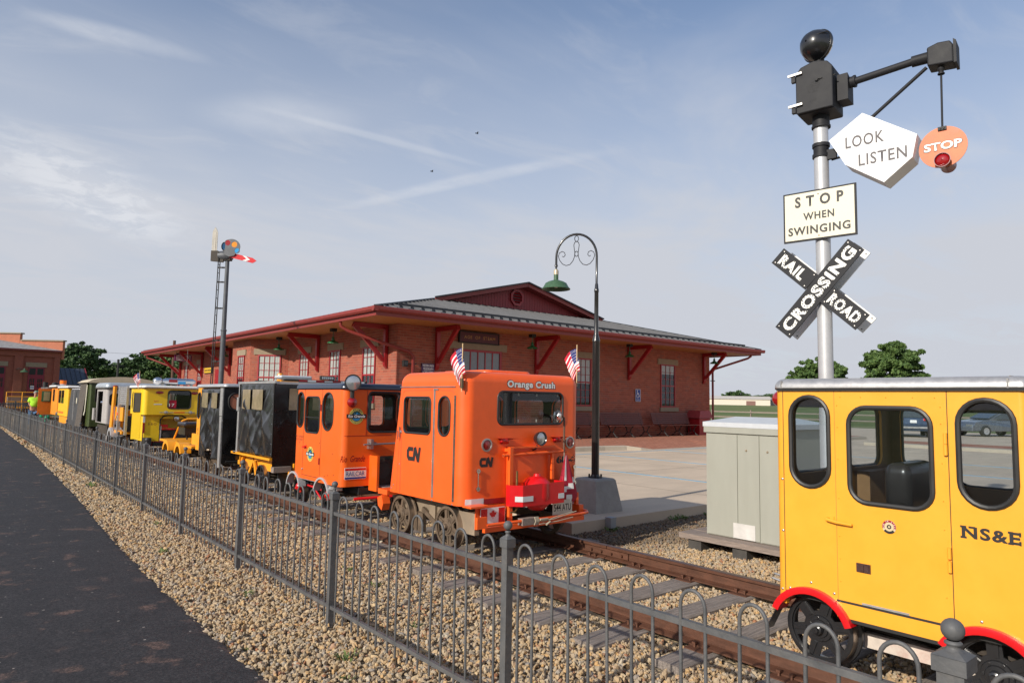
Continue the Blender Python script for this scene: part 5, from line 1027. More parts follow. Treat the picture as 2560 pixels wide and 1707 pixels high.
# spectacle plates: one facing front with red, amber and blue glasses, one behind
c_sp = (.19, .28); pl = [(c_sp[0] + .30 * math.cos(R(k)), c_sp[1] + .27 * math.sin(R(k))) for k in range(-60, 150, 15)] + [(-.02, .25), (-.06, .02), (.12, -.06), (.30, -.02)]
holes_ = [circ(.10, 18, (.06, .42)), circ(.10, 18, (.29, .36)), circ(.085, 18, (.39, .15))]
sp = sheet('spectacle_plate', [pl] + holes_, .02, SP(0, 0, -.2), vd, Zv, M_MAST, sm); BASE[sp.name] = base_of(sm)
for (c2, mm_) in (((.06, .42), M_REDLENS), ((.29, .36), M_AMBERLENS), ((.39, .15), M_BLUELENS)): MB().prism([SP(c2[0] + .095 * math.cos(k * math.pi / 9), c2[1] + .095 * math.sin(k * math.pi / 9), -.204) for k in range(18)], ld_ * .008).build('spectacle_glass', mm_, sp)
sp2 = MB().prism([SP(-.17 + .09 * math.cos(k * math.pi / 8), .36 + .13 * math.sin(k * math.pi / 8), .1) for k in range(16)], ld_ * .012).build('rear_spectacle_glass', M_BLUELENS, sm); BASE[sp2.name] = base_of(sm)
MB().tube([SP(-.17 + .10 * math.cos(k * math.pi / 8), .36 + .14 * math.sin(k * math.pi / 8), .1) for k in range(16)], .018, 6, closed=True).build('rear_spectacle_rim', M_MAST, sp2)

# ================================================================ equipment cabinet on timbers, small junction box
cab = thing('equipment_cabinet', (7.21, 4.93, .2), 'large grey green lidded cabinet standing on weathered timbers', 'cabinet')
CX = 7.21
MB().box((CX, 3.86, .2), (8.1, 4.93, 1.475)).build('body', M_GREYBOX, cab)
rf_ = MB().add([(CX - .03, 3.83, 1.48), (CX - .03, 4.96, 1.48), (8.13, 4.96, 1.48), (8.13, 3.83, 1.48), (CX - .03, 3.83, 1.535), (CX - .03, 4.96, 1.535), (8.13, 4.96, 1.535), (8.13, 3.83, 1.535), (7.65, 4.0, 1.60), (7.65, 4.8, 1.60)], [(0, 1, 5, 4), (1, 2, 6, 5), (2, 3, 7, 6), (3, 0, 4, 7), (4, 5, 9, 8), (5, 6, 9), (6, 7, 8, 9), (7, 4, 8), (0, 3, 2, 1)]).build('lid', M_BOXROOF, cab)
MB().box((CX - .026, 3.84, 1.41), (CX - .0125, 4.95, 1.479)).build('lid_band', M_GREYBOX, cab)
for y0, y1 in ((4.50, 4.92), (4.22, 4.49), (3.87, 4.21)): MB().box((CX - .012, y0 + .006, .21), (CX - .001, y1 - .006, 1.395)).build('side_panel', M_GREYBOX, cab)
MB().box((CX - .018, 4.28, .21), (CX - .0125, 4.56, .38)).build('patch', mat('bleached_patch', (0.55, 0.53, 0.5), 0.8, var=0.15), cab)
for y in (4.385, 4.12): MB().ball((CX - .012, y, 1.22), .014, 8).build('knob', M_STONE, cab)
tb = thing('timber_skid', (7.6, 4, 0), 'weathered timber skid carrying the grey cabinet', 'timber')
MB().box((7.02, 3.6, .135), (7.30, 5.20, .195)).build('plank', M_WOODOLD, tb); MB().box((7.32, 3.6, .135), (8.3, 5.20, .197)).build('plank', M_WOODOLD, tb)
for y in (3.75, 4.4, 5.0): MB().box((7.06, y - .09, -.03), (8.3, y + .09, .134)).build('bearer', mat('tarred_timber', (0.06, 0.055, 0.05), 0.8, var=0.3), tb)
jb = thing('junction_box', (7.2, 6.45, 0), 'small grey metal junction box against the concrete pavement edge', 'box'); MB().box((7.13, 6.40, .04), (7.235, 6.50, .175)).build('case', mat('galvanised_steel', (0.4, 0.42, 0.44), 0.45, 0.5), jb); MB().box((7.125, 6.395, .165), (7.24, 6.505, .18)).build('lid', MATS['galvanised_steel'], jb); MB().cyl((7.18, 6.45, -.05), (7.18, 6.45, .04), .03, 8).build('conduit', M_BLACKM, jb)

# ================================================================ benches and litter bin on the plaza
def bench(x0, x1, label, first=[None]):
    if first[0] is None:
        t_ = thing('bench', (x0, 19.55, .3), label, 'bench', 'brown slatted benches along the depot wall'); L = 2.85; Y = 19.55
        for k in range(5): MB().box((x0, Y - .42 + k * .095, .775), (x0 + L, Y - .34 + k * .095, .80)).build('seat_slat', M_BENCH, t_)
        for k in range(6): z = .84 + k * .085; MB().obox((x0 + L / 2 - .12, Y + .10 + k * .028, z + .03), (1, 0, 0), (0, .31, .95), (0, -.95, .31), L / 2 - .06, .036, .012).build('back_slat', M_BENCH, t_)
        for xx in (x0 + .35, x0 + L / 2, x0 + L - .3):
            f = MB(); f.tube([(xx, Y - .48, .31), (xx, Y - .36, .36), (xx, Y - .22, .52), (xx, Y - .3, .70), (xx, Y - .4, .77)], .022, 6); f.tube([(xx, Y + .2, .31), (xx, Y + .08, .36), (xx, Y - .06, .52), (xx, Y + .0, .70), (xx, Y + .1, .8), (xx, Y + .28, 1.32)], .022, 6); f.bar((xx, Y - .22, .52), (xx, Y - .06, .52), .03, .03); f.bar((xx, Y - .4, .765), (xx, Y + .06, .765), .03, .025)
            f.build('leg_frame', M_BLACKM, t_)
        MB().cyl((x0 + .35, Y - .14, .42), (x0 + L - .3, Y - .14, .42), .014, 6).build('stretcher', M_BENCH, t_); first[0] = t_; return t_
    c = copy_tree(first[0], None, (x0, 19.55, .3)); c['label'] = label; return c
bench(18.05, 20.9, 'brown slatted bench partly hidden behind the street lamp pole'); bench(21.3, 24.1, 'brown slatted bench under the blue wheelchair sign'); bench(24.7, 27.6, 'brown slatted bench beside the red litter bin, under the depot window')
tr = thing('litter_bin', (28.2, 19.65, .3), 'red hooded litter bin at the right end of the depot benches', 'litter bin')
MB().box((27.75, 19.35, .3), (28.65, 20.0, 1.08)).build('body', M_TRIM, tr); MB().add([(27.65, 19.28, 1.1), (28.75, 19.28, 1.1), (28.75, 20.05, 1.1), (27.65, 20.05, 1.1), (27.8, 19.33, 1.45), (28.6, 19.33, 1.45), (28.6, 20.0, 1.45), (27.8, 20.0, 1.45)], [(0, 1, 5, 4), (1, 2, 6, 5), (2, 3, 7, 6), (3, 0, 4, 7), (4, 5, 6, 7), (0, 3, 2, 1)]).build('hood', mat('dull_red_hood', (0.3, 0.04, 0.045), 0.5), tr); MB().box((27.8, 19.36, 1.08), (28.6, 19.98, 1.099)).build('slot', M_BLACKM, tr)

# ================================================================ railcars
X0, X1 = 4.15, 5.89
WH = {}
def wheel_mesh(r, m, key, nslot=6, hub=None):
    if key in WH: return WH[key]
    slots = []
    for k in range(nslot):
        a0 = 360 / nslot * k + 14; a1 = a0 + 360 / nslot - 28 + 4; q = []
        for i in range(5): a = R(a0 + (a1 - a0) * i / 4); q.append((r * .82 * math.cos(a), r * .82 * math.sin(a)))
        for i in range(4): a = R(a1 - 9 - (a1 - a0 - 18) * i / 3); q.append((r * .50 * math.cos(a), r * .50 * math.sin(a)))
        slots.append(q)
    me = flat([circ(r * .9, 40)] + slots, .012); place(me, (-.012, 0, 0), (0, -1, 0), (0, 0, 1))
    bm = bmesh.new(); bm.from_mesh(me); bpy.data.meshes.remove(me)
    o = MB()
    o.lathe((0, 0, 0), (1, 0, 0), [(-.035, r * .86), (-.038, r * .96), (-.034, r), (.032, r + .001), (.036, r + .02), (.05, r + .024), (.058, r + .012), (.058, r * .9), (.0, r * .87), (-.035, r * .86)], 44, 0)
    o.lathe((0, 0, 0), (1, 0, 0), [(-.034, r + .0006), (.031, r + .0012)], 44, 1)
    for k in range(nslot): a = R(360 / nslot * k + 2); o.obox((-.022, r * .64 * math.cos(a), r * .64 * math.sin(a)), (1, 0, 0), (0, math.cos(a), math.sin(a)), (0, -math.sin(a), math.cos(a)), .005, r * .2, .011)
    o.lathe((-.018, 0, 0), (-1, 0, 0), [(0, r * .38), (.012, r * .36), (.014, r * .27), (.022, r * .25), (.024, r * .16), (.055, r * .14), (.06, r * .09), (.075, r * .08), (.076, .002)], 24, 2)
    for k in range(nslot): a = R(360 / nslot * k + 30); o.cyl((-.018, r * .31 * math.cos(a), r * .31 * math.sin(a)), (-.036, r * .31 * math.cos(a), r * .31 * math.sin(a)), .009, 6, smooth=False)
    m2 = o.mesh('w', [m, M_TREAD, hub or m]); 
    bm.from_mesh(m2); out_ = bpy.data.meshes.new('wheel'); bm.to_mesh(out_); bm.free(); bpy.data.meshes.remove(m2)
    for q in (m, M_TREAD, hub or m): out_.materials.append(q)
    out_.set_sharp_from_angle(angle=R(38)); WH[key] = out_; return out_
def wheels(car, ys, r=.215, m=None, key='black', hub=None):
    me = wheel_mesh(r, m or M_BLACK, key, hub=hub)
    for y in ys:
        w = link('wheel', me, car, at=(4.275, y, RT + r)); w.rotation_euler = (R(23 * y), 0, 0)
        w = link('wheel', me, car, at=(5.765, y, RT + r)); w.rotation_euler = (0, 0, math.pi)
        MB().cyl((4.30, y, RT + r), (5.74, y, RT + r), .03, 10).build('axle', M_GREASE, car)
def underframe(car, y0, y1, z=.5, m=None, h=.09):
    o = MB()
    for x in (4.42, 5.55): o.box((x, y0, z - h), (x + .06, y1, z))
    for y in (y0, (y0 + y1) / 2, y1 - .06): o.box((4.481, y, z - h + .005), (5.549, y + .06, z - .005))
    return o.build('underframe', m or M_GREASE, car)
def strip(car, name, m, x, y0, y1, z0, z1, d=.004): return MB().box((x - d, y0, z0), (x + .001, y1, z1)).build(name, m, car)
def screws(car, x, pts, r=.008, m=None):
    o = MB()
    for y, z in pts: o.lathe((x, y, z), (-1, 0, 0), [(0, r), (.003, r * .9), (.005, r * .4), (.0052, .001)], 8)
    return o.build('screws', m or M_STEEL, car)
def seam(car, x, y0, y1, z0, z1, m=None, w=.004):
    """thin dark door gap drawn round a rectangle as sunk strips standing a hair proud"""
    o = MB()
    for a in ((y0, y0 + w, z0, z1), (y1 - w, y1, z0, z1)): o.box((x - .0008, a[0], a[2]), (x + .001, a[1], a[3]))
    o.box((x - .0008, y0 + w, z1 - w), (x + .001, y1 - w, z1)); return o.build('door_gap', m or M_BLACKM, car)
def fender(car, y, zc, r0, r1, a0, a1, m, x0=4.12, x1=4.24, name='fender', n=16, lip=.018):
    o = MB(); vs = []; fs = []
    for i in range(n + 1):
        a = R(a0 + (a1 - a0) * i / n); c, s_ = math.cos(a), math.sin(a)
        for (x, r) in ((x0, r0), (x0 - .004, (r0 + r1) / 2), (x0, r1), (x1, r1), (x1, r0)): vs.append((x, y - r * c, zc + r * s_))
    for i in range(n):
        for k in range(5): fs.append((i * 5 + k, i * 5 + (k + 1) % 5, (i + 1) * 5 + (k + 1) % 5, (i + 1) * 5 + k))
    return o.add(vs, fs + [(0, 1, 2, 3, 4), tuple(range(n * 5, n * 5 + 5))], 0, True).build(name, m, car)

# ---- the yellow motorcar in the right foreground
ye = thing('railcar', (XC, 1.65, 0), 'bright yellow railcar lettered NS&E with silver roof and red fenders, in the right foreground', 'railcar', 'railcars lined up on the track')
body = shell(ye, 'body', X0, X1, .97, 2.32, .515, 1.845, .045, 0, M_YELLOW, M_INT,
    [('x0', 1.975, 2.215, 1.25, 1.80, .118), ('x0', 1.415, 1.855, 1.19, 1.74, .10), ('x0', 1.035, 1.285, 1.24, 1.79, .124),
     ('x1', 1.975, 2.215, 1.25, 1.80, .118), ('x1', 1.415, 1.855, 1.17, 1.73, .11), ('x1', 1.035, 1.285, 1.24, 1.79, .124),
     ('y1', 4.35, 4.90, 1.30, 1.75, .08), ('y1', 5.14, 5.69, 1.30, 1.75, .08), ('y0', 4.35, 4.9, 1.3, 1.75, .08), ('y0', 5.14, 5.69, 1.3, 1.75, .08)],
    cuts=[((4.0, 1.945, .4), (6.1, 2.26, .60)), ((4.0, 1.02, .4), (6.1, 1.34, .60))], gasket=.015)
rbox('roof', X0 - .012, X1 + .012, .955, 2.335, 1.846, 1.915, .06, .055, M_ALU, ye, seg=6)
MB().box((X0 - .016, .96, 1.838), (X0 - .004, 2.30, 1.847)).build('drip_moulding', M_BLACKM, ye)
for y in (2.268, 1.052): MB().box((X0 - .0135, y - .004, 1.852), (X0 - .0, y + .004, 1.9)).bar((X0 + .03, y, 1.9155), (X1 - .03, y, 1.9155), .008, .003).build('roof_seam', M_STEEL, ye)
wheels(ye, (2.1, 1.18), .205, M_BLACK, 'black205')
for y in (2.1, 1.18): fender(ye, y, RT + .205, .222, .262, 20 if y > 2 else 35, 158 if y > 2 else 150, M_RED)
MB().prism([(4.13, 2.31, .50), (4.22, 2.31, .50), (4.22, 2.395, .33), (4.13, 2.395, .33)], (0, -.006, .0)).build('mud_flap', M_BLACK, ye)
MB().box((X0 - .0025, 1.35, .60), (X0 + .001, 1.945, .612)).build('door_sill_line', M_BLACKM, ye); MB().box((X0 - .004, 1.55, .613), (X0 + .001, 1.80, .624)).build('worn_sill_strip', M_ALU, ye)
seam(ye, X0, 1.335, 1.352, .61, 1.835, M_YELLOW, .003); MB().box((X0 - .0022, 1.331, .60), (X0 + .001, 1.3345, 1.836)).build('door_gap', M_BLACKM, ye); MB().box((X0 - .0015, 1.936, .60), (X0 + .001, 1.9375, 1.836)).build('door_gap', M_INT, ye)
MB().box((X0 - .0022, 2.262, .58), (X0 + .001, 2.2655, 1.838)).build('corner_joint', M_BLACKM, ye)
for z in (1.585, 1.525, .985, .915): MB().cyl((X0 - .012, 1.342, z - .03), (X0 - .012, 1.342, z + .028), .010, 10).build('hinge', M_YELLOW, ye)
MB().tube([(X0 - .002, 1.985, 1.075), (X0 - .025, 1.985, 1.07), (X0 - .028, 1.93, 1.062), (X0 - .02, 1.84, 1.056)], [.012, .010, .009, .008], 8).box((X0 - .006, 1.95, 1.055), (X0 - .001, 2.0, 1.09)).build('door_handle', M_YELLOW, ye)
MB().box((X0 - .007, 1.748, .795), (X0 + .001, 1.826, .845)).box((X0 - .012, 1.755, .80), (X0 - .007, 1.778, .84)).box((X0 - .012, 1.784, .80), (X0 - .007, 1.80, .84)).build('latch_plate', mat('brown_latch', (0.05, 0.02, 0.015), 0.5, bump=.3), ye)
screws(ye, X0, [(2.235, .615), (2.10, .675), (1.96, .64), (1.318, .615), (1.21, .665), (2.275, 1.28), (2.275, .96), (2.285, .6)], .008)
screws(ye, X0, [(y, 1.80) for y in (1.90, 1.78, 1.64, 1.5, 1.39)] + [(1.364, z) for z in (1.75, 1.66, 1.45, 1.25, 1.1, .75)] + [(1.92, z) for z in (1.75, 1.62, 1.43, 1.2, .98, .85, .72)], .003, M_YELLOW)
# black serif lettering and the round emblem
def serif_text(par, x, yc, zc, w, h):
    L = text('lettering', 'NS&E', w, h, (x, yc, zc), (0, -1, 0), (0, 0, 1), M_LETTERK, par, bold=.035, space=1.15)
    s_ = MB(); u = w / 2
    def bx(a, c, z0, z1): s_.box((x - .0012, yc - c, zc + z0), (x - .0002, yc - a, zc + z1))
    for a, c in ((-u - .006, -u + .022),): bx(a, c, -h / 2 - .001, -h / 2 + .009); bx(a, c, h / 2 - .009, h / 2 + .001)
    bx(-u + .032, -u + .062, h / 2 - .009, h / 2 + .001); bx(u - .052, u - .03, -h / 2 - .001, -h / 2 + .009); bx(u - .052, u - .03, h / 2 - .009, h / 2 + .001); bx(u - .006, u + .003, h / 2 - .02, h / 2 + .001); bx(u - .006, u + .003, -h / 2 - .001, -h / 2 + .02)
    s_.build('serifs', M_LETTERK, par)
serif_text(ye, X0 - .0012, 1.157, 1.105, .255, .062)
em = sheet('round_emblem', [circ(.037, 30)], .002, (X0 - .001, 1.642, 1.075), (0, -1, 0), (0, 0, 1), mat('emblem_cream', (0.62, 0.5, 0.3), 0.5), ye); BASE[em.name] = base_of(ye)
sheet('emblem_band', [stroke([(.031 * math.cos(R(a)), .031 * math.sin(R(a))) for a in range(-20, 201, 11)], .011)], .001, (X0 - .0028, 1.642, 1.075), (0, -1, 0), (0, 0, 1), M_TRIM, em)
sheet('emblem_base', [stroke([(.031 * math.cos(R(a)), .031 * math.sin(R(a))) for a in range(-140, -39, 10)], .013)], .001, (X0 - .0031, 1.642, 1.075), (0, -1, 0), (0, 0, 1), M_LETTERK, em); sheet('emblem_wheel', [circ(.012, 16), circ(.006, 10)], .001, (X0 - .0028, 1.642, 1.075), (0, -1, 0), (0, 0, 1), M_LETTERK, em)
for k, ch_ in enumerate('AGE OF STEAM'):
    if ch_ == ' ': continue
    a = R(195 - k * 19.1); U = Vector((0, -math.sin(a), 0)) ; tang = Vector((0, -math.sin(a), -math.cos(a))); nrm = Vector((0, -math.cos(a), math.sin(a)))
    text('emblem_lettering', ch_, .0055, .0075, Vector((X0 - .0036, 1.642, 1.075)) + nrm * .031, tang, nrm, M_LETTERW, em)
# rounded interior: bench seat, engine cover, floor
MB().box((X0 + .05, 1.0, .56), (X1 - .05, 2.28, .60)).build('floor', M_BLACKM, ye)
rbox('seat_back', 4.62, 5.1, 1.70, 1.86, .9, 1.40, .05, .07, M_SEAT, ye); rbox('seat_cushion', 4.6, 5.12, 1.42, 1.80, .78, .92, .04, .05, M_SEAT, ye)
rbox('engine_cover', 4.85, 5.25, 1.05, 1.55, .58, .85, .03, .03, M_INT, ye); MB().box((5.2, 2.18, .6), (5.8, 2.27, 1.28)).build('control_panel', M_INT, ye)
underframe(ye, .95, 2.3, .51, M_GREASE); fr = MB().box((4.40, 1.3, .30), (4.44, 1.90, .385)).build('side_rail', mat('chipped_white_paint', (0.6, 0.52, 0.45), 0.55, var=.2, dirt=.6, dirtcol=(0.35, 0.08, 0.05), dscale=8), ye)
MB().box((X0 + .002, 1.36, .495), (X0 + .03, 1.93, .514)).build('body_edge', M_BLACKM, ye)
MB().box((4.5, 1.35, .33), (5.5, 1.95, .42)).cyl((4.45, 1.95, .42), (4.45, 1.4, .36), .012, 8).cyl((4.55, 1.9, .36), (5.4, 1.7, .36), .05, 12).build('drive_gear', M_GREASE, ye)
bcn = MB().lathe((4.46, 2.33, 1.79), (0, 1, 0), [(0, .05), (.02, .055), (.08, .06), (.085, .066), (.10, .066)], 24).build('marker_lamp', M_BLACKM, ye); BASE[bcn.name] = base_of(ye); MB().lathe((4.46, 2.43, 1.79), (0, 1, 0), [(0, .064), (.03, .058), (.06, .04), (.075, .01)], 24).build('lens', M_REDLENS, bcn)
MB().tube([(4.35, 2.33, .62), (4.35, 2.45, .63), (4.35, 2.47, .60), (4.35, 2.35, .58)], .007, 6).build('lifting_handle', M_STEEL, ye)

# ---- orange rounded car with CN lettering
cn = thing('railcar', (XC, 6.6, 0), 'rounded orange railcar lettered Orange Crush and CN, largest in the middle', 'railcar', 'railcars lined up on the track')
Y0 = 5.75; XQ = 5.86  # rear face window, lamps and lettering scaled about the camera onto this plane
shell(cn, 'body', X0, XQ, Y0, 7.30, .655, 2.05, .135, .12, M_ORANGE, M_INTDK,
    [('x0', 6.37, 6.93, 1.36, 1.765, .06), ('x0', 5.995, 6.215, 1.36, 1.775, .105), ('x1', 6.37, 6.93, 1.36, 1.765, .06), ('x1', 5.995, 6.215, 1.36, 1.775, .105),
     ('y0', 4.60, 5.565, 1.488, 1.842, .07), ('y1', 4.3, 4.95, 1.40, 1.80, .08), ('y1', 5.1, 5.75, 1.40, 1.80, .08)], rake=.22, gasket=.013, seg=8)
rbox('roof_hatch', 4.62, 5.32, 6.0, 6.9, 2.04, 2.085, .1, .03, M_ORANGE, cn)
MB().cyl((X0 - .006, 5.90, 1.88), (X0 - .006, 7.02, 1.88), .007, 8).build('drip_rail', M_STEEL, cn)
seam(cn, X0, 6.97, 6.98, .66, 1.62, M_INTORANGE, .0035)
dg = MB().tube([(X0, 7.055, .68), (X0, 7.0, 1.60), (X0, 6.97, 1.80), (X0, 6.93, 1.84), (X0, 6.34, 1.845)], .0022, 5).tube([(X0, 6.24, 1.845), (X0, 5.96, 1.84), (X0, 5.93, 1.81)], .0022, 5).build('door_gap', M_INTORANGE, cn)
for y, m_ in ((6.295, M_STEEL), (5.905, mat('brown_riveted_hinge', (0.16, 0.12, 0.09), 0.5, .5, var=.3))):
    s_ = strip(cn, 'piano_hinge', m_, X0, y - .017, y + .017, .69, 1.845 if y > 6 else 1.79, .005); BASE[s_.name] = base_of(cn)
    screws(s_, X0 - .005, [(y + (.009 if k % 2 else -.009), .72 + k * .052) for k in range(21)], .004, M_CHROME)
    MB().cyl((X0 - .006, y, .69), (X0 - .006, y, 1.79), .004, 6).build('hinge_pin', m_, s_)
MB().box((X0 - .012, 6.22, 1.845), (X0 + .001, 6.31, 1.862)).build('hinge_top', M_STEEL, cn)
dh = MB().lathe((X0, 7.0, 1.36), (-1, 0, 0), [(0, .028), (.006, .026), (.01, .012), (.03, .01)], 14).obox((X0 - .035, 7.0, 1.325), (0, 0, 1), (0, 1, 0), (1, 0, 0), .05, .008, .006).obox((X0 - .012, 7.0, 1.36), (0, 0, 1), (0, 1, 0), (1, 0, 0), .06, .012, .004).build('door_handle', M_CHROME, cn)
screws(cn, X0, [(7.0, .99), (7.12, .74), (7.17, .7), (5.92, .66), (6.3, .66)], .010)
def cn_logo(par, o, U, V, h, name='railway_logo'):
    w = h * .30; k = h / 1.0
    c = [(1.02, 1 - .15), (.32, .85), (.15, .68), (.15, .32), (.32, .15), (1.12, .15), (1.22, .3), (1.40, .85)]
    pts = [(.98 * h, .83 * h), (.34 * h, .83 * h), (.17 * h, .66 * h), (.17 * h, .34 * h), (.34 * h, .17 * h), (1.12 * h, .17 * h), (1.32 * h, .83 * h), (1.52 * h, .83 * h), (1.86 * h, .17 * h), (2.02 * h, .17 * h), (2.12 * h, 1.0 * h)]
    pts = [(p[0] * .82 - .86 * h, p[1] - h / 2) for p in pts]
    A_ = sheet(name, [stroke(pts[:6] + [(1.27 * h * .82 - .86 * h, .95 * h - h / 2)], h * .29)], .002, o, U, V, M_LETTERK, par)
    sheet(name, [stroke([(1.27 * h * .82 - .86 * h, .98 * h - h / 2), (1.80 * h * .82 - .86 * h, .03 * h - h / 2)], h * .30)], .002, Vector(o) + Vector(U).cross(Vector(V)) * .0003, U, V, M_LETTERK, par)
    sheet(name, [stroke([(1.80 * h * .82 - .86 * h, .0 * h - h / 2), (2.03 * h * .82 - .86 * h, 1.0 * h - h / 2)], h * .27)], .002, Vector(o) + Vector(U).cross(Vector(V)) * .0006, U, V, M_LETTERK, par)
cn_logo(cn, (X0 - .0012, 6.70, 1.125), (0, -1, 0), (0, 0, 1), .165)
cn_logo(cn, (4.455, Y0 - .0012, 1.095), (1, 0, 0), (0, 0, 1), .102)
text('name_lettering', 'Orange Crush', .725, .112, (5.08, Y0 - .001, 1.918), (1, 0, 0), (0, 0, 1), M_LETTERK, cn, bold=.075, space=1.08); text('name_lettering', 'Orange Crush', .71, .098, (5.08, Y0 - .003, 1.918), (1, 0, 0), (0, 0, 1), M_LETTERW, cn, bold=.045, space=1.1)
nb = text('number_lettering', '168-6', .38, .09, (5.60, Y0 - .001, 1.083), (1, 0, 0), (0, 0, 1), M_LETTERK, cn, bold=.06, space=1.05)
for v in nb.data.vertices:      # the lettering follows the rounded corner
    d_ = v.co.x + XC - (XQ - .135)
    if d_ > 0: an = d_ / .135; v.co.x += .135 * math.sin(an) - d_; v.co.y += .135 * (1 - math.cos(an))
sg_ = MB()
for k in range(3): sg_.box((5.41 + k * .078 + .031, Y0 - .0028, 1.033), (5.41 + k * .078 + .0365, Y0 - .0022, 1.133))
sg_.build('stencil_breaks', M_ORANGE, cn)
for x in (4.455, 5.68):
    l_ = MB().lathe((x, Y0, 1.275), (0, -1, 0), [(0, .070), (.012, .070), (.014, .055), (.004, .052)], 32).build('tail_lamp', M_STEEL, cn); BASE[l_.name] = base_of(cn); MB().lathe((x, Y0 - .004, 1.275), (0, -1, 0), [(0, .055), (.006, .04), (.008, .001)], 28).build('lens', M_REDLENS, l_)
for x in (4.68, 5.46): rbox('marker_lamp', x - .06, x + .06, Y0 - .045, Y0 + .005, 1.285, 1.345, .03, .025, mat('bright_red_lens', (0.55, 0.01, 0.012), 0.2, coat=.8), cn)
hl_ = MB().lathe((5.13, Y0 - .03, 1.335), (0, -1, 0), [(0, .02), (.01, .05), (.04, .07), (.09, .078), (.095, .078), (.095, .07), (.085, .065)], 28).tube([(5.10, Y0, 1.2), (5.10, Y0 - .06, 1.22), (5.11, Y0 - .07, 1.26)], .010, 8).build('spot_lamp', M_BLACK, cn); BASE[hl_.name] = base_of(cn); MB().lathe((5.13, Y0 - .112, 1.335), (0, -1, 0), [(0, .067), (.008, .04), (.011, .001)], 28).build('lens', M_LAMPGLASS, hl_)
def wrench(x, z0, z1):
    o = MB().bar((x, Y0 - .012, z0), (x, Y0 - .012, z1), .012, .008, up=(0, 1, 0))
    for z, s_ in ((z0, -1), (z1, 1)): o.lathe((x, Y0 - .004, z), (0, -1, 0), [(0, .024), (.016, .024), (.016, .009), (0, .009)], 12)
    return o.build('open_wrench_latch', M_CHROME, cn)
wrench(4.345, .825, 1.01); wrench(5.755, .81, .99)
# reflector tapes and lower red band
strip_ = MB().box((4.27, Y0 - .0025, .66), (4.72, Y0 - .001, .715)).build('red_band', M_TRIM, cn); MB().prism([(X0 + .055, Y0 + .016, .665), (X0 + .12, Y0 - .004, .665), (4.43, Y0 - .004, .665), (4.43, Y0 - .004, .725), (X0 + .12, Y0 - .004, .725), (X0 + .055, Y0 + .014, .725)], (0, .002, 0)).build('reflective_tape', M_GLOSSW, cn)
MB().box((X0 - .002, 5.93 + .06, 1.655), (X0 + .001, 5.93 + .10, 1.70)).build('number_sticker', M_LETTERW, cn) if False else None
MB().box((X0 + .002, 5.80 + .14, 1.625), (X0 + .003, 5.81 + .15, 1.66)).build('number_sticker', M_LETTERW, cn) if False else None
# engine hatch panel, rack, red tool tray and tank
MB().box((4.78, Y0 - .012, .86), (5.36, Y0 - .002, 1.235)).build('engine_hatch', M_ORANGE, cn); MB().box((4.76, Y0 - .09, 1.235), (5.38, Y0 - .002, 1.25)).box((4.76, Y0 - .0125, 1.215), (5.38, Y0 - .002, 1.234)).build('hatch_lip', M_ORANGE, cn)
YR = 5.67
rk = MB().cyl((4.62, YR, 1.165), (5.55, YR, 1.185), .017, 12).box((4.70, YR - .02, .40), (4.745, YR + .015, 1.25)).box((4.725, YR + .05, .50), (4.75, YR + .07, 1.25)).box((5.33, YR + .0, .88), (5.365, YR + .03, 1.2)).box((4.70, YR + .016, 1.20), (4.74, Y0 - .003, 1.235)).box((5.33, YR + .031, 1.15), (5.36, Y0 - .003, 1.18))
rk.build('lift_rack', M_ORANGE, cn); MB().lathe((4.618, YR, 1.165), (-1, 0, 0), [(0, .010), (.001, .010), (.0015, .001)], 10).build('tube_end', M_BLACKM, cn)
bm_ = MB().box((4.205, 5.55, .455), (4.33, 5.58, .57)).tube([(4.33, 5.56, .485), (4.6, 5.55, .485), (5.72, 5.55, .485), (5.80, 5.57, .487), (5.85, 5.63, .49), (5.86, 5.80, .49)], .017, 10).box((4.34, 5.60, .40), (5.78, 5.64, .45)).box((5.76, 5.66, .45), (5.83, 5.86, .56)).box((5.79, 5.74, .50), (5.83, 5.78, .69)).box((4.16, 5.60, .655), (4.40, 5.749, .672)).build('rear_bumper', M_ORANGE, cn)
MB().box((4.30, 5.71, .42), (4.695, 5.72, .655)).build('rear_apron', M_ORANGE, cn)
fl_ = MB().prism([(4.350 + p[0], 5.696, .548 + p[1]) for p in [(q[0] + .165, q[1]) for q in rrect(.33, .165, .012, 3)]], (0, -.004, 0)).build('canadian_flag_plate', M_LETTERW, cn); BASE[fl_.name] = base_of(cn)
for a, c in ((4.357, 4.440), (4.590, 4.673)): MB().box((a, 5.6905, .472), (c, 5.6915, .624)).build('red_bar', M_RED, fl_)
leaf = [(0, 1), (.14, .72), (.30, .82), (.24, .45), (.46, .62), (.52, .48), (.82, .52), (.72, .32), (.80, .22), (.42, -.12), (.46, -.30), (.06, -.22), (.05, -.62), (-.05, -.62), (-.06, -.22), (-.46, -.30), (-.42, -.12), (-.80, .22), (-.72, .32), (-.82, .52), (-.52, .48), (-.46, .62), (-.24, .45), (-.30, .82), (-.14, .72)]
sheet('maple_leaf', [[(p[0] * .058, p[1] * .058) for p in leaf]], .001, (4.515, 5.6908, .551), (1, 0, 0), (0, 0, 1), M_RED, fl_)
ty = 5.50
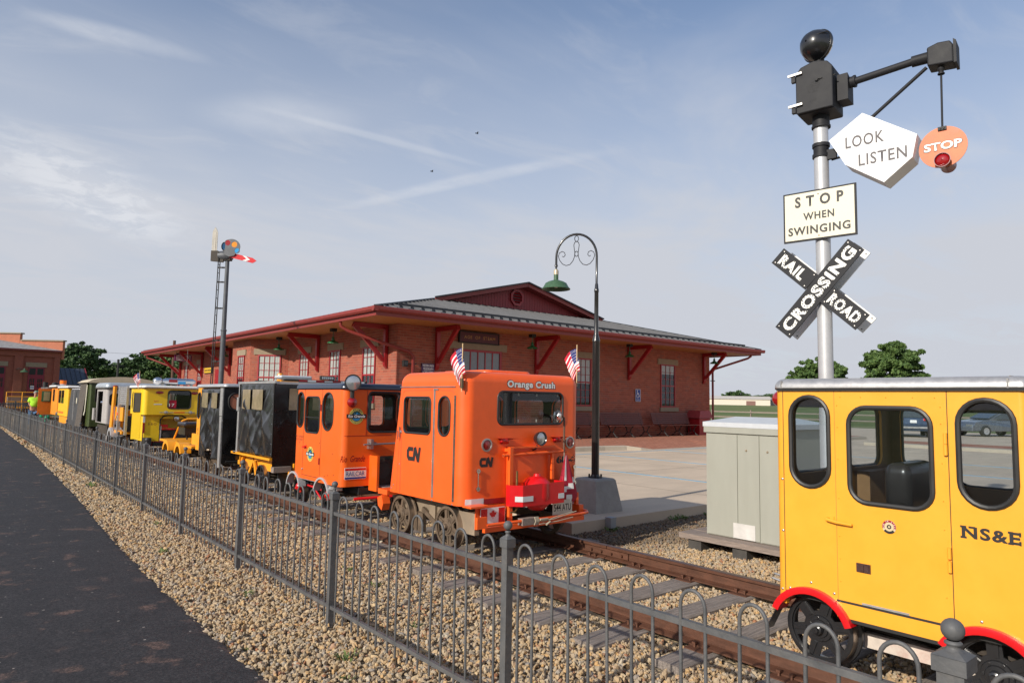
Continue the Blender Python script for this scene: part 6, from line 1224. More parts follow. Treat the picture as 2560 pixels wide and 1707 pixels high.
tray = MB().add([(4.66, 5.60, .64), (4.76, ty, .64), (5.36, ty, .64), (5.36, 5.66, .64), (4.66, 5.66, .64), (4.66, 5.60, .86), (4.76, ty, .86), (5.36, ty, .87), (5.36, 5.66, .87), (4.66, 5.66, .86)], [(0, 1, 6, 5), (1, 2, 7, 6), (2, 3, 8, 7), (4, 0, 5, 9), (0, 4, 3, 2, 1)]).build('tool_tray', M_RED, cn); md = tray.modifiers.new('s', 'SOLIDIFY'); md.thickness = .006; BASE[tray.name] = base_of(cn)
for (p, q) in (((4.70, ty + .06), (4.757, ty - .001)), ((4.763, ty - .002), (4.90, ty - .002)), ((5.27, ty - .002), (5.355, ty - .002))): MB().prism([(p[0], p[1] - .004, .69), (q[0], q[1] - .004, .69), (q[0], q[1] - .004, .745), (p[0], p[1] - .004, .745)], (0, .002, 0)).build('reflective_patch', M_GLOSSW, tray)
MB().lathe((5.08, 5.64, .72), (0, 0, 1), [(-.16, .01), (-.15, .08), (-.1, .13), (0, .15), (.14, .148), (.19, .10), (.21, .04), (.235, .035), (.24, .001)], 24).build('fuel_tank', M_RED, cn)
MB().tube([(4.775, 5.62, .60), (4.775, 5.62, .70), (4.775, 5.62, 1.0)], [.008, .014, .012], 8).tube([(4.775, 5.62, .70), (4.77, 5.60, .62), (4.72, 5.58, .585), (4.66, 5.58, .58)], .009, 8).build('brass_drain_pipe', mat('old_brass', (0.25, 0.16, 0.06), 0.4, .7, var=.3), cn)
MB().tube([(5.505, 5.66, 1.17), (5.505, 5.66, 1.52), (5.495, 5.655, 1.56), (5.46, 5.645, 1.58), (5.41, 5.63, 1.59)], .012, 10).build('horn_pipe', mat('rusty_pipe', (0.16, 0.09, 0.06), 0.6, .3, var=.3), cn); MB().lathe((5.38, 5.625, 1.59), (-1, -.2, 0), [(-.02, .02), (0, .03), (.01, .055), (.016, .058), (.018, .03), (.03, .001)], 24).build('round_mirror', M_CHROME, cn)
plt = MB().box((5.26, 5.575, .50), (5.56, 5.58, .655)).build('licence_plate', mat('cream_plate', (0.62, 0.56, 0.45), 0.5), cn); BASE[plt.name] = base_of(cn); text('plate_number', '544 ATU', .26, .075, (5.41, 5.573, .575), (1, 0, 0), (0, 0, 1), M_LETTERK, plt, bold=.01); text('plate_state', 'OHIO', .07, .018, (5.36, 5.573, .638), (1, 0, 0), (0, 0, 1), M_RED, plt)
MB().box((4.78, 5.52, .44), (4.99, 5.6, .51)).build('wood_block', M_WOODOLD, cn)
rp = MB()
for k in range(5): rp.tube([(4.94 + .012 * k, 5.515, .435), (4.945 + .012 * k, 5.50, .475), (4.94 + .012 * k, 5.515, .52)], .006, 5)
rp.tube([(5.0, 5.51, .47), (5.2, 5.50, .475), (5.55, 5.50, .53)], .005, 5).tube([(5.0, 5.50, .44), (5.25, 5.49, .45), (5.5, 5.50, .47)], .005, 5).tube([(5.05, 5.51, .455), (5.3, 5.5, .51), (5.5, 5.5, .53)], .004, 5).tube([(5.0, 5.49, .49), (5.10, 5.485, .49), (5.14, 5.485, .46), (5.08, 5.48, .43)], .011, 6).build('tow_rope', mat('pale_rope', (0.42, 0.36, 0.27), 0.9), cn)
wheels(cn, (7.10, 6.14), .215, M_WHEEL, 'dusty')
M_TANF = mat('dusty_tan_frame', (0.25, 0.19, 0.13), 0.75, var=.25, vscale=4, dirt=.3)
MB().box((4.36, 5.92, .44), (4.42, 7.5, .60)).box((4.30, 5.72, .36), (4.36, 6.0, .58)).box((4.33, 6.5, .40), (4.38, 6.62, .56)).build('frame_board', M_TANF, cn); underframe(cn, 5.75, 7.5, .45, M_TANF)
MB().box((4.31, 6.72, .24), (4.36, 6.82, .45)).box((4.31, 6.84, .24), (4.36, 6.90, .45)).bar((4.33, 6.75, .5), (4.33, 6.4, .34), .03, .05).bar((4.36, 6.3, .44), (4.36, 7.0, .44), .02, .03).build('brake_rigging', M_WHEEL, cn)
MB().prism([(4.12, 7.44, .56), (4.12, 7.34, .60), (4.12, 7.30, .50), (4.12, 7.33, .42), (4.12, 7.42, .47)], (.10, 0, 0)).box((4.16, 7.28, .60), (5.9, 7.50, .66)).build('front_bumper', M_ORANGE, cn)
MB().prism([(4.30, 7.42, .22), (4.30, 7.55, .05), (4.30, 7.35, .05)], (.006, 0, 0)).box((4.3, 7.40, .2), (4.32, 7.43, .55)).build('rail_sweep', M_GREASE, cn)
MB().box((X0 + .06, 5.95, .68), (X1 - .06, 7.2, .72)).build('floor', M_BLACKM, cn); rbox('seat', 4.4, 5.6, 6.3, 6.7, .72, 1.15, .05, .05, M_SEAT, cn); MB().cyl((4.75, 6.95, 1.1), (4.75, 7.0, 1.42), .02, 8).box((4.6, 6.95, .7), (5.5, 7.1, 1.2)).build('controls', M_BLACKM, cn)
for x in (4.63, 4.93, 5.2, 5.53):
    for z in (1.51, 1.80): MB().cyl((x, Y0 + .05, z), (x, Y0 + .05, z + .03), .007, 6).build('window_clip', M_CREAM, cn)

# ---- flags and signal flag carried by the cars
def us_flag(name, loc, seed, label, droop=(-.6, .8), size=.30):
    """small stick flag: pole with cloth that has fallen in folds either side of the stick"""
    t_ = thing(name, loc, label, 'flag'); L = Vector(loc)
    MB().cyl(L, L + Vector((0, 0, .50)), .006, 8).build('stick', mat('pale_flag_stick', (0.6, 0.42, 0.22), 0.5), t_)
    top = .455; n = 26; mrow = 18; vs = []; rr = random.Random(seed)
    for j in range(mrow + 1):
        for i in range(n + 1):
            s_ = i / n; t2 = j / mrow                                   # s along fly, t down hoist
            # the fly falls: beyond the first third the cloth turns down
            x = .215 * math.sin(min(1, s_ * 1.0) * 1.25) * (1 if t2 < .5 else .95)
            z = top - .27 * t2 - .13 * s_ ** 1.6
            y = .016 * math.sin(s_ * 9 + t2 * 2.2 + seed) * s_ + .012 * math.sin(t2 * 6 + s_ * 3)
            xx = x - .12 * t2 * (.4 + s_)
            vs.append((L.x + droop[0] * xx * 1.0 + y * .5, L.y + droop[1] * xx + y, L.z + z - .03 * math.sin(t2 * 3) * s_))
    me_f = []; mi = []
    for j in range(mrow):
        for i in range(n):
            a = j * (n + 1) + i; me_f.append((a, a + 1, a + n + 2, a + n + 1)); st = int(j * 13 / mrow)
            if i < n * .42 and st < 7: mi.append(2)
            else: mi.append(0 if st % 2 == 0 else 1)
    me = bpy.data.meshes.new('cloth'); me.from_pydata([(p[0] - L.x, p[1] - L.y, p[2] - L.z) for p in vs], [], me_f)
    for q in (mat('flag_red', (0.50, 0.01, 0.03), 0.8, var=.1), mat('flag_white', (0.75, 0.72, 0.72), 0.8, var=.05), mat('flag_blue', (0.02, 0.03, 0.16), 0.8, var=.1)): me.materials.append(q)
    me.polygons.foreach_set('material_index', mi); me.polygons.foreach_set('use_smooth', [True] * len(mi)); c_ = link('cloth', me, t_); BASE[c_.name] = L
    st = MB()
    for r_ in range(5):
        for k in range(6):
            j = .6 + r_ * 1.75; i = .8 + k * 1.75; a = vs[int(round(j)) * (n + 1) + int(round(i))]
            for sd in (-1, 1): st.lathe((a[0] + sd * .0, a[1] - .0, a[2]), (-.62 * sd, -.78 * sd, .05), [(.0018, .0042), (.0030, .0005)], 5)
    st.build('stars', MATS['flag_white'], c_); return t_
us_flag('american_flag', (X0 - .012, 5.78, 1.83), 1, 'small american flag on a stick at the near left corner of the CN orange railcar', droop=(-.35, .62))
us_flag('american_flag', (XQ - .02, 5.80, 1.93), 4, 'small american flag at the CN orange railcar corner nearest to the lamp post', droop=(-.40, .62))
MB().box((X0 - .02, 5.765, 1.865), (X0 - .0005, 5.81, 1.965)).build('flag_holder', mat('old_bracket', (0.12, 0.08, 0.04), 0.5), cn)
sf = thing('signal_flag', (5.52, 5.64, .5), 'furled red and white cloth flag hanging at the right rear of the CN orange railcar', 'flag')
vs = []; fs = []; nz_ = 18; na = 22
for j in range(nz_ + 1):
    t2 = j / nz_; z = 1.14 - .56 * t2; wid = .012 + .135 * min(1, t2 * 1.15) ** .9
    if t2 > .85: wid *= 1 - (t2 - .85) * 3.5
    for i in range(na):
        a = 2 * math.pi * i / na; rr_ = 1 + .22 * math.sin(a * 5 + t2 * 2); vs.append((5.51 + (wid * math.cos(a)) * rr_ + .03 * t2 * math.sin(t2 * 3), 5.625 + wid * .38 * math.sin(a) * rr_, z))
mi = []
for j in range(nz_):
    for i in range(na):
        fs.append((j * na + i, j * na + (i + 1) % na, (j + 1) * na + (i + 1) % na, (j + 1) * na + i)); t2 = j / nz_; a = i / na
        mi.append(1 if (.60 < t2 + (a - .6) * .5 < .70 and .5 < a < .98) or (t2 > .74 and .66 < a < .76) or (t2 < .5 and .60 < a < .66) else 0)
c_ = MB().add(vs, fs, 0, True).build('cloth', mat('crimson_cloth', (0.38, 0.01, 0.03), 0.75, var=.15), sf); c_.data.materials.append(M_LETTERW); c_.data.polygons.foreach_set('material_index', mi)
MB().cyl((5.505, 5.655, 1.2), (5.505, 5.655, 1.0), .007, 6).build('stick', M_WOODOLD, sf)

# ---- orange railcar with round railroad emblem and RAILCAR plate
rg = thing('railcar', (XC, 9.3, 0), 'orange railcar with dark blue roof, round emblems and a RAILCAR number plate', 'railcar', 'railcars lined up on the track')
YA, YB = 8.50, 10.10
shell(rg, 'body', X0, X1, YA, YB, .56, 1.86, .09, 0, M_ORANGE2, M_INTDK,
   [('x0', 9.79, 10.03, 1.30, 1.815, .12), ('x0', 9.235, 9.73, 1.235, 1.75, .09), ('x0', 8.80, 9.14, 1.29, 1.81, .165), ('x1', 9.79, 10.03, 1.30, 1.815, .12), ('x1', 9.235, 9.73, 1.235, 1.75, .09), ('x1', 8.80, 9.14, 1.29, 1.81, .165),
    ('y0', 4.52, 5.05, 1.28, 1.83, .07), ('y0', 5.2, 5.72, 1.28, 1.83, .07), ('y1', 4.4, 5.0, 1.3, 1.8, .07), ('y1', 5.1, 5.65, 1.3, 1.8, .07)], cuts=[((4.6, 8.3, .4), (4.95, 8.6, .95))], gasket=.013)
rbox('roof', X0 - .02, X1 + .02, YA - .02, YB + .02, 1.862, 1.945, .09, .07, M_NAVY, rg, seg=6)
MB().box((X0 - .006, 9.24, 1.45), (X0 + .004, 9.73, 1.462)).build('sash_bar', M_BLACKM, rg)
for y in (9.165, 9.765): MB().box((X0 - .002, y - .003, .60), (X0 + .001, y + .003, 1.855)).build('door_gap', M_BLACKM, rg)
for z in (1.6, .85): MB().cyl((X0 - .008, 9.185, z - .045), (X0 - .008, 9.185, z + .045), .009, 8).build('hinge', M_TRIM, rg)
MB().box((X0 - .002, 9.2, .615), (X0 + .001, 9.75, .621)).build('panel_joint', M_BLACKM, rg)
MB().lathe((X0, 9.66, 1.03), (-1, 0, 0), [(0, .02), (.01, .02), (.012, .01), (.03, .01)], 10).obox((X0 - .03, 9.68, 1.02), (0, 1, 0), (0, 0, 1), (1, 0, 0), .05, .008, .006).build('door_handle', M_RED, rg)
for y, z in ((9.75, .70),): MB().lathe((X0, y, z), (-1, 0, 0), [(0, .016), (.012, .014), (.02, .001)], 8).build('catch', M_STEEL, rg)
screws(rg, X0, [(8.9, .68), (9.0, .66), (8.72, .7), (10.05, .68), (8.78, .98), (9.2, 1.1)], .008, M_BLACKM)
def emblem(par, o, U, V, r):
    o = Vector(o); n = Vector(U).cross(Vector(V)); Y_ = mat('emblem_yellow', (0.62, 0.55, 0.12), 0.5); 
    e = sheet('railroad_emblem', [circ(r, 36)], .002, o, U, V, Y_, par); BASE[e.name] = base_of(par)
    sheet('emblem_disc', [circ(r * .66, 30)], .001, o + n * .0018, U, V, mat('emblem_green', (0.01, 0.06, 0.05), 0.5), e); sheet('emblem_sea', [[(p[0], p[1]) for p in circ(r * .60, 30) if p[1] < -.05 * r]], .001, o + n * .0026, U, V, mat('emblem_blue', (0.03, 0.25, 0.5), 0.5), e)
    sheet('emblem_peaks', [[(-r * .5, r * .1), (-r * .3, r * .35), (-r * .15, r * .22), (r * .05, r * .48), (r * .25, r * .25), (r * .4, r * .36), (r * .52, r * .1)]], .001, o + n * .0028, U, V, M_BLUELENS, e)
    b_ = sheet('emblem_bar', [rrect(r * 2.7, r * .5, .004, 2)], .002, o + n * .004, U, V, M_LETTERK, e); text('emblem_name', 'Rio Grande', r * 2.35, r * .36, o + n * .0056, U, V, M_LETTERW, e, bold=.03, shear=.25)
    U_ = Vector(U); V_ = Vector(V)
    for s_, a0, a1, up in (('MAIN LINE', 150, 30, 1), ('THRU THE ROCKIES', -160, -20, -1)):
        for k, ch_ in enumerate(s_):
            if ch_ == ' ': continue
            a = R(a0 + (a1 - a0) * k / (len(s_) - 1)); rad = U_ * math.cos(a) + V_ * math.sin(a); tg = (U_ * math.sin(a) - V_ * math.cos(a)) * up
            text('emblem_lettering', ch_, r * .14 if up > 0 else r * .1, r * .19 if up > 0 else r * .14, o + rad * r * .83 + n * .0022, tg, rad * up, M_LETTERK, e)
    return e
emblem(rg, (X0 - .0012, 9.50, .93), (0, -1, 0), (0, 0, 1), .105); emblem(rg, (4.345, YA - .0012, 1.50), (1, 0, 0), (0, 0, 1), .108)
text('script_lettering', 'Rio  Grande', .37, .085, (4.315, YA - .0012, .93), (1, 0, 0), (0, 0, 1), M_TRIM, rg, shear=.35, bold=.01)
MB().box((4.18, YA - .0025, 1.233), (4.90, YA - .001, 1.239)).box((4.497, YA - .0026, 1.24), (4.503, YA - .001, 1.855)).build('panel_joint', M_TRIM, rg)
pl_ = MB().prism([(4.36 + p[0], YA - .006, .735 + p[1]) for p in rrect(.32, .155, .012, 3)], (0, .004, 0)).build('number_plate', M_LETTERW, rg); BASE[pl_.name] = base_of(rg)
MB().box((4.205, YA - .0075, .775), (4.515, YA - .0065, .803)).build('plate_top_band', M_RED, pl_); MB().box((4.205, YA - .0075, .664), (4.515, YA - .0065, .686)).build('plate_bottom_band', M_BLUESIGN, pl_); text('plate_letters', 'RAILCAR', .27, .062, (4.36, YA - .0085, .732), (1, 0, 0), (0, 0, 1), M_BLUESIGN, pl_, bold=.0)
hb = MB().cyl((4.42, YA - .10, 1.12), (4.98, YA - .10, 1.13), .013, 10).box((4.52, YA - .112, 1.06), (4.56, YA, 1.19)).box((4.49, YA - .09, 1.105), (4.62, YA - .06, 1.15)).build('lift_handle_bar', M_STEEL, rg)
MB().box((4.62, YA - .006, .86), (4.70, YA - .001, .95)).build('data_plate', mat('data_plate', (0.5, 0.42, 0.2), 0.5), rg); text('data_lettering', '16', .05, .05, (4.66, YA - .0075, .905), (1, 0, 0), (0, 0, 1), M_LETTERK, rg, shear=.2); MB().box((4.71, YA - .006, .86), (4.80, YA - .001, .95)).build('vent_plate', M_GREASE, rg)
MB().box((4.565, YA - .22, .50), (4.60, YA + .0, .97)).build('side_wing', M_ORANGE2, rg); MB().box((4.62, YA + .04, .52), (4.95, YA + .3, .9)).cyl((4.78, YA - .0, .75), (4.78, YA + .12, .75), .11, 16).build('engine', M_GREASE, rg)
MB().box((4.65, YA - .36, .50), (5.6, YA - .05, .56)).build('silver_beam', M_ALU, rg); MB().cyl((4.2, YA - .3, .44), (5.2, YA - .55, .47), .02, 8).build('coupler_bar', M_RED, rg)
lmp = MB().lathe((4.26, YA - .02, 1.95), (-.35, -.93, 0), [(-.1, .03), (-.08, .08), (-.02, .10), (.05, .112), (.06, .112), (.06, .1)], 28).build('spot_lamp', M_BLACKM, rg); BASE[lmp.name] = base_of(rg); MB().lathe((4.243, YA - .065, 1.95), (-.35, -.93, 0), [(0, .1), (.012, .06), (.016, .001)], 28).build('lens', M_LAMPGLASS, lmp)
MB().cyl((4.27, YA, 1.84), (4.27, YA, 1.72), .03, 8).build('lamp_bracket', M_BLACKM, rg); rl_ = MB().lathe((4.27, YA + .01, 1.685), (-.2, -.97, 0), [(0, .062), (.03, .066), (.04, .05), (.06, .03), (.065, .001)], 24).build('red_lamp', M_REDLENS, rg)
wheels(rg, (10.10 - .04, 9.08), .205, M_BLACK, 'redhub', hub=mat('red_hub', (0.6, 0.03, 0.015), 0.4))
for y in (10.06, 9.08): fender(rg, y, RT + .205, .225, .252, 12, 168, M_SILVER, x0=4.13)
MB().cyl((4.28, 9.2, .42), (4.28, 9.95, .45), .015, 8).cyl((4.26, 9.3, .3), (4.26, 9.6, .46), .012, 6).ball((4.2, 9.95, .42), .06, 10).build('brake_rods', M_RED, rg); underframe(rg, YA, YB, .54, M_BLACKM); MB().box((X0 - .0, 9.3, .552), (X0 + .05, 9.85, .562)).build('sill_strip', M_ALU, rg)
MB().box((4.16, 8.62, .50), (4.24, 8.86, .54)).build('step', M_ALU, rg)
text('owner_lettering', 'RIO GRANDE\nSOUTHERN\n167', .26, .12, (X0 - .0012, 9.905, 1.12), (0, -1, 0), (0, 0, 1), M_INTORANGE, rg)
text('owner_lettering', 'DAN', .0, .0, (0, 0, 0), (0, -1, 0), (0, 0, 1), M_INTORANGE, rg) if False else None

# ---- canvas sided cars
def curtain(car, y0, y1, zt, zb, x=X0, arch=None, name='side_curtain', seed=0, amp=.02, ragged=0.0):
    n = 60; m_ = 44; vs = []; fs = []
    for j in range(m_ + 1):
        t2 = j / m_
        for i in range(n + 1):
            s_ = i / n; y = y0 + (y1 - y0) * s_; z = zt + (zb - zt) * t2
            if arch:
                for (ya, ra) in arch:
                    d = abs(y - ya)
                    if d < ra and zb < arch_z: z = zt + (max(zb, zb + (math.sqrt(ra * ra - d * d)) * 1.0) - zt) * t2
            fold_ = 1 - abs(((s_ * 2.2 + t2 * 1.3 + .25 * noise.noise((s_ * 2, t2 * 3, seed)) + seed * .3) % 1.0) * 2 - 1); fold2_ = 1 - abs(((s_ * 5.1 - t2 * 2.4 + .3 * noise.noise((s_ * 4, t2 * 2, seed + 2))) % 1.0) * 2 - 1)
            dx_ = amp * 1.1 * fold_ ** 3 * (.3 + t2) + amp * .55 * fold2_ ** 3 + amp * 1.2 * noise.noise((s_ * 3 + seed, t2 * 2.2, seed)) + amp * .4 * noise.noise((s_ * 9, t2 * 6, seed))
            edge = min(1, s_ * 6) * min(1, (1 - s_) * 6) * min(1, t2 * 5)
            vs.append((x - .004 - abs(dx_) * edge, y, z))
    for j in range(m_):
        for i in range(n): a = j * (n + 1) + i; fs.append((a, a + 1, a + n + 2, a + n + 1))
    o = MB().add(vs, fs, 0, True).build(name, M_CANVAS, car); md = o.modifiers.new('s', 'SOLIDIFY'); md.thickness = .004; BASE[o.name] = base_of(car); return o
arch_z = 9
def vinyl_panes(cur, panes, x, face='x'):
    for (a0, a1, z0, z1) in panes:
        w = .02
        if face == 'x': MB().add([(x, a0, z0), (x + .004, (a0 + a1) / 2, z0 - .004), (x, a1, z0 + .01), (x - .003, a1 - .02, (z0 + z1) / 2), (x, a1 - .01, z1), (x, a0, z1)], [tuple(range(6))]).build('clear_pane', M_CLEARV, cur)
        else: MB().add([(a0, x, z0), (a1, x, z0), (a1, x, z1), (a0, x, z1)], [(0, 1, 2, 3)]).build('clear_pane', M_CLEARV, cur)
k1 = thing('railcar', (XC, 11.8, 0), 'black canvas sided railcar on a bright yellow underframe with wheels showing', 'railcar', 'railcars lined up on the track')
MB().box((X0 + .02, 10.96, 1.95), (X1 - .02, 12.72, 1.99)).box((X0 - .012, 10.95, 1.962), (X0 + .019, 12.74, 2.0)).build('roof', M_ALU, k1)
cu_ = curtain(k1, 10.98, 12.60, 1.965, .765, amp=.03, seed=1.0); vinyl_panes(cu_, [(12.02, 12.42, 1.52, 1.86), (11.42, 11.92, 1.52, 1.86)], X0 - .034)
def hung(car, y, x0, x1, z0, z1, sd, amp=.018):
    vs = []; fs = []; n = 40; m_ = 30
    for j in range(m_ + 1):
        for i in range(n + 1):
            s_ = i / n; t2 = j / m_; f_ = 1 - abs(((s_ * 3.3 + t2 * .6 + .3 * noise.noise((s_ * 2, t2 * 2, sd))) % 1.0) * 2 - 1)
            vs.append((x0 + (x1 - x0) * s_, y - amp * (f_ ** 3 * t2 + .8 * abs(noise.noise((s_ * 4, t2 * 3, sd)))) * min(1, t2 * 4), z1 + (z0 - z1) * t2))
    for j in range(m_):
        for i in range(n): a = j * (n + 1) + i; fs.append((a, a + 1, a + n + 2, a + n + 1))
    return MB().add(vs, fs, 0, True).build('rear_curtain', M_CANVAS, car)
bk = hung(k1, 10.97, X0, X1, .60, 1.97, 2.0); BASE[bk.name] = base_of(k1); vinyl_panes(bk, [(4.38, 4.95, 1.53, 1.88), (5.1, 5.65, 1.53, 1.88)], 10.945, 'y')
MB().add([(X0, 12.72, .60), (X1, 12.72, .60), (X1, 12.72, 1.97), (X0, 12.72, 1.97)], [(0, 1, 2, 3)]).add([(X1, 10.98, .70), (X1, 12.71, .70), (X1, 12.71, 1.97), (X1, 10.98, 1.97)], [(0, 1, 2, 3)]).build('off_side_curtain', M_CANVAS, k1)
cl = MB(); cl.tube([(X0 - .006, 10.985, .8), (X0 - .01, 10.985, 1.95)], .012, 6); cl.build('curtain_edge', M_BLACKM, k1)
screws(k1, X0 - .016, [(11.0, .82 + k * .16) for k in range(7)], .010, M_CHROME)
MB().box((X0 - .014, 12.62, 1.0), (X0 + .02, 12.70, 1.55)).box((X0 - .008, 12.64, .72), (X0 + .02, 12.72, 1.0)).box((X0 - .03, 12.63, 1.48), (X0 - .014, 12.72, 1.72)).box((X0 - .03, 12.66, .73), (X0, 12.80, .76)).cyl((X0 - .01, 12.66, 1.5), (X0 - .01, 12.66, 1.96), .01, 6).build('door_post', M_ALU, k1)
MB().box((4.12, 11.0, .715), (4.22, 12.90, .75)).box((4.30, 11.35, .50), (4.34, 12.75, .72)).bar((4.26, 12.75, .48), (4.26, 12.62, .70), .03, .05).bar((4.26, 12.12, .74), (4.26, 11.95, .40), .03, .06).bar((4.26, 12.05, .70), (4.26, 12.3, .40), .03, .05).box((4.22, 12.70, .52), (4.36, 12.80, .68)).bar((4.26, 11.4, .74), (4.26, 12.0, .66), .03, .05).box((4.5, 10.92, .44), (5.9, 10.98, .66)).box((4.4, 10.86, .42), (4.52, 11.0, .54)).box((4.5, 10.90, .40), (5.9, 10.94, .45)).build('underframe', M_AMBER, k1)
MB().box((4.16, 10.90, .53), (4.45, 11.02, .62)).build('wooden_sill', M_WOODOLD, k1); MB().box((4.25, 10.94, .22), (4.50, 10.96, .52)).build('mud_flap', M_BLACKM, k1)
wheels(k1, (12.62, 11.72), .205, M_BLACK, 'black205')
lb_ = MB().box((4.3, 10.99, 1.995), (5.8, 11.05, 2.035)).box((4.3, 12.3, 1.991), (5.8, 12.36, 2.03)).build('roof_rack', M_BLACKM, k1); BASE[lb_.name] = base_of(k1)
for k in range(8): MB().box((4.55 + k * .15, 10.985, 2.0), (4.695 + k * .15, 10.989, 2.03)).build('reflective_stripe', M_TRIM if k % 2 == 0 else M_GLOSSW, lb_)
MB().box((4.25, 10.985, 1.991), (4.54, 11.04, 1.999)).build('amber_strip', M_AMBER, k1)
rbox('light_bar', 4.3, 4.85, 11.15, 11.45, 2.04, 2.10, .03, .02, mat('pale_lightbar', (0.55, 0.57, 0.6), 0.3, coat=.5), k1)
ll = MB().box((4.92, 10.96, 2.04), (5.16, 11.02, 2.11)).build('led_lamp', M_BLACKM, k1); BASE[ll.name] = base_of(k1)
for k in range(6): MB().box((4.935 + k * .036, 10.955, 2.055), (4.962 + k * .036, 10.959, 2.095)).build('led_lens', M_LAMPGLASS, ll)
k2 = thing('railcar', (XC, 14.4, 0), 'black curtained railcar with silver roof and a yellow front panel, wheels behind torn hem', 'railcar', 'railcars lined up on the track')
rbox('roof', X0 - .02, X1 + .02, 13.5, 15.38, 1.905, 1.975, .08, .05, mat('pale_grey_roof', (0.42, 0.43, 0.45), 0.45, .3, var=.1), k2)
shell(k2, 'front_panel', X0, X1, 14.98, 15.32, .62, 1.90, .06, 0, M_AMBER, M_INTDK, [('x0', 15.05, 15.26, 1.27, 1.80, .1), ('x1', 15.05, 15.26, 1.27, 1.80, .1), ('y1', 4.4, 4.95, 1.35, 1.75, .06), ('y1', 5.1, 5.65, 1.35, 1.75, .06)], cuts=[((4.25, 14.9, .5), (5.8, 15.1, 1.86))])
text('lettering', 'NYC\n312', .09, .14, (X0 - .0015, 15.15, 1.0), (0, -1, 0), (0, 0, 1), mat('brown_lettering', (0.25, 0.08, 0.02), 0.6), k2)
arch_z = 9; cu_ = curtain(k2, 13.74, 15.02, 1.88, .52, amp=.035, seed=3.0, arch=[(14.30, .20)]); vinyl_panes(cu_, [(14.46, 14.86, 1.50, 1.80), (13.86, 14.22, 1.50, 1.80)], X0 - .036)
sp_ = MB().box((X0 - .012, 13.60, .38), (X0 + .03, 13.73, 1.35)).box((X0 - .016, 13.58, 1.36), (X0 + .03, 13.74, 1.89)).build('door_post', M_ALU, k2)
bk = shell(k2, 'rear_wall', X0, X1, 13.56, 13.62, 1.28, 1.90, 0, 0, M_BLACK, M_INTDK, [], t=.01); 
rc = hung(k2, 13.555, X0, X1, .46, 1.30, 5.0, .03)
screws(k2, X0 - .002, [(13.575, .62 + k * .13) for k in range(6)], .012, M_CHROME)
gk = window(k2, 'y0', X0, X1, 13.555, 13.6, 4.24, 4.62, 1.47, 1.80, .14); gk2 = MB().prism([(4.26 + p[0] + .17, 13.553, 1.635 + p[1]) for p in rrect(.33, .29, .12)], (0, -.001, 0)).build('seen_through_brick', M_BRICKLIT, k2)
MB().bar((4.30, 13.548, 1.75), (4.56, 13.548, 1.52), .02, .004).build('wiper', M_BLACKM, k2)
MB().cyl((4.22, 13.5, .5), (5.9, 13.5, .5), .015, 6).build('hem_bar', M_BLACKM, k2); underframe(k2, 13.6, 15.3, .5, M_GREASE); wheels(k2, (15.0, 14.25), .205, M_WHEEL, 'dusty205')
be = MB().lathe((4.85, 12.6, 2.0), (0, 0, 1), [(0, .05), (.02, .055), (.03, .052)], 16).build('amber_beacon', M_BLACKM, k1); BASE[be.name] = base_of(k1); MB().lathe((4.85, 12.6, 2.03), (0, 0, 1), [(0, .06), (.12, .058), (.15, .045), (.155, .001)], 18).build('lens', M_AMBERLENS, be)
# ---- small flat trailer with a blue seat box
tl = thing('trailer_car', (XC, 16.6, 0), 'small orange push trailer with a navy cushion box between yellow cars', 'railcar')
rbox('cushion', 4.47, 5.5, 17.45, 18.1, .98, 1.10, .05, .03, M_BLUESEAT, tl); MB().box((4.5, 17.48, .80), (5.45, 18.06, .979)).build('seat_box', M_BLACK, tl)
MB().box((4.3, 15.6, .60), (5.9, 18.95, .65)).box((4.15, 15.55, .62), (4.3, 16.2, .66)).build('deck', M_AMBER, tl); MB().box((4.6, 17.7, .68), (4.63, 17.73, .80)).box((5.2, 17.7, .68), (5.23, 17.73, .80)).build('seat_leg', M_BLACKM, tl)
MB().tube([(4.6, 18.9, .60), (4.6, 18.3, 1.06), (4.63, 18.22, 1.12), (4.72, 18.2, 1.155), (5.35, 18.2, 1.16), (5.45, 18.2, 1.10), (5.45, 18.2, .65)], .022, 8).build('guard_rail', M_AMBER, tl)
for y in (17.6, 16.55): fender(tl, y, .39, .22, .30, 15, 165, M_AMBER, x0=4.12, x1=4.34)
wheels(tl, (17.6, 16.55), .205, M_BLACK, 'black205'); MB().lathe((4.6, 15.9, .68), (0, 0, 1), [(0, .09), (.28, .09), (.33, .06), (.36, .02), (.38, .001)], 16).build('fire_extinguisher', M_RED, tl); MB().box((4.25, 15.62, .69), (4.29, 15.95, .92)).build('toe_board', M_AMBER, tl)
# ---- wide yellow car with light bar
yl = thing('railcar', (XC, 20.9, 0), 'wide lemon yellow railcar with white roof, light bar and open cab door', 'railcar', 'railcars lined up on the track')
shell(yl, 'upper_cab', X0 - .05, X1 + .05, 20.1, 21.7, 1.21, 1.90, .12, 0, M_LEMON, M_INTDK, [('y0', 4.70, 5.28, 1.37, 1.86, .08), ('x0', 20.9, 21.4, 1.35, 1.8, .06), ('y1', 4.7, 5.3, 1.4, 1.8, .06)], open_bottom=False)
MB().box((X0 + .06, 20.32, .5), (4.58, 21.6, 1.209)).box((4.581, 20.32, 1.10), (5.5, 21.6, 1.209)).box((5.501, 20.32, .5), (X1 - .06, 21.6, 1.209)).box((4.581, 20.9, .5), (5.5, 21.6, 1.099)).build('lower_body', M_LEMON, yl)
rbox('roof', X0 - .09, X1 + .09, 20.02, 21.8, 1.905, 1.985, .1, .04, M_WHITE, yl)
dgr = MB().add([(3.96, 19.9 + .4, .5), (4.02, 20.95, .5), (4.02, 20.95, 1.86), (3.96, 20.3, 1.86)], [(0, 1, 2, 3)])
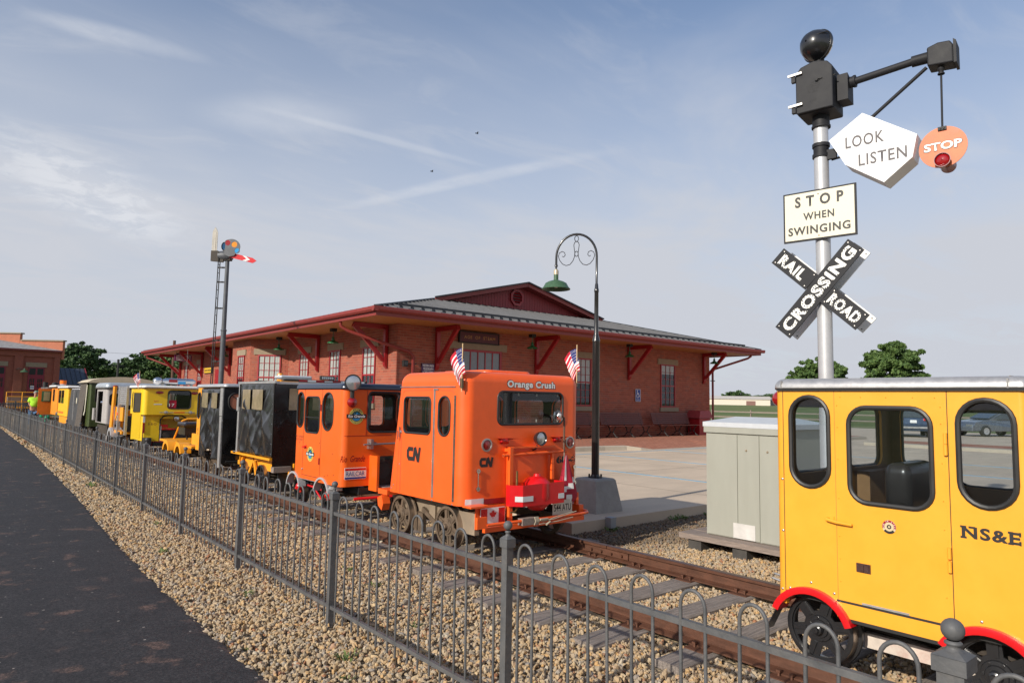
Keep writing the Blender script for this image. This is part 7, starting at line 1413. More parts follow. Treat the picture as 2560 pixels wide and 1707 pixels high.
od = MB().prism([(3.93, 20.46, .56), (4.12, 20.35, .56), (4.12, 20.35, 1.88), (3.93, 20.46, 1.88)], (.012, .025, 0)).build('open_door', M_LEMON, yl); BASE[od.name] = base_of(yl)
MB().prism([(3.955, 20.440, 1.28), (4.09, 20.362, 1.28), (4.09, 20.362, 1.78), (3.955, 20.440, 1.78)], (-.006, -.012, 0)).build('door_window', M_INTDK, od); MB().tube([(3.955, 20.432, 1.28), (4.09, 20.355, 1.28), (4.09, 20.355, 1.78), (3.955, 20.432, 1.78)], .014, 6, closed=True).build('window_frame', M_RUB, od)
for x in (4.49, 5.36): MB().ball((x, 20.1, 1.80), .10, 12, sc=(1, .12, .42)).build('oval_lamp', M_REDLENS, yl)
lbm = MB()
lbm.tube([(4.72, 20.9, 2.12), (4.80, 20.9, 2.12), (5.5, 20.9, 2.12), (5.58, 20.9, 2.12)], [.05, .09, .09, .04], 14); lb2 = lbm.build('light_bar', M_CHROME, yl); BASE[lb2.name] = base_of(yl)
MB().ball((4.60, 20.9, 2.12), .13, 14, sc=(1, .9, .8)).build('beacon_dome', M_CHROME, yl); MB().box((4.86, 20.79, 2.09), (5.08, 20.80, 2.17)).build('red_filter', M_REDLENS, lb2); MB().box((5.10, 20.79, 2.05), (5.3, 20.80, 2.12)).build('blue_filter', M_BLUELENS, lb2)
MB().box((4.7, 20.85, 1.985), (4.75, 20.95, 2.06)).box((5.45, 20.85, 1.985), (5.5, 20.95, 2.06)).build('light_bar_foot', M_STEEL, yl)
MB().tube([(4.50, 20.03, 1.27), (5.38, 20.03, 1.27)], .012, 6).lathe((4.66, 20.05, 1.27), (0, -1, 0), [(-.04, .05), (.03, .04), (.04, .01)], 10).lathe((5.28, 20.05, 1.27), (0, -1, 0), [(-.04, .05), (.03, .04), (.04, .01)], 10).build('lift_bar', M_STEEL, yl); MB().cyl((4.85, 20.03, 1.27), (5.12, 20.03, 1.27), .014, 8).build('lift_bar_grip', M_RED, yl)
MB().tube([(4.58, 20.28, .80), (4.58, 20.26, 1.08), (4.66, 20.26, 1.17), (4.80, 20.26, 1.19), (5.10, 20.26, 1.19), (5.22, 20.26, 1.12), (5.24, 20.26, .95)], .018, 8).build('engine_hoop', M_BLACKM, yl)
rc_ = MB().lathe((4.98, 20.25, 1.10), (0, -1, 0), [(-.06, .03), (-.04, .06), (.0, .07)], 18).build('round_lamp', M_BLACKM, yl); BASE[rc_.name] = base_of(yl); MB().lathe((4.98, 20.25, 1.10), (0, -1, 0), [(0.0, .065), (.01, .03), (.012, .001)], 18).build('lens', M_LAMPGLASS, rc_)
MB().box((4.62, 20.4, .52), (5.4, 20.85, .78)).cyl((4.75, 20.3, .66), (4.75, 20.5, .66), .09, 14).build('engine', M_GREASE, yl); MB().box((4.60, 20.33, .80), (5.0, 20.36, .84)).box((4.6, 20.36, .86), (4.8, 20.5, .94)).build('engine_parts', M_RED, yl); MB().box((4.60, 20.3, .5), (4.63, 20.318, .9)).build('engine_bay_trim', M_ALU, yl)
MB().box((X0 + .02, 20.3, 1.0), (X0 + .07, 20.315, 1.18)).build('white_reflector', M_GLOSSW, yl); MB().box((X0 + .02, 20.3, .72), (X0 + .07, 20.315, .99)).build('red_reflector', M_TRIM, yl); MB().box((4.35, 20.28, .40), (4.62, 20.3, .46)).box((4.3, 20.301, .42), (5.7, 20.33, .5)).build('rear_reflector_bar', M_TRIM, yl)
text('lettering', 'RAY', .12, .045, (4.42, 20.0975, 1.57), (1, 0, 0), (0, 0, 1), mat('orange_lettering', (0.75, 0.25, 0.03), 0.5), yl, bold=.02); MB().box((4.36, 20.097, 1.475), (4.56, 20.0985, 1.50)).build('white_line', M_GLOSSW, yl); text('faint_logo', 'B & O', .2, .06, (4.4, 20.318, .96), (1, 0, 0), (0, 0, 1), MATS['brown_lettering'], yl)
text('window_lettering', '17', .13, .08, (4.80, 20.088, 1.47), (1, 0, 0), (0, 0, 1), M_LETTERW, yl); MB().box((4.73, 20.11, 1.39), (4.92, 20.112, 1.60)).build('crimson_jacket', MATS['crimson_cloth'], yl)
wheels(yl, (21.35, 20.5), .205, M_STEEL, 'steel205'); MB().box((4.2, 20.1, .42), (4.36, 20.4, .6)).build('black_toolbox', M_BLACKM, yl); underframe(yl, 20.2, 21.7, .48, M_BLACKM)
MB().cyl((5.15, 20.2, 1.985), (5.15, 20.2, 3.0), .004, 5).build('whip_antenna', M_STEEL, yl)
us_flag('american_flag', (4.0, 20.2, 1.86), 9, 'small american flag leaning at the left of the white roofed yellow railcar', droop=(-.62, .45))
# ---- orange open frame car with tread plate panel
of = thing('railcar', (XC, 23.4, 0), 'open orange framed railcar with an aluminium tread plate panel and silver fender', 'railcar', 'railcars lined up on the track')
MB().prism([(4.05, 24.25, .70), (4.05, 23.9, .70), (4.05, 23.75, 1.97), (4.05, 24.0, 1.97)], (.06, 0, 0)).box((4.3, 24.0, .70), (5.8, 24.05, 1.25)).box((4.1, 22.6, .58), (5.8, 24.2, .66)).box((4.12, 22.7, .95), (4.18, 23.9, 1.35)).build('cab_frame', M_AMBER, of)
MB().box((4.06, 23.1, .58), (4.14, 23.22, 1.97)).build('door_post', M_ALU, of); MB().box((4.06, 22.0, .58), (4.12, 22.1, 1.97)).build('door_post', M_ALU, of); tp = MB().box((4.09, 22.1, 1.42), (4.11, 23.1, 1.96)).build('tread_plate', M_ALU, of); BASE[tp.name] = base_of(of)
td = MB()
for i in range(16):
    for j in range(9): td.obox((4.087, 22.14 + i * .061, 1.45 + j * .06), (0, 1, 1 if (i + j) % 2 else -1), (0, -1 if (i + j) % 2 else 1, 1), (1, 0, 0), .02, .006, .003)
td.build('tread_pattern', M_CHROME, tp, kind='stuff')
rbox('seat_back', 4.15, 5.7, 22.6, 22.75, 1.30, 1.42, .02, .02, M_BLACKM, of); MB().box((4.2, 22.5, .66), (5.6, 23.0, 1.1)).build('engine_box', M_BLACKM, of); MB().tube([(4.1, 23.25, 1.2), (4.07, 23.6, .9), (4.07, 23.7, .6)], .012, 6).tube([(4.1, 24.0, 1.7), (4.06, 23.5, .7)], .010, 6).build('hoses', M_STEEL, of)
MB().box((4.045, 23.1, 1.12), (4.058, 23.23, 1.2)).build('orange_tape', mat('fluorescent_tape', (0.9, 0.15, 0.08), 0.5), of); fender(of, 23.9, .40, .23, .33, 10, 170, M_SILVER, x0=4.0, x1=4.3); wheels(of, (23.9, 22.9), .205, M_BLACK, 'black205'); MB().lathe((4.2, 23.0, .6), (-1, 0, 0), [(-.1, .09), (0, .1), (.02, .07), (.04, .001)], 14).build('headlight', M_LAMPGLASS, of)
# ---- pale grey car
gy_ = thing('railcar', (XC, 26.3, 0), 'pale grey railcar with rounded silver roof and open side doorway', 'railcar', 'railcars lined up on the track')
shell(gy_, 'body', X0 - .03, X1, 25.5, 27.3, .78, 1.90, .10, 0, M_GREYCAR, M_INTDK, [('y0', 4.22, 4.72, 1.37, 1.74, .09), ('y0', 5.0, 5.6, 1.37, 1.74, .09), ('y1', 4.3, 4.9, 1.4, 1.8, .06)], cuts=[((4.0, 26.1, .80), (4.3, 27.1, 1.82))])
rbox('roof', X0 - .08, X1 + .05, 25.42, 27.4, 1.905, 2.11, .15, .14, mat('silver_blue_roof', (0.45, 0.49, 0.53), 0.35, .4, var=.08), gy_, seg=6)
MB().ball((4.35, 25.43, 1.98), .09, 10, sc=(1, .4, .5)).build('red_lamp', M_REDLENS, gy_)
sheet('pressed_panel', [rrect(.5, .48, .03), rrect(.44, .42, .02)], .02, (4.55, 25.495, 1.05), (1, 0, 0), (0, 0, 1), M_GREYCAR, gy_); MB().box((4.14, 25.48, .76), (5.86, 25.50, .785)).build('bottom_trim', M_GREYCAR, gy_)
MB().cyl((4.06, 27.2, .85), (4.06, 27.2, 1.25), .05, 10).build('handrail', M_GREYCAR, gy_); MB().ball((4.15, 26.3, 1.45), .06, 8).build('mirror', M_CHROME, gy_)
underframe(gy_, 25.5, 27.3, .72, M_GREASE); wheels(gy_, (27.0, 25.9), .22, M_GREYCAR, 'grey'); MB().box((4.2, 25.5, .4), (4.3, 27.3, .7)).build('running_gear', M_GREASE, gy_)
# ---- olive green car with cream roof
og = thing('railcar', (XC, 29.9, 0), 'tall olive green railcar with wide cream coloured roof and brown canvas door', 'railcar', 'railcars lined up on the track')
shell(og, 'body', X0, X1 + .3, 28.9, 30.9, .55, 2.12, .05, 0, M_OLIVE, M_INTDK, [('y0', 4.32, 4.9, 1.45, 2.02, .03), ('y0', 5.1, 5.9, 1.45, 2.02, .03)])
rf_ = MB(); vs = []; fs = []
for i in range(17):
    s_ = i / 16; x = X0 - .13 + (X1 + .45 - X0 + .13) * s_; z = 2.14 + .23 * math.sin(math.pi * s_) ** .55
    vs += [(x, 28.72, z), (x, 31.1, z), (x, 31.1, 2.13), (x, 28.72, 2.13)]
for i in range(16):
    for k in range(4): fs.append((4 * i + k, 4 * i + (k + 1) % 4, 4 * i + 4 + (k + 1) % 4, 4 * i + 4 + k))
rf_.add(vs, fs, 0, True).build('roof', M_CREAMROOF, og)
M_TAUPE = mat('taupe_canvas', (0.09, 0.075, 0.062), 0.75, var=.25, bump=.6, bscale=8)
o = MB(); vs = []; fs = []
for j in range(12):
    for i in range(12): s_ = i / 11; t2 = j / 11; vs.append((X0 - .05 - .05 * abs(math.sin(s_ * 8 + t2 * 2)) * t2 - .06 * t2, 29.3 + 1.5 * s_ + .25 * t2, 2.12 - 1.62 * t2))
for j in range(11):
    for i in range(11): a = j * 12 + i; fs.append((a, a + 1, a + 13, a + 12))
o.add(vs, fs, 0, True).build('door_curtain', M_TAUPE, og); MB().tube([(4.08, 29.1, 2.05), (4.05, 29.1, 1.1), (4.0, 28.95, .95)], .018, 8).build('grab_rail', M_CREAM, og); MB().tube([(4.0, 30.8 + .05 * math.cos(a), 1.45 + .1 * math.sin(a)) for a in [k * math.pi / 8 for k in range(16)]], .015, 6, closed=True).build('lifebelt_ring', M_CREAM, og)
MB().ball((4.5, 28.87, 1.55), .07, 8, sc=(1.2, .5, .8)).build('mirror', M_CHROME, og); underframe(og, 28.9, 30.9, .5, M_GREASE); wheels(og, (30.5, 29.3), .22, M_GREASE, 'grease22')
# ---- dark canvas car
dkc = thing('railcar', (XC, 32.4, 0), 'dark grey canvas covered railcar left of the olive green one', 'railcar', 'railcars lined up on the track')
M_DKCAN = mat('dark_grey_canvas', (0.05, 0.05, 0.052), 0.6, var=.25, bump=.8, bscale=6)
rbox('roof', X0, X1, 31.5, 33.5, 1.88, 1.93, .04, .03, M_SILVER, dkc)
vs = []; fs = []
for j in range(14):
    for i in range(30): s_ = i / 29; t2 = j / 13; vs.append((X0 - .03 * math.sin(s_ * 22) * t2 - .09 * t2, 31.2 + 2.4 * s_, 1.88 - 1.4 * t2))
for j in range(13):
    for i in range(29): a = j * 30 + i; fs.append((a, a + 1, a + 31, a + 30))
MB().add(vs, fs, 0, True).add([(X0 - .05, 31.2, .5), (X1, 31.2, .5), (X1, 31.2, 1.9), (X0, 31.2, 1.9)], [(0, 1, 2, 3)]).build('curtain', M_DKCAN, dkc); MB().box((X0 - .1, 32.0, .5), (X0 - .06, 32.08, 1.85)).build('door_post', M_ALU, dkc); wheels(dkc, (33.2, 31.9), .2, M_GREASE, 'grease2')
# ---- small yellow car
y2 = thing('railcar', (XC, 35.6, 0), 'small boxy yellow railcar with pale roof just right of the amber orange cars', 'railcar', 'railcars lined up on the track')
shell(y2, 'body', X0, X1, 34.7, 37.5, .74, 1.95, .08, 0, mat('warm_yellow_paint', (0.86, 0.48, 0.015), .4, var=.05), M_INTDK, [('x0', 36.6, 37.3, 1.3, 1.85, .04), ('x0', 35.7, 36.4, 1.3, 1.85, .04), ('y0', 4.9, 5.5, 1.35, 1.85, .04)])
rbox('roof', X0 - .06, X1 + .06, 34.6, 37.6, 1.952, 2.03, .08, .04, M_WHITE, y2); MB().ball((4.38, 34.68, 1.85), .09, 8).build('dark_horn', M_BLACKM, y2); MB().box((X0 - .004, 35.6, .84), (X0, 37.2, .93)).build('red_lettering_band', mat('orange_red_band', (0.7, 0.15, 0.01), 0.5), y2); wheels(y2, (37, 35.2), .2, M_GREYCAR, 'grey2'); MB().box((4.22, 34.75, .4), (4.3, 37.4, .73)).build('frame', M_AMBER, y2); MB().lathe((4.9, 36.5, 2.03), (0, 0, 1), [(0, .12), (.15, .12), (.18, .001)], 10).build('roof_vent', M_BLACKM, y2)
# ---- two amber orange cars, the farther with its door open
M_AMB2 = mat('amber_orange_paint', (0.85, 0.27, 0.012), 0.4, var=.05)
o2 = thing('railcar', (XC, 38.9, 0), 'amber railcar with round headlight and orange beacon, second from the far end', 'railcar', 'railcars lined up on the track')
shell(o2, 'body', X0, X1, 38.2, 40.2, .72, 2.0, .10, 0, M_AMB2, M_INTDK, [('x0', 38.9, 39.5, 1.35, 1.9, .04), ('y0', 4.6, 5.4, 1.35, 1.9, .04)]); rbox('roof', X0 - .12, X1 + .05, 38.1, 40.3, 2.0, 2.10, .08, .05, M_WHITE, o2)
be = MB().cyl((4.45, 38.9, 2.1), (4.45, 38.9, 2.17), .13, 12).build('amber_beacon', M_CHROME, o2); MB().cyl((4.45, 38.9, 2.171), (4.45, 38.9, 2.34), .14, 14).build('beacon_lens', mat('orange_beacon', (0.85, 0.18, 0.01), 0.3), o2); MB().lathe((4.25, 38.17, .78), (0, -1, 0), [(-.06, .06), (0, .11), (.03, .11), (.04, .02)], 14).build('headlight', M_LAMPGLASS, o2); wheels(o2, (39.8, 38.7), .2, M_GREASE, 'grease2')
o1 = thing('railcar', (XC, 42.6, 0), 'farthest orange railcar with its orange door swung open toward the man', 'railcar', 'railcars lined up on the track')
shell(o1, 'body', X0, X1, 41.4, 44.4, .66, 1.95, .06, 0, M_AMB2, M_CREAM, [('y0', 4.7, 5.5, 1.35, 1.85, .04)], cuts=[((4.0, 41.6, .7), (4.3, 43.0, 1.9))]); MB().box((X0 - .05, 41.3, 1.952), (X1 + .05, 44.5, 2.02)).build('roof', M_STEEL, o1)
od = MB().box((3.72, 41.3, .66), (4.5, 41.36, 1.93)).build('open_door', mat('deep_amber_door', (0.72, 0.17, 0.01), .4), o1); BASE[od.name] = base_of(o1); rbox('door_glass', 3.86, 4.24, 41.28, 41.297, 1.30, 1.82, 0, 0, MATS['green_enamel'], od); rbox('door_glass_reflection', 3.94, 4.2, 41.27, 41.279, 1.34, 1.78, 0, 0, mat('tan_reflection', (0.35, 0.3, 0.15), .3), od)  # the tan sheet on the door glass is a painted reflection
MB().box((4.05, 44.2, .66), (4.12, 44.9, 1.93)).build('cream_door', M_CREAM, o1); MB().ball((4.5, 42.4, 2.15), .16, 10, sc=(1, 1, .9)).cyl((4.2, 43.6, 2.02), (4.2, 43.6, 2.3), .12, 10).box((4.6, 42, 2.02), (5.4, 42.5, 2.14)).build('roof_horns', M_BLACKM, o1); MB().box((4.05, 44.6, 1.5), (4.25, 44.7, 2.0)).build('red_flag_panel', M_RED, o1)
gc = thing('green_canister', (4.05, 41, .2), 'two small bright green canisters under the far orange railcar door', 'canister'); M_GRN = mat('bright_green_plastic', (0.01, 0.35, 0.18), .4)
for x, y in ((3.85, 41.0), (4.1, 40.7)): MB().lathe((x, y, .32), (0, 0, 1), [(0, .1), (.25, .11), (.3, .05), (.33, .001)], 12).build('drum', M_GRN, gc)
wheels(o1, (44, 42), .2, M_GREASE, 'grease2')

# ================================================================ far left yard things
ct = thing('yard_cart', (6.2, 66, 0), 'yellow railed yard cart with pallets by the brick wing at the far left', 'cart')
MB().box((3.9, 65.9, .5), (6.1, 67.2, .6)).build('deck', M_AMBER, ct)
for x in (3.9, 4.9, 6.1, 7.1): MB().cyl((x, 65.9, .3), (x, 65.9, 1.75), .04, 6).build('post', M_AMBER, ct)
for z in (1.0, 1.4, 1.75): MB().cyl((3.9, 65.9, z), (7.1, 65.9, z), .03, 6).build('rail', M_AMBER, ct)
for k in range(7): MB().box((4.0, 66.1, .62 + k * .12), (5.6, 67.1, .70 + k * .12)).build('pallet_board', M_WOODOLD, ct)
t_ = thing('yellow_locker', (7.0, 68.8, 0), 'tall yellow and green locker against the far left brick wing', 'locker'); MB().box((6.3, 68.6, 0), (7.0, 69.4, 2.1)).build('case', M_AMBER, t_); MB().box((6.0, 68.65, 0), (6.28, 69.4, 1.9)).build('green_side', M_GRN, t_)

# ================================================================ the man in a lime green shirt
def skin_body(name, pts, edges, parent, m):
    me = bpy.data.meshes.new(name); b0 = base_of(parent); me.from_pydata([tuple(Vector(p[:3]) - b0) for p in pts], edges, []); ob = bpy.data.objects.new(name, me); COL.objects.link(ob)
    md = ob.modifiers.new('s', 'SKIN'); md.use_smooth_shade = True
    for i, p in enumerate(pts): me.skin_vertices[0].data[i].radius = (p[3], p[4] if len(p) > 4 else p[3])
    me.skin_vertices[0].data[0].use_root = True; sb = ob.modifiers.new('d', 'SUBSURF'); sb.levels = 1; sb.render_levels = 1
    r_ = evalmesh(ob); bpy.data.objects.remove(ob); r_.materials.clear(); r_.materials.append(m); return link(name, r_, parent)
pxx, pyy = 3.62, 41.6
M_SKIN = mat('skin', (0.45, 0.22, 0.14), 0.6, var=.05)
pn = thing('person', (pxx, pyy, 0), 'grey haired man in a lime green shirt and blue jeans beside the farthest orange railcar', 'person')
def q(x, y, z, *r): return (pxx + x, pyy + y, z, *r)
pts = [q(0, 0, .98, .15, .12), q(0, 0, 1.2, .16, .12), q(0, 0, 1.42, .15, .10), q(0, 0, 1.52, .06), q(.02, 0, 1.60, .065), q(.03, 0, 1.70, .085), q(.02, 0, 1.76, .05),
       q(.20, -.0, 1.44, .06), q(.36, .0, 1.50, .045), q(.55, .02, 1.63, .035), q(.66, .02, 1.66, .03), q(-.19, .0, 1.42, .06), q(-.22, .02, 1.16, .045), q(-.10, -.1, .98, .035),
       q(.10, 0, .90, .10), q(.11, .01, .50, .07), q(.11, .03, .10, .05), q(.11, -.1, .05, .04), q(-.10, 0, .90, .10), q(-.11, .01, .50, .07), q(-.12, .03, .10, .05), q(-.12, -.1, .05, .04)]
ed = [(0, 1), (1, 2), (2, 3), (3, 4), (4, 5), (5, 6), (2, 7), (7, 8), (8, 9), (9, 10), (2, 11), (11, 12), (12, 13), (0, 14), (14, 15), (15, 16), (16, 17), (0, 18), (18, 19), (19, 20), (20, 21)]
skin_body('body', pts, ed, pn, M_SKIN)
M_LIME = mat('lime_green_shirt', (0.42, 0.85, 0.04), 0.8, var=.1); M_JEAN = mat('blue_jeans', (0.06, 0.12, 0.22), 0.9, var=.2)
skin_body('shirt', [q(0, 0, .98, .215, .20), q(0, 0, 1.2, .225, .21), q(0, 0, 1.42, .215, .18), q(0, 0, 1.5, .10), q(.20, 0, 1.45, .10), q(.34, 0, 1.50, .08), q(-.19, 0, 1.42, .10), q(-.23, .02, 1.24, .085)], [(0, 1), (1, 2), (2, 3), (2, 4), (4, 5), (2, 6), (6, 7)], pn, M_LIME)
skin_body('jeans', [q(0, 0, .96, .23, .2), q(.10, 0, .84, .16), q(.11, .01, .5, .11), q(.11, .03, .1, .09), q(-.10, 0, .84, .16), q(-.11, .01, .5, .11), q(-.12, .03, .1, .09)], [(0, 1), (1, 2), (2, 3), (0, 4), (4, 5), (5, 6)], pn, M_JEAN)
MB().ball((pxx + .02, pyy + .02, 1.735), .095, 14, sc=(1, 1, .85)).build('hair', mat('grey_hair', (0.3, 0.28, 0.27), .9), pn); MB().ball((pxx + .11, pyy - .03, 1.68), .022, 8).build('nose', M_SKIN, pn)
for k in range(5): MB().tube([(pxx + .68, pyy + .005 + .015 * k, 1.67 + .006 * k), (pxx + .72 + .004 * k, pyy + .005 + .016 * k, 1.675), (pxx + .745, pyy + .005 + .016 * k, 1.66)], .008, 5).build('finger', M_SKIN, pn)

# ================================================================ parked cars seen through the yellow railcar windows
def car(name, cx_, cy_, ang, label, paint, L=4.8, Wd=1.82, H=1.45, suv=False, z0=.15):
    t_ = thing(name, (cx_, cy_, z0), label, 'car'); c, s_ = math.cos(ang), math.sin(ang)
    def P(a, b_, z): return (cx_ + a * c - b_ * s_, cy_ + a * s_ + b_ * c, z0 + z)
    if suv: prof_ = [(-2.25, .35), (-2.32, .7), (-2.25, 1.05), (-2.0, 1.62), (-1.7, 1.70), (.3, 1.70), (.95, 1.15), (2.1, 1.0), (2.3, .75), (2.28, .35)]
    else: prof_ = [(-2.35, .32), (-2.4, .62), (-2.35, .98), (-1.75, 1.06), (-1.0, 1.42), (.1, 1.45), (.95, 1.02), (2.1, .86), (2.38, .62), (2.38, .3)]
    belt = 1.05 if suv else .97
    vs = []; n = len(prof_)
    for (x, z) in prof_:
        w = Wd / 2 * (1 if z <= belt + .02 else .80); w *= .93 if abs(x) > 2.2 else 1
        vs += [P(x, -w, z), P(x, w, z)]
    fs = [(2 * i, 2 * i + 1, 2 * ((i + 1) % n) + 1, 2 * ((i + 1) % n)) for i in range(n)]
    # side walls split at the belt line
    fs += [tuple(2 * i for i in range(n)), tuple(2 * i + 1 for i in reversed(range(n)))]
    b_ = MB().add(vs, fs).build('body', paint, t_); md = b_.modifiers.new('b', 'BEVEL'); md.width = .07; md.segments = 3; md.limit_method = 'ANGLE'; md.angle_limit = R(20)
    gw = M_DARKIN
    gl = mat('car_window_glass', (0.05, 0.06, 0.065), .08, coat=.8)
    top = prof_[3 if suv else 4]; 
    for sd in (-1, 1):
        w = Wd / 2 * .905 * sd
        if suv: polys = [[(-1.85, 1.12), (-1.70, 1.55), (-.9, 1.6), (-.9, 1.12)], [(-.84, 1.12), (-.84, 1.6), (.02, 1.6), (.12, 1.12)], [(.18, 1.12), (.1, 1.58), (.3, 1.58), (.78, 1.14)]]
        else: polys = [[(-1.45, 1.06), (-.95, 1.33), (-.5, 1.36), (-.5, 1.05)], [(-.44, 1.05), (-.44, 1.36), (.12, 1.36), (.75, 1.04)]]
        for pl in polys: MB().prism([P(x, w * (1.0 if z < 1.2 else .93), z) for x, z in pl], Vector(P(0, .01 * sd, 0)) - Vector(P(0, 0, 0))).build('side_window', gl, t_)
    hd = Wd / 2 * .74
    if suv: MB().prism([P(-2.245, -hd, 1.10), P(-2.245, hd, 1.10), P(-2.06, hd * .95, 1.55), P(-2.06, -hd * .95, 1.55)], Vector(P(-.02, 0, .0)) - Vector(P(0, 0, 0))).build('rear_window', gl, t_)
    MB().prism([P(.98, -hd, 1.05), P(.98, hd, 1.05), P(.16, hd * .95, 1.40 if not suv else 1.60), P(.16, -hd * .95, 1.40 if not suv else 1.60)], Vector(P(.03, 0, .04)) - Vector(P(0, 0, 0))).build('windscreen', gl, t_)
    for a in (-1.45, 1.45):
        for sd in (-1, 1):
            ct_ = P(a, Wd / 2 * .9 * sd, .33); ax_ = Vector(P(0, sd, 0)) - Vector(P(0, 0, 0)); w_ = MB().lathe(ct_, ax_, [(-.12, .31), (.1, .33), (.12, .29), (.12, .22)], 22).build('wheel', M_RUB, t_); BASE[w_.name] = base_of(t_); MB().lathe(ct_, ax_, [(.09, .22), (.115, .21), (.10, .08), (.12, .05), (.121, .001)], 10).build('rim', M_ALU, w_)
    for sd in (-1, 1): MB().obox(P(2.28, .62 * sd, .66), Vector(P(1, 0, 0)) - Vector(P(0, 0, 0)), Vector(P(0, 1, 0)) - Vector(P(0, 0, 0)), Zv, .1, .2, .06).build('headlight', M_LAMPGLASS, t_); MB().obox(P(-2.28, .68 * sd, 1.0 if suv else .82), Vector(P(1, 0, 0)) - Vector(P(0, 0, 0)), Vector(P(0, 1, 0)) - Vector(P(0, 0, 0)), Zv, .06, .2, .06).build('tail_light', MATS['bright_red_lens'], t_)
    MB().obox(P(-2.30, 0, .55 if suv else .4), Vector(P(1, 0, 0)) - Vector(P(0, 0, 0)), Vector(P(0, 1, 0)) - Vector(P(0, 0, 0)), Zv, .05, Wd * .44, .05).build('bumper', M_STEEL if suv else M_BLACKM, t_); MB().obox(P(-2.34, 0, .88), Vector(P(1, 0, 0)) - Vector(P(0, 0, 0)), Vector(P(0, 1, 0)) - Vector(P(0, 0, 0)), Zv, .01, .16, .08).build('licence_plate', M_WHITE, t_)
    return t_
car('parked_car', 49.4, 13.4, R(152), 'silver grey sedan seen through the right window of the foreground yellow railcar', mat('silver_grey_car_paint', (0.17, 0.19, 0.22), .25, .5, coat=.8))
car('parked_car', 43.4, 15.9, R(25), 'dark blue suv seen through the middle window of the foreground yellow railcar', mat('dark_blue_car_paint', (0.025, 0.05, 0.10), .25, .3, coat=.8), suv=True)
# low railing and kerb beyond the lot
t_ = thing('fence', (58, 12, .1), 'dark low rail fence at the far edge of the parking lot behind the cars', 'fence')
for k in range(12): MB().box((62 - k * .2, -6 + k * 4.2, 0), (62.1 - k * .2, -5.9 + k * 4.2, 1.3)).build('post', M_WOODOLD, t_)
for z in (.6, 1.1): MB().bar((62, -6, z), (59.7, 40.2, z), .05, .12).build('rail', M_WOODOLD, t_)
ti = MB().box((30.5, 3, .14), (31.2, 13, .28)).build('traffic_island_kerb', MATS['curb_concrete'], kind='structure'); MB().box((31.21, 3, .14), (34, 13, .265)).build('island_paving', MATS['brick_paving'] if 'brick_paving' in MATS else bpy.data.materials['brick_paving'], kind='structure')

# ================================================================ utility poles and wires at left, birds
up = thing('utility_pole', (18.6, 90, 0), 'thin dark utility pole above the trees left of the depot', 'utility pole'); MB().cyl((16.9, 98, 0), (16.9, 98, 6.1), .14, 8).box((16.2, 97.95, 5.2), (17.6, 98.05, 5.35)).build('pole', M_BLACKM, up)
up2 = thing('utility_pole', (22, 88, 0), 'brown utility pole behind the depot eave at the left', 'utility pole'); MB().cyl((20.9, 88, 0), (20.9, 88, 8.2), .16, 8).build('pole', mat('brown_pole', (0.12, 0.06, 0.04), .9), up2); MB().box((19.6, 87.95, 3.2), (22.4, 88.05, 3.35)).build('crossarm', M_WHITE, up2)
_pl = [((7.5, 110, 8.1), (31, 112, 8.0)), ((7.5, 110, 7.0), (31, 112, 6.9)), ((7.5, 110, 5.9), (31, 112, 5.9))]
for k, (pa_, pb_) in enumerate(_pl):
    t_ = thing('power_line', pa_, ['topmost of the three thin power lines over the left trees', 'middle one of the three thin power lines over the left trees', 'lowest of the three thin power lines over the left trees'][k], 'power line')
    A2_ = Vector(pa_); B2_ = Vector(pb_); MB().tube([A2_.lerp(B2_, s_ / 12) - Vector((0, 0, .5 * math.sin(math.pi * s_ / 12))) for s_ in range(13)], .014, 4).build('wire', M_BLACKM, t_)
def bird(p, label, span=.26):
    t_ = thing('bird', p, label, 'bird'); L = Vector(p); MB().ball(L, .06, 8, sc=(2.2, .8, .8)).build('body', M_BLACKM, t_)
    for s_ in (-1, 1): MB().add([L + Vector((.05, .02 * s_, .02)), L + Vector((-.06, .02 * s_, .02)), L + Vector((-.08, span * s_ * .6, .10)), L + Vector((-.02, span * s_, .02)), L + Vector((.06, span * s_ * .6, .12))], [(0, 1, 2, 3, 4)]).build('wing', M_BLACKM, t_)
def skyp(u, v, d):
    D = _F * 1707 + _R * (u - 1280) + _U * (853.5 - v); D = D / D.length * d; return (D.x, D.y, D.z + 1.74)
bird(skyp(1193, 334, 62), 'tiny dark bird high in the sky, the upper of two'); bird(skyp(1080, 429, 66), 'tiny dark bird in the sky, the lower of two')

# ================================================================ gravel stones
rng = np.random.RandomState(11)
def ico():
    t = (1 + 5 ** .5) / 2; v = np.array([(-1, t, 0), (1, t, 0), (-1, -t, 0), (1, -t, 0), (0, -1, t), (0, 1, t), (0, -1, -t), (0, 1, -t), (t, 0, -1), (t, 0, 1), (-t, 0, -1), (-t, 0, 1)], float); v /= np.linalg.norm(v[0])
    f = np.array([(0, 11, 5), (0, 5, 1), (0, 1, 7), (0, 7, 10), (0, 10, 11), (1, 5, 9), (5, 11, 4), (11, 10, 2), (10, 7, 6), (7, 1, 8), (3, 9, 4), (3, 4, 2), (3, 2, 6), (3, 6, 8), (3, 8, 9), (4, 9, 5), (2, 4, 11), (6, 2, 10), (8, 6, 7), (9, 8, 1)]); return v, f
IV, IF = ico()
def ok_spot(x, y):
    a = (x > np.interp(y, [-6, 0, 3, 4.2, 5, 7, 9, 13.5, 22.9, 45, 62], [2.1, 1.74, 1.67, 1.65, 1.62, 1.63, 1.67, 1.86, 2.12, 2.35, 2.5]) - .015)
    b = ~((x > 6.48) & (y > 6.5)); return a & b
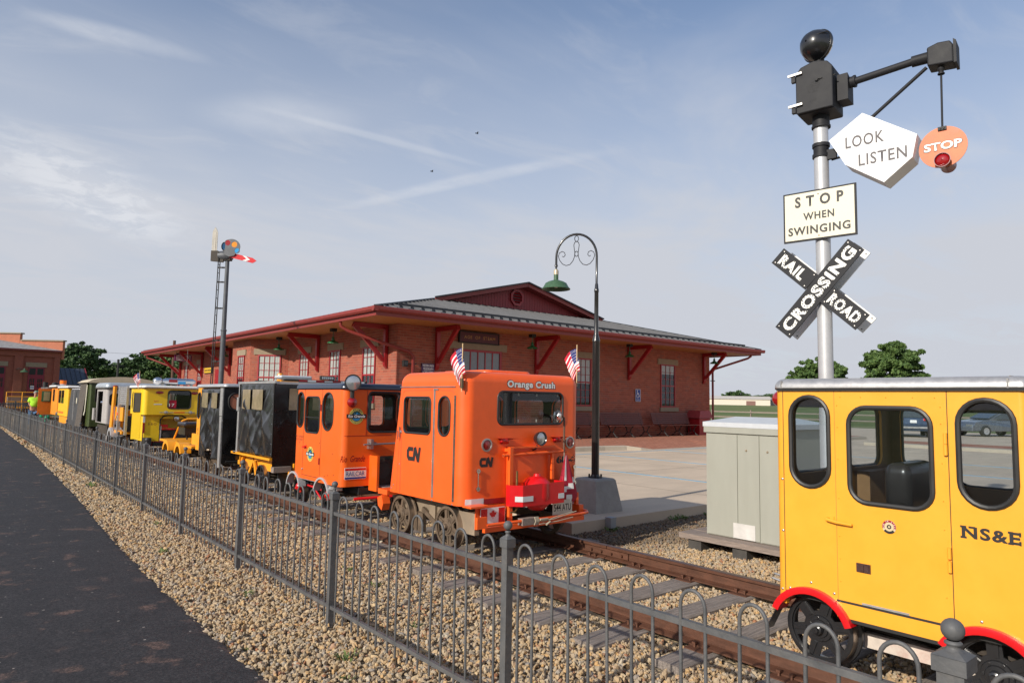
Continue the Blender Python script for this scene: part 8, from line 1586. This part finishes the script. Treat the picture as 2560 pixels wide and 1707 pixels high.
def frustum(x, y, z=0.0, m=1.06):
    dx_ = x; dy_ = y; dz_ = z - 1.74; f = dx_ * _F.x + dy_ * _F.y + dz_ * _F.z; r = dx_ * _R.x + dy_ * _R.y + dz_ * _R.z; u = dx_ * _U.x + dy_ * _U.y + dz_ * _U.z
    return (f > .3) & (abs(r / np.maximum(f, .1)) < .75 * m + .02) & (u / np.maximum(f, .1) > -.5 * m - .02)
P_ = []
for (y0, y1, x0, x1, dens, s0, s1) in ((-.5, 6.5, 1.5, 10.5, 2000, .0095, .0205), (6.5, 10, 1.5, 6.6, 1700, .010, .021), (10, 15, 1.6, 6.8, 1000, .013, .024), (15, 26, 1.8, 6.8, 330, .022, .036), (26, 58, 2.0, 6.8, 60, .04, .065)):
    n = int(dens * (y1 - y0) * (x1 - x0)); x = rng.uniform(x0, x1, n); y = rng.uniform(y0, y1, n); k = ok_spot(x, y) & frustum(x, y)
    far_ = np.hypot(x, y); x, y = x[k], y[k]; s_ = rng.uniform(s0, s1, len(x)) * np.where(rng.rand(len(x)) < .06, 1.35, 1.0); P_.append(np.stack([x, y, s_], 1))
P_ = np.concatenate(P_)
# fewer between the rails under the cars; low enough not to bury ties
on_tie = (P_[:, 0] > 3.7) & (P_[:, 0] < 6.35) & (np.abs(((P_[:, 1] + 2.0) / .615) - np.round((P_[:, 1] + 2.0) / .615)) * .615 < .11) & (rng.rand(len(P_)) < .96)
on_rail = (np.abs(P_[:, 0] - XL) < .055) | (np.abs(P_[:, 0] - XRr) < .055)
P_ = P_[~on_tie & ~on_rail]
n = len(P_); print('stones', n)
jit = 1 + rng.uniform(-.28, .28, (n, 12, 1)); sc3 = np.stack([rng.uniform(.8, 1.45, n), rng.uniform(.7, 1.1, n), rng.uniform(.5, .85, n)], 1)[:, None, :]
q4 = rng.normal(size=(n, 4)); q4 /= np.linalg.norm(q4, axis=1)[:, None]; w_, x_, y_, z_ = q4.T
RM = np.stack([1 - 2 * (y_ * y_ + z_ * z_), 2 * (x_ * y_ - z_ * w_), 2 * (x_ * z_ + y_ * w_), 2 * (x_ * y_ + z_ * w_), 1 - 2 * (x_ * x_ + z_ * z_), 2 * (y_ * z_ - x_ * w_), 2 * (x_ * z_ - y_ * w_), 2 * (y_ * z_ + x_ * w_), 1 - 2 * (x_ * x_ + y_ * y_)], 1).reshape(n, 3, 3)
V = IV[None] * jit * sc3 * P_[:, 2][:, None, None]; V = np.einsum('nij,nkj->nki', RM, V)
zz = rng.uniform(-.012, .016, n); V[:, :, 0] += P_[:, 0][:, None]; V[:, :, 1] += P_[:, 1][:, None]; V[:, :, 2] += zz[:, None]
F = (IF[None] + (np.arange(n) * 12)[:, None, None]).reshape(-1, 3)
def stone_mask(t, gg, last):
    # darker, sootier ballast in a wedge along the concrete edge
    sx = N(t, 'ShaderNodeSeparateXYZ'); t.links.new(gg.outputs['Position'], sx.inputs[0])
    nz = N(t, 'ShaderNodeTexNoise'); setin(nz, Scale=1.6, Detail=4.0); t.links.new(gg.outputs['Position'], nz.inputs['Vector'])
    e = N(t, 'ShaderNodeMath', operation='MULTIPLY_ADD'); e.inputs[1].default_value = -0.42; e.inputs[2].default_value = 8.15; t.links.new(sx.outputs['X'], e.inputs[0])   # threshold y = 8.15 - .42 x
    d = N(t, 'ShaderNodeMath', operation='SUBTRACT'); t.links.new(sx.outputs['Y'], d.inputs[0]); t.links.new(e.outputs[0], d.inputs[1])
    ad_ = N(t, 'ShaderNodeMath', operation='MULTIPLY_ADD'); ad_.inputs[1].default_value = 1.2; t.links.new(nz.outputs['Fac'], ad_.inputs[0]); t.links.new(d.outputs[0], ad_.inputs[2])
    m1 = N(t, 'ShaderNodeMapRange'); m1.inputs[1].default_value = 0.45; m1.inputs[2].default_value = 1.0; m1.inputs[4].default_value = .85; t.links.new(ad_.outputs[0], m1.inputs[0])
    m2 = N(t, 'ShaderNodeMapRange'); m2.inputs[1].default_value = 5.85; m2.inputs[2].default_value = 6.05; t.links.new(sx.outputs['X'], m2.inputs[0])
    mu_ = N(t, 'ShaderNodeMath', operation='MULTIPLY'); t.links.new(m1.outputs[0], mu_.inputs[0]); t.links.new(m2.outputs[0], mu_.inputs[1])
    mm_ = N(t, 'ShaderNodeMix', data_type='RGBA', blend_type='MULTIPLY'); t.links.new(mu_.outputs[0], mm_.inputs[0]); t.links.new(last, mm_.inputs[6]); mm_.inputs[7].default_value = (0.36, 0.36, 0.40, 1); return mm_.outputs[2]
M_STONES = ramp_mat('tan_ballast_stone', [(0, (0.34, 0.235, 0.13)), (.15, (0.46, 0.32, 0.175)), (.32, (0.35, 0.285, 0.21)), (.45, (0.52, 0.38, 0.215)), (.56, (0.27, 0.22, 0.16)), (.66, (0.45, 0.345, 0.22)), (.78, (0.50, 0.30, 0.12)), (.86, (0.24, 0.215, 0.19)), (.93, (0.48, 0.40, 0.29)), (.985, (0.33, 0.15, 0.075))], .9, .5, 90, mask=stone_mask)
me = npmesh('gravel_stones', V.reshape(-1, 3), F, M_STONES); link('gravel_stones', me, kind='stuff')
# weeds in the gravel
M_WEED = ramp_mat('weed_leaves', [(0, (0.08, 0.14, 0.03)), (1, (0.16, 0.2, 0.06))], .8, 0)
wd = MB(); rw = random.Random(8)
for (wx, wy, s_) in ((2.25, 3.6, .05), (2.2, 4.3, .06), (2.05, 4.0, .03), (3.2, 5.8, .05), (2.2, 6.2, .04), (3.3, 6.5, .05), (2.0, 8.4, .05), (2.3, 15, .09), (3.4, 9.2, .05), (7.1, 6.38, .07), (7.25, 6.42, .06), (8.6, 6.42, .08), (8.8, 6.44, .08), (9.4, 6.45, .05), (2.9, 4.6, .04), (2.35, 10.2, .05), (1.75, 4.9, .02), (1.72, 5.2, .02), (2.9, 3.2, .03)):
    for k in range(26):
        a = rw.uniform(0, 6.28); r_ = rw.uniform(0, s_ * 1.3); h = rw.uniform(.3, 1) * s_; x = wx + r_ * math.cos(a); y = wy + r_ * math.sin(a); l_ = Vector((math.cos(a + 1), math.sin(a + 1), 0)) * s_ * .12
        p0 = Vector((x, y, .0)); p1 = p0 + Vector((math.cos(a) * h * .5, math.sin(a) * h * .5, h)); p2 = p1 + Vector((math.cos(a) * h * .6, math.sin(a) * h * .6, -h * .1)); wd.add([p0 - l_ * .4, p0 + l_ * .4, p1 + l_, p1 - l_, p2], [(0, 1, 2, 3), (3, 2, 4)])
wd.build('gravel_weeds', M_WEED, kind='stuff')
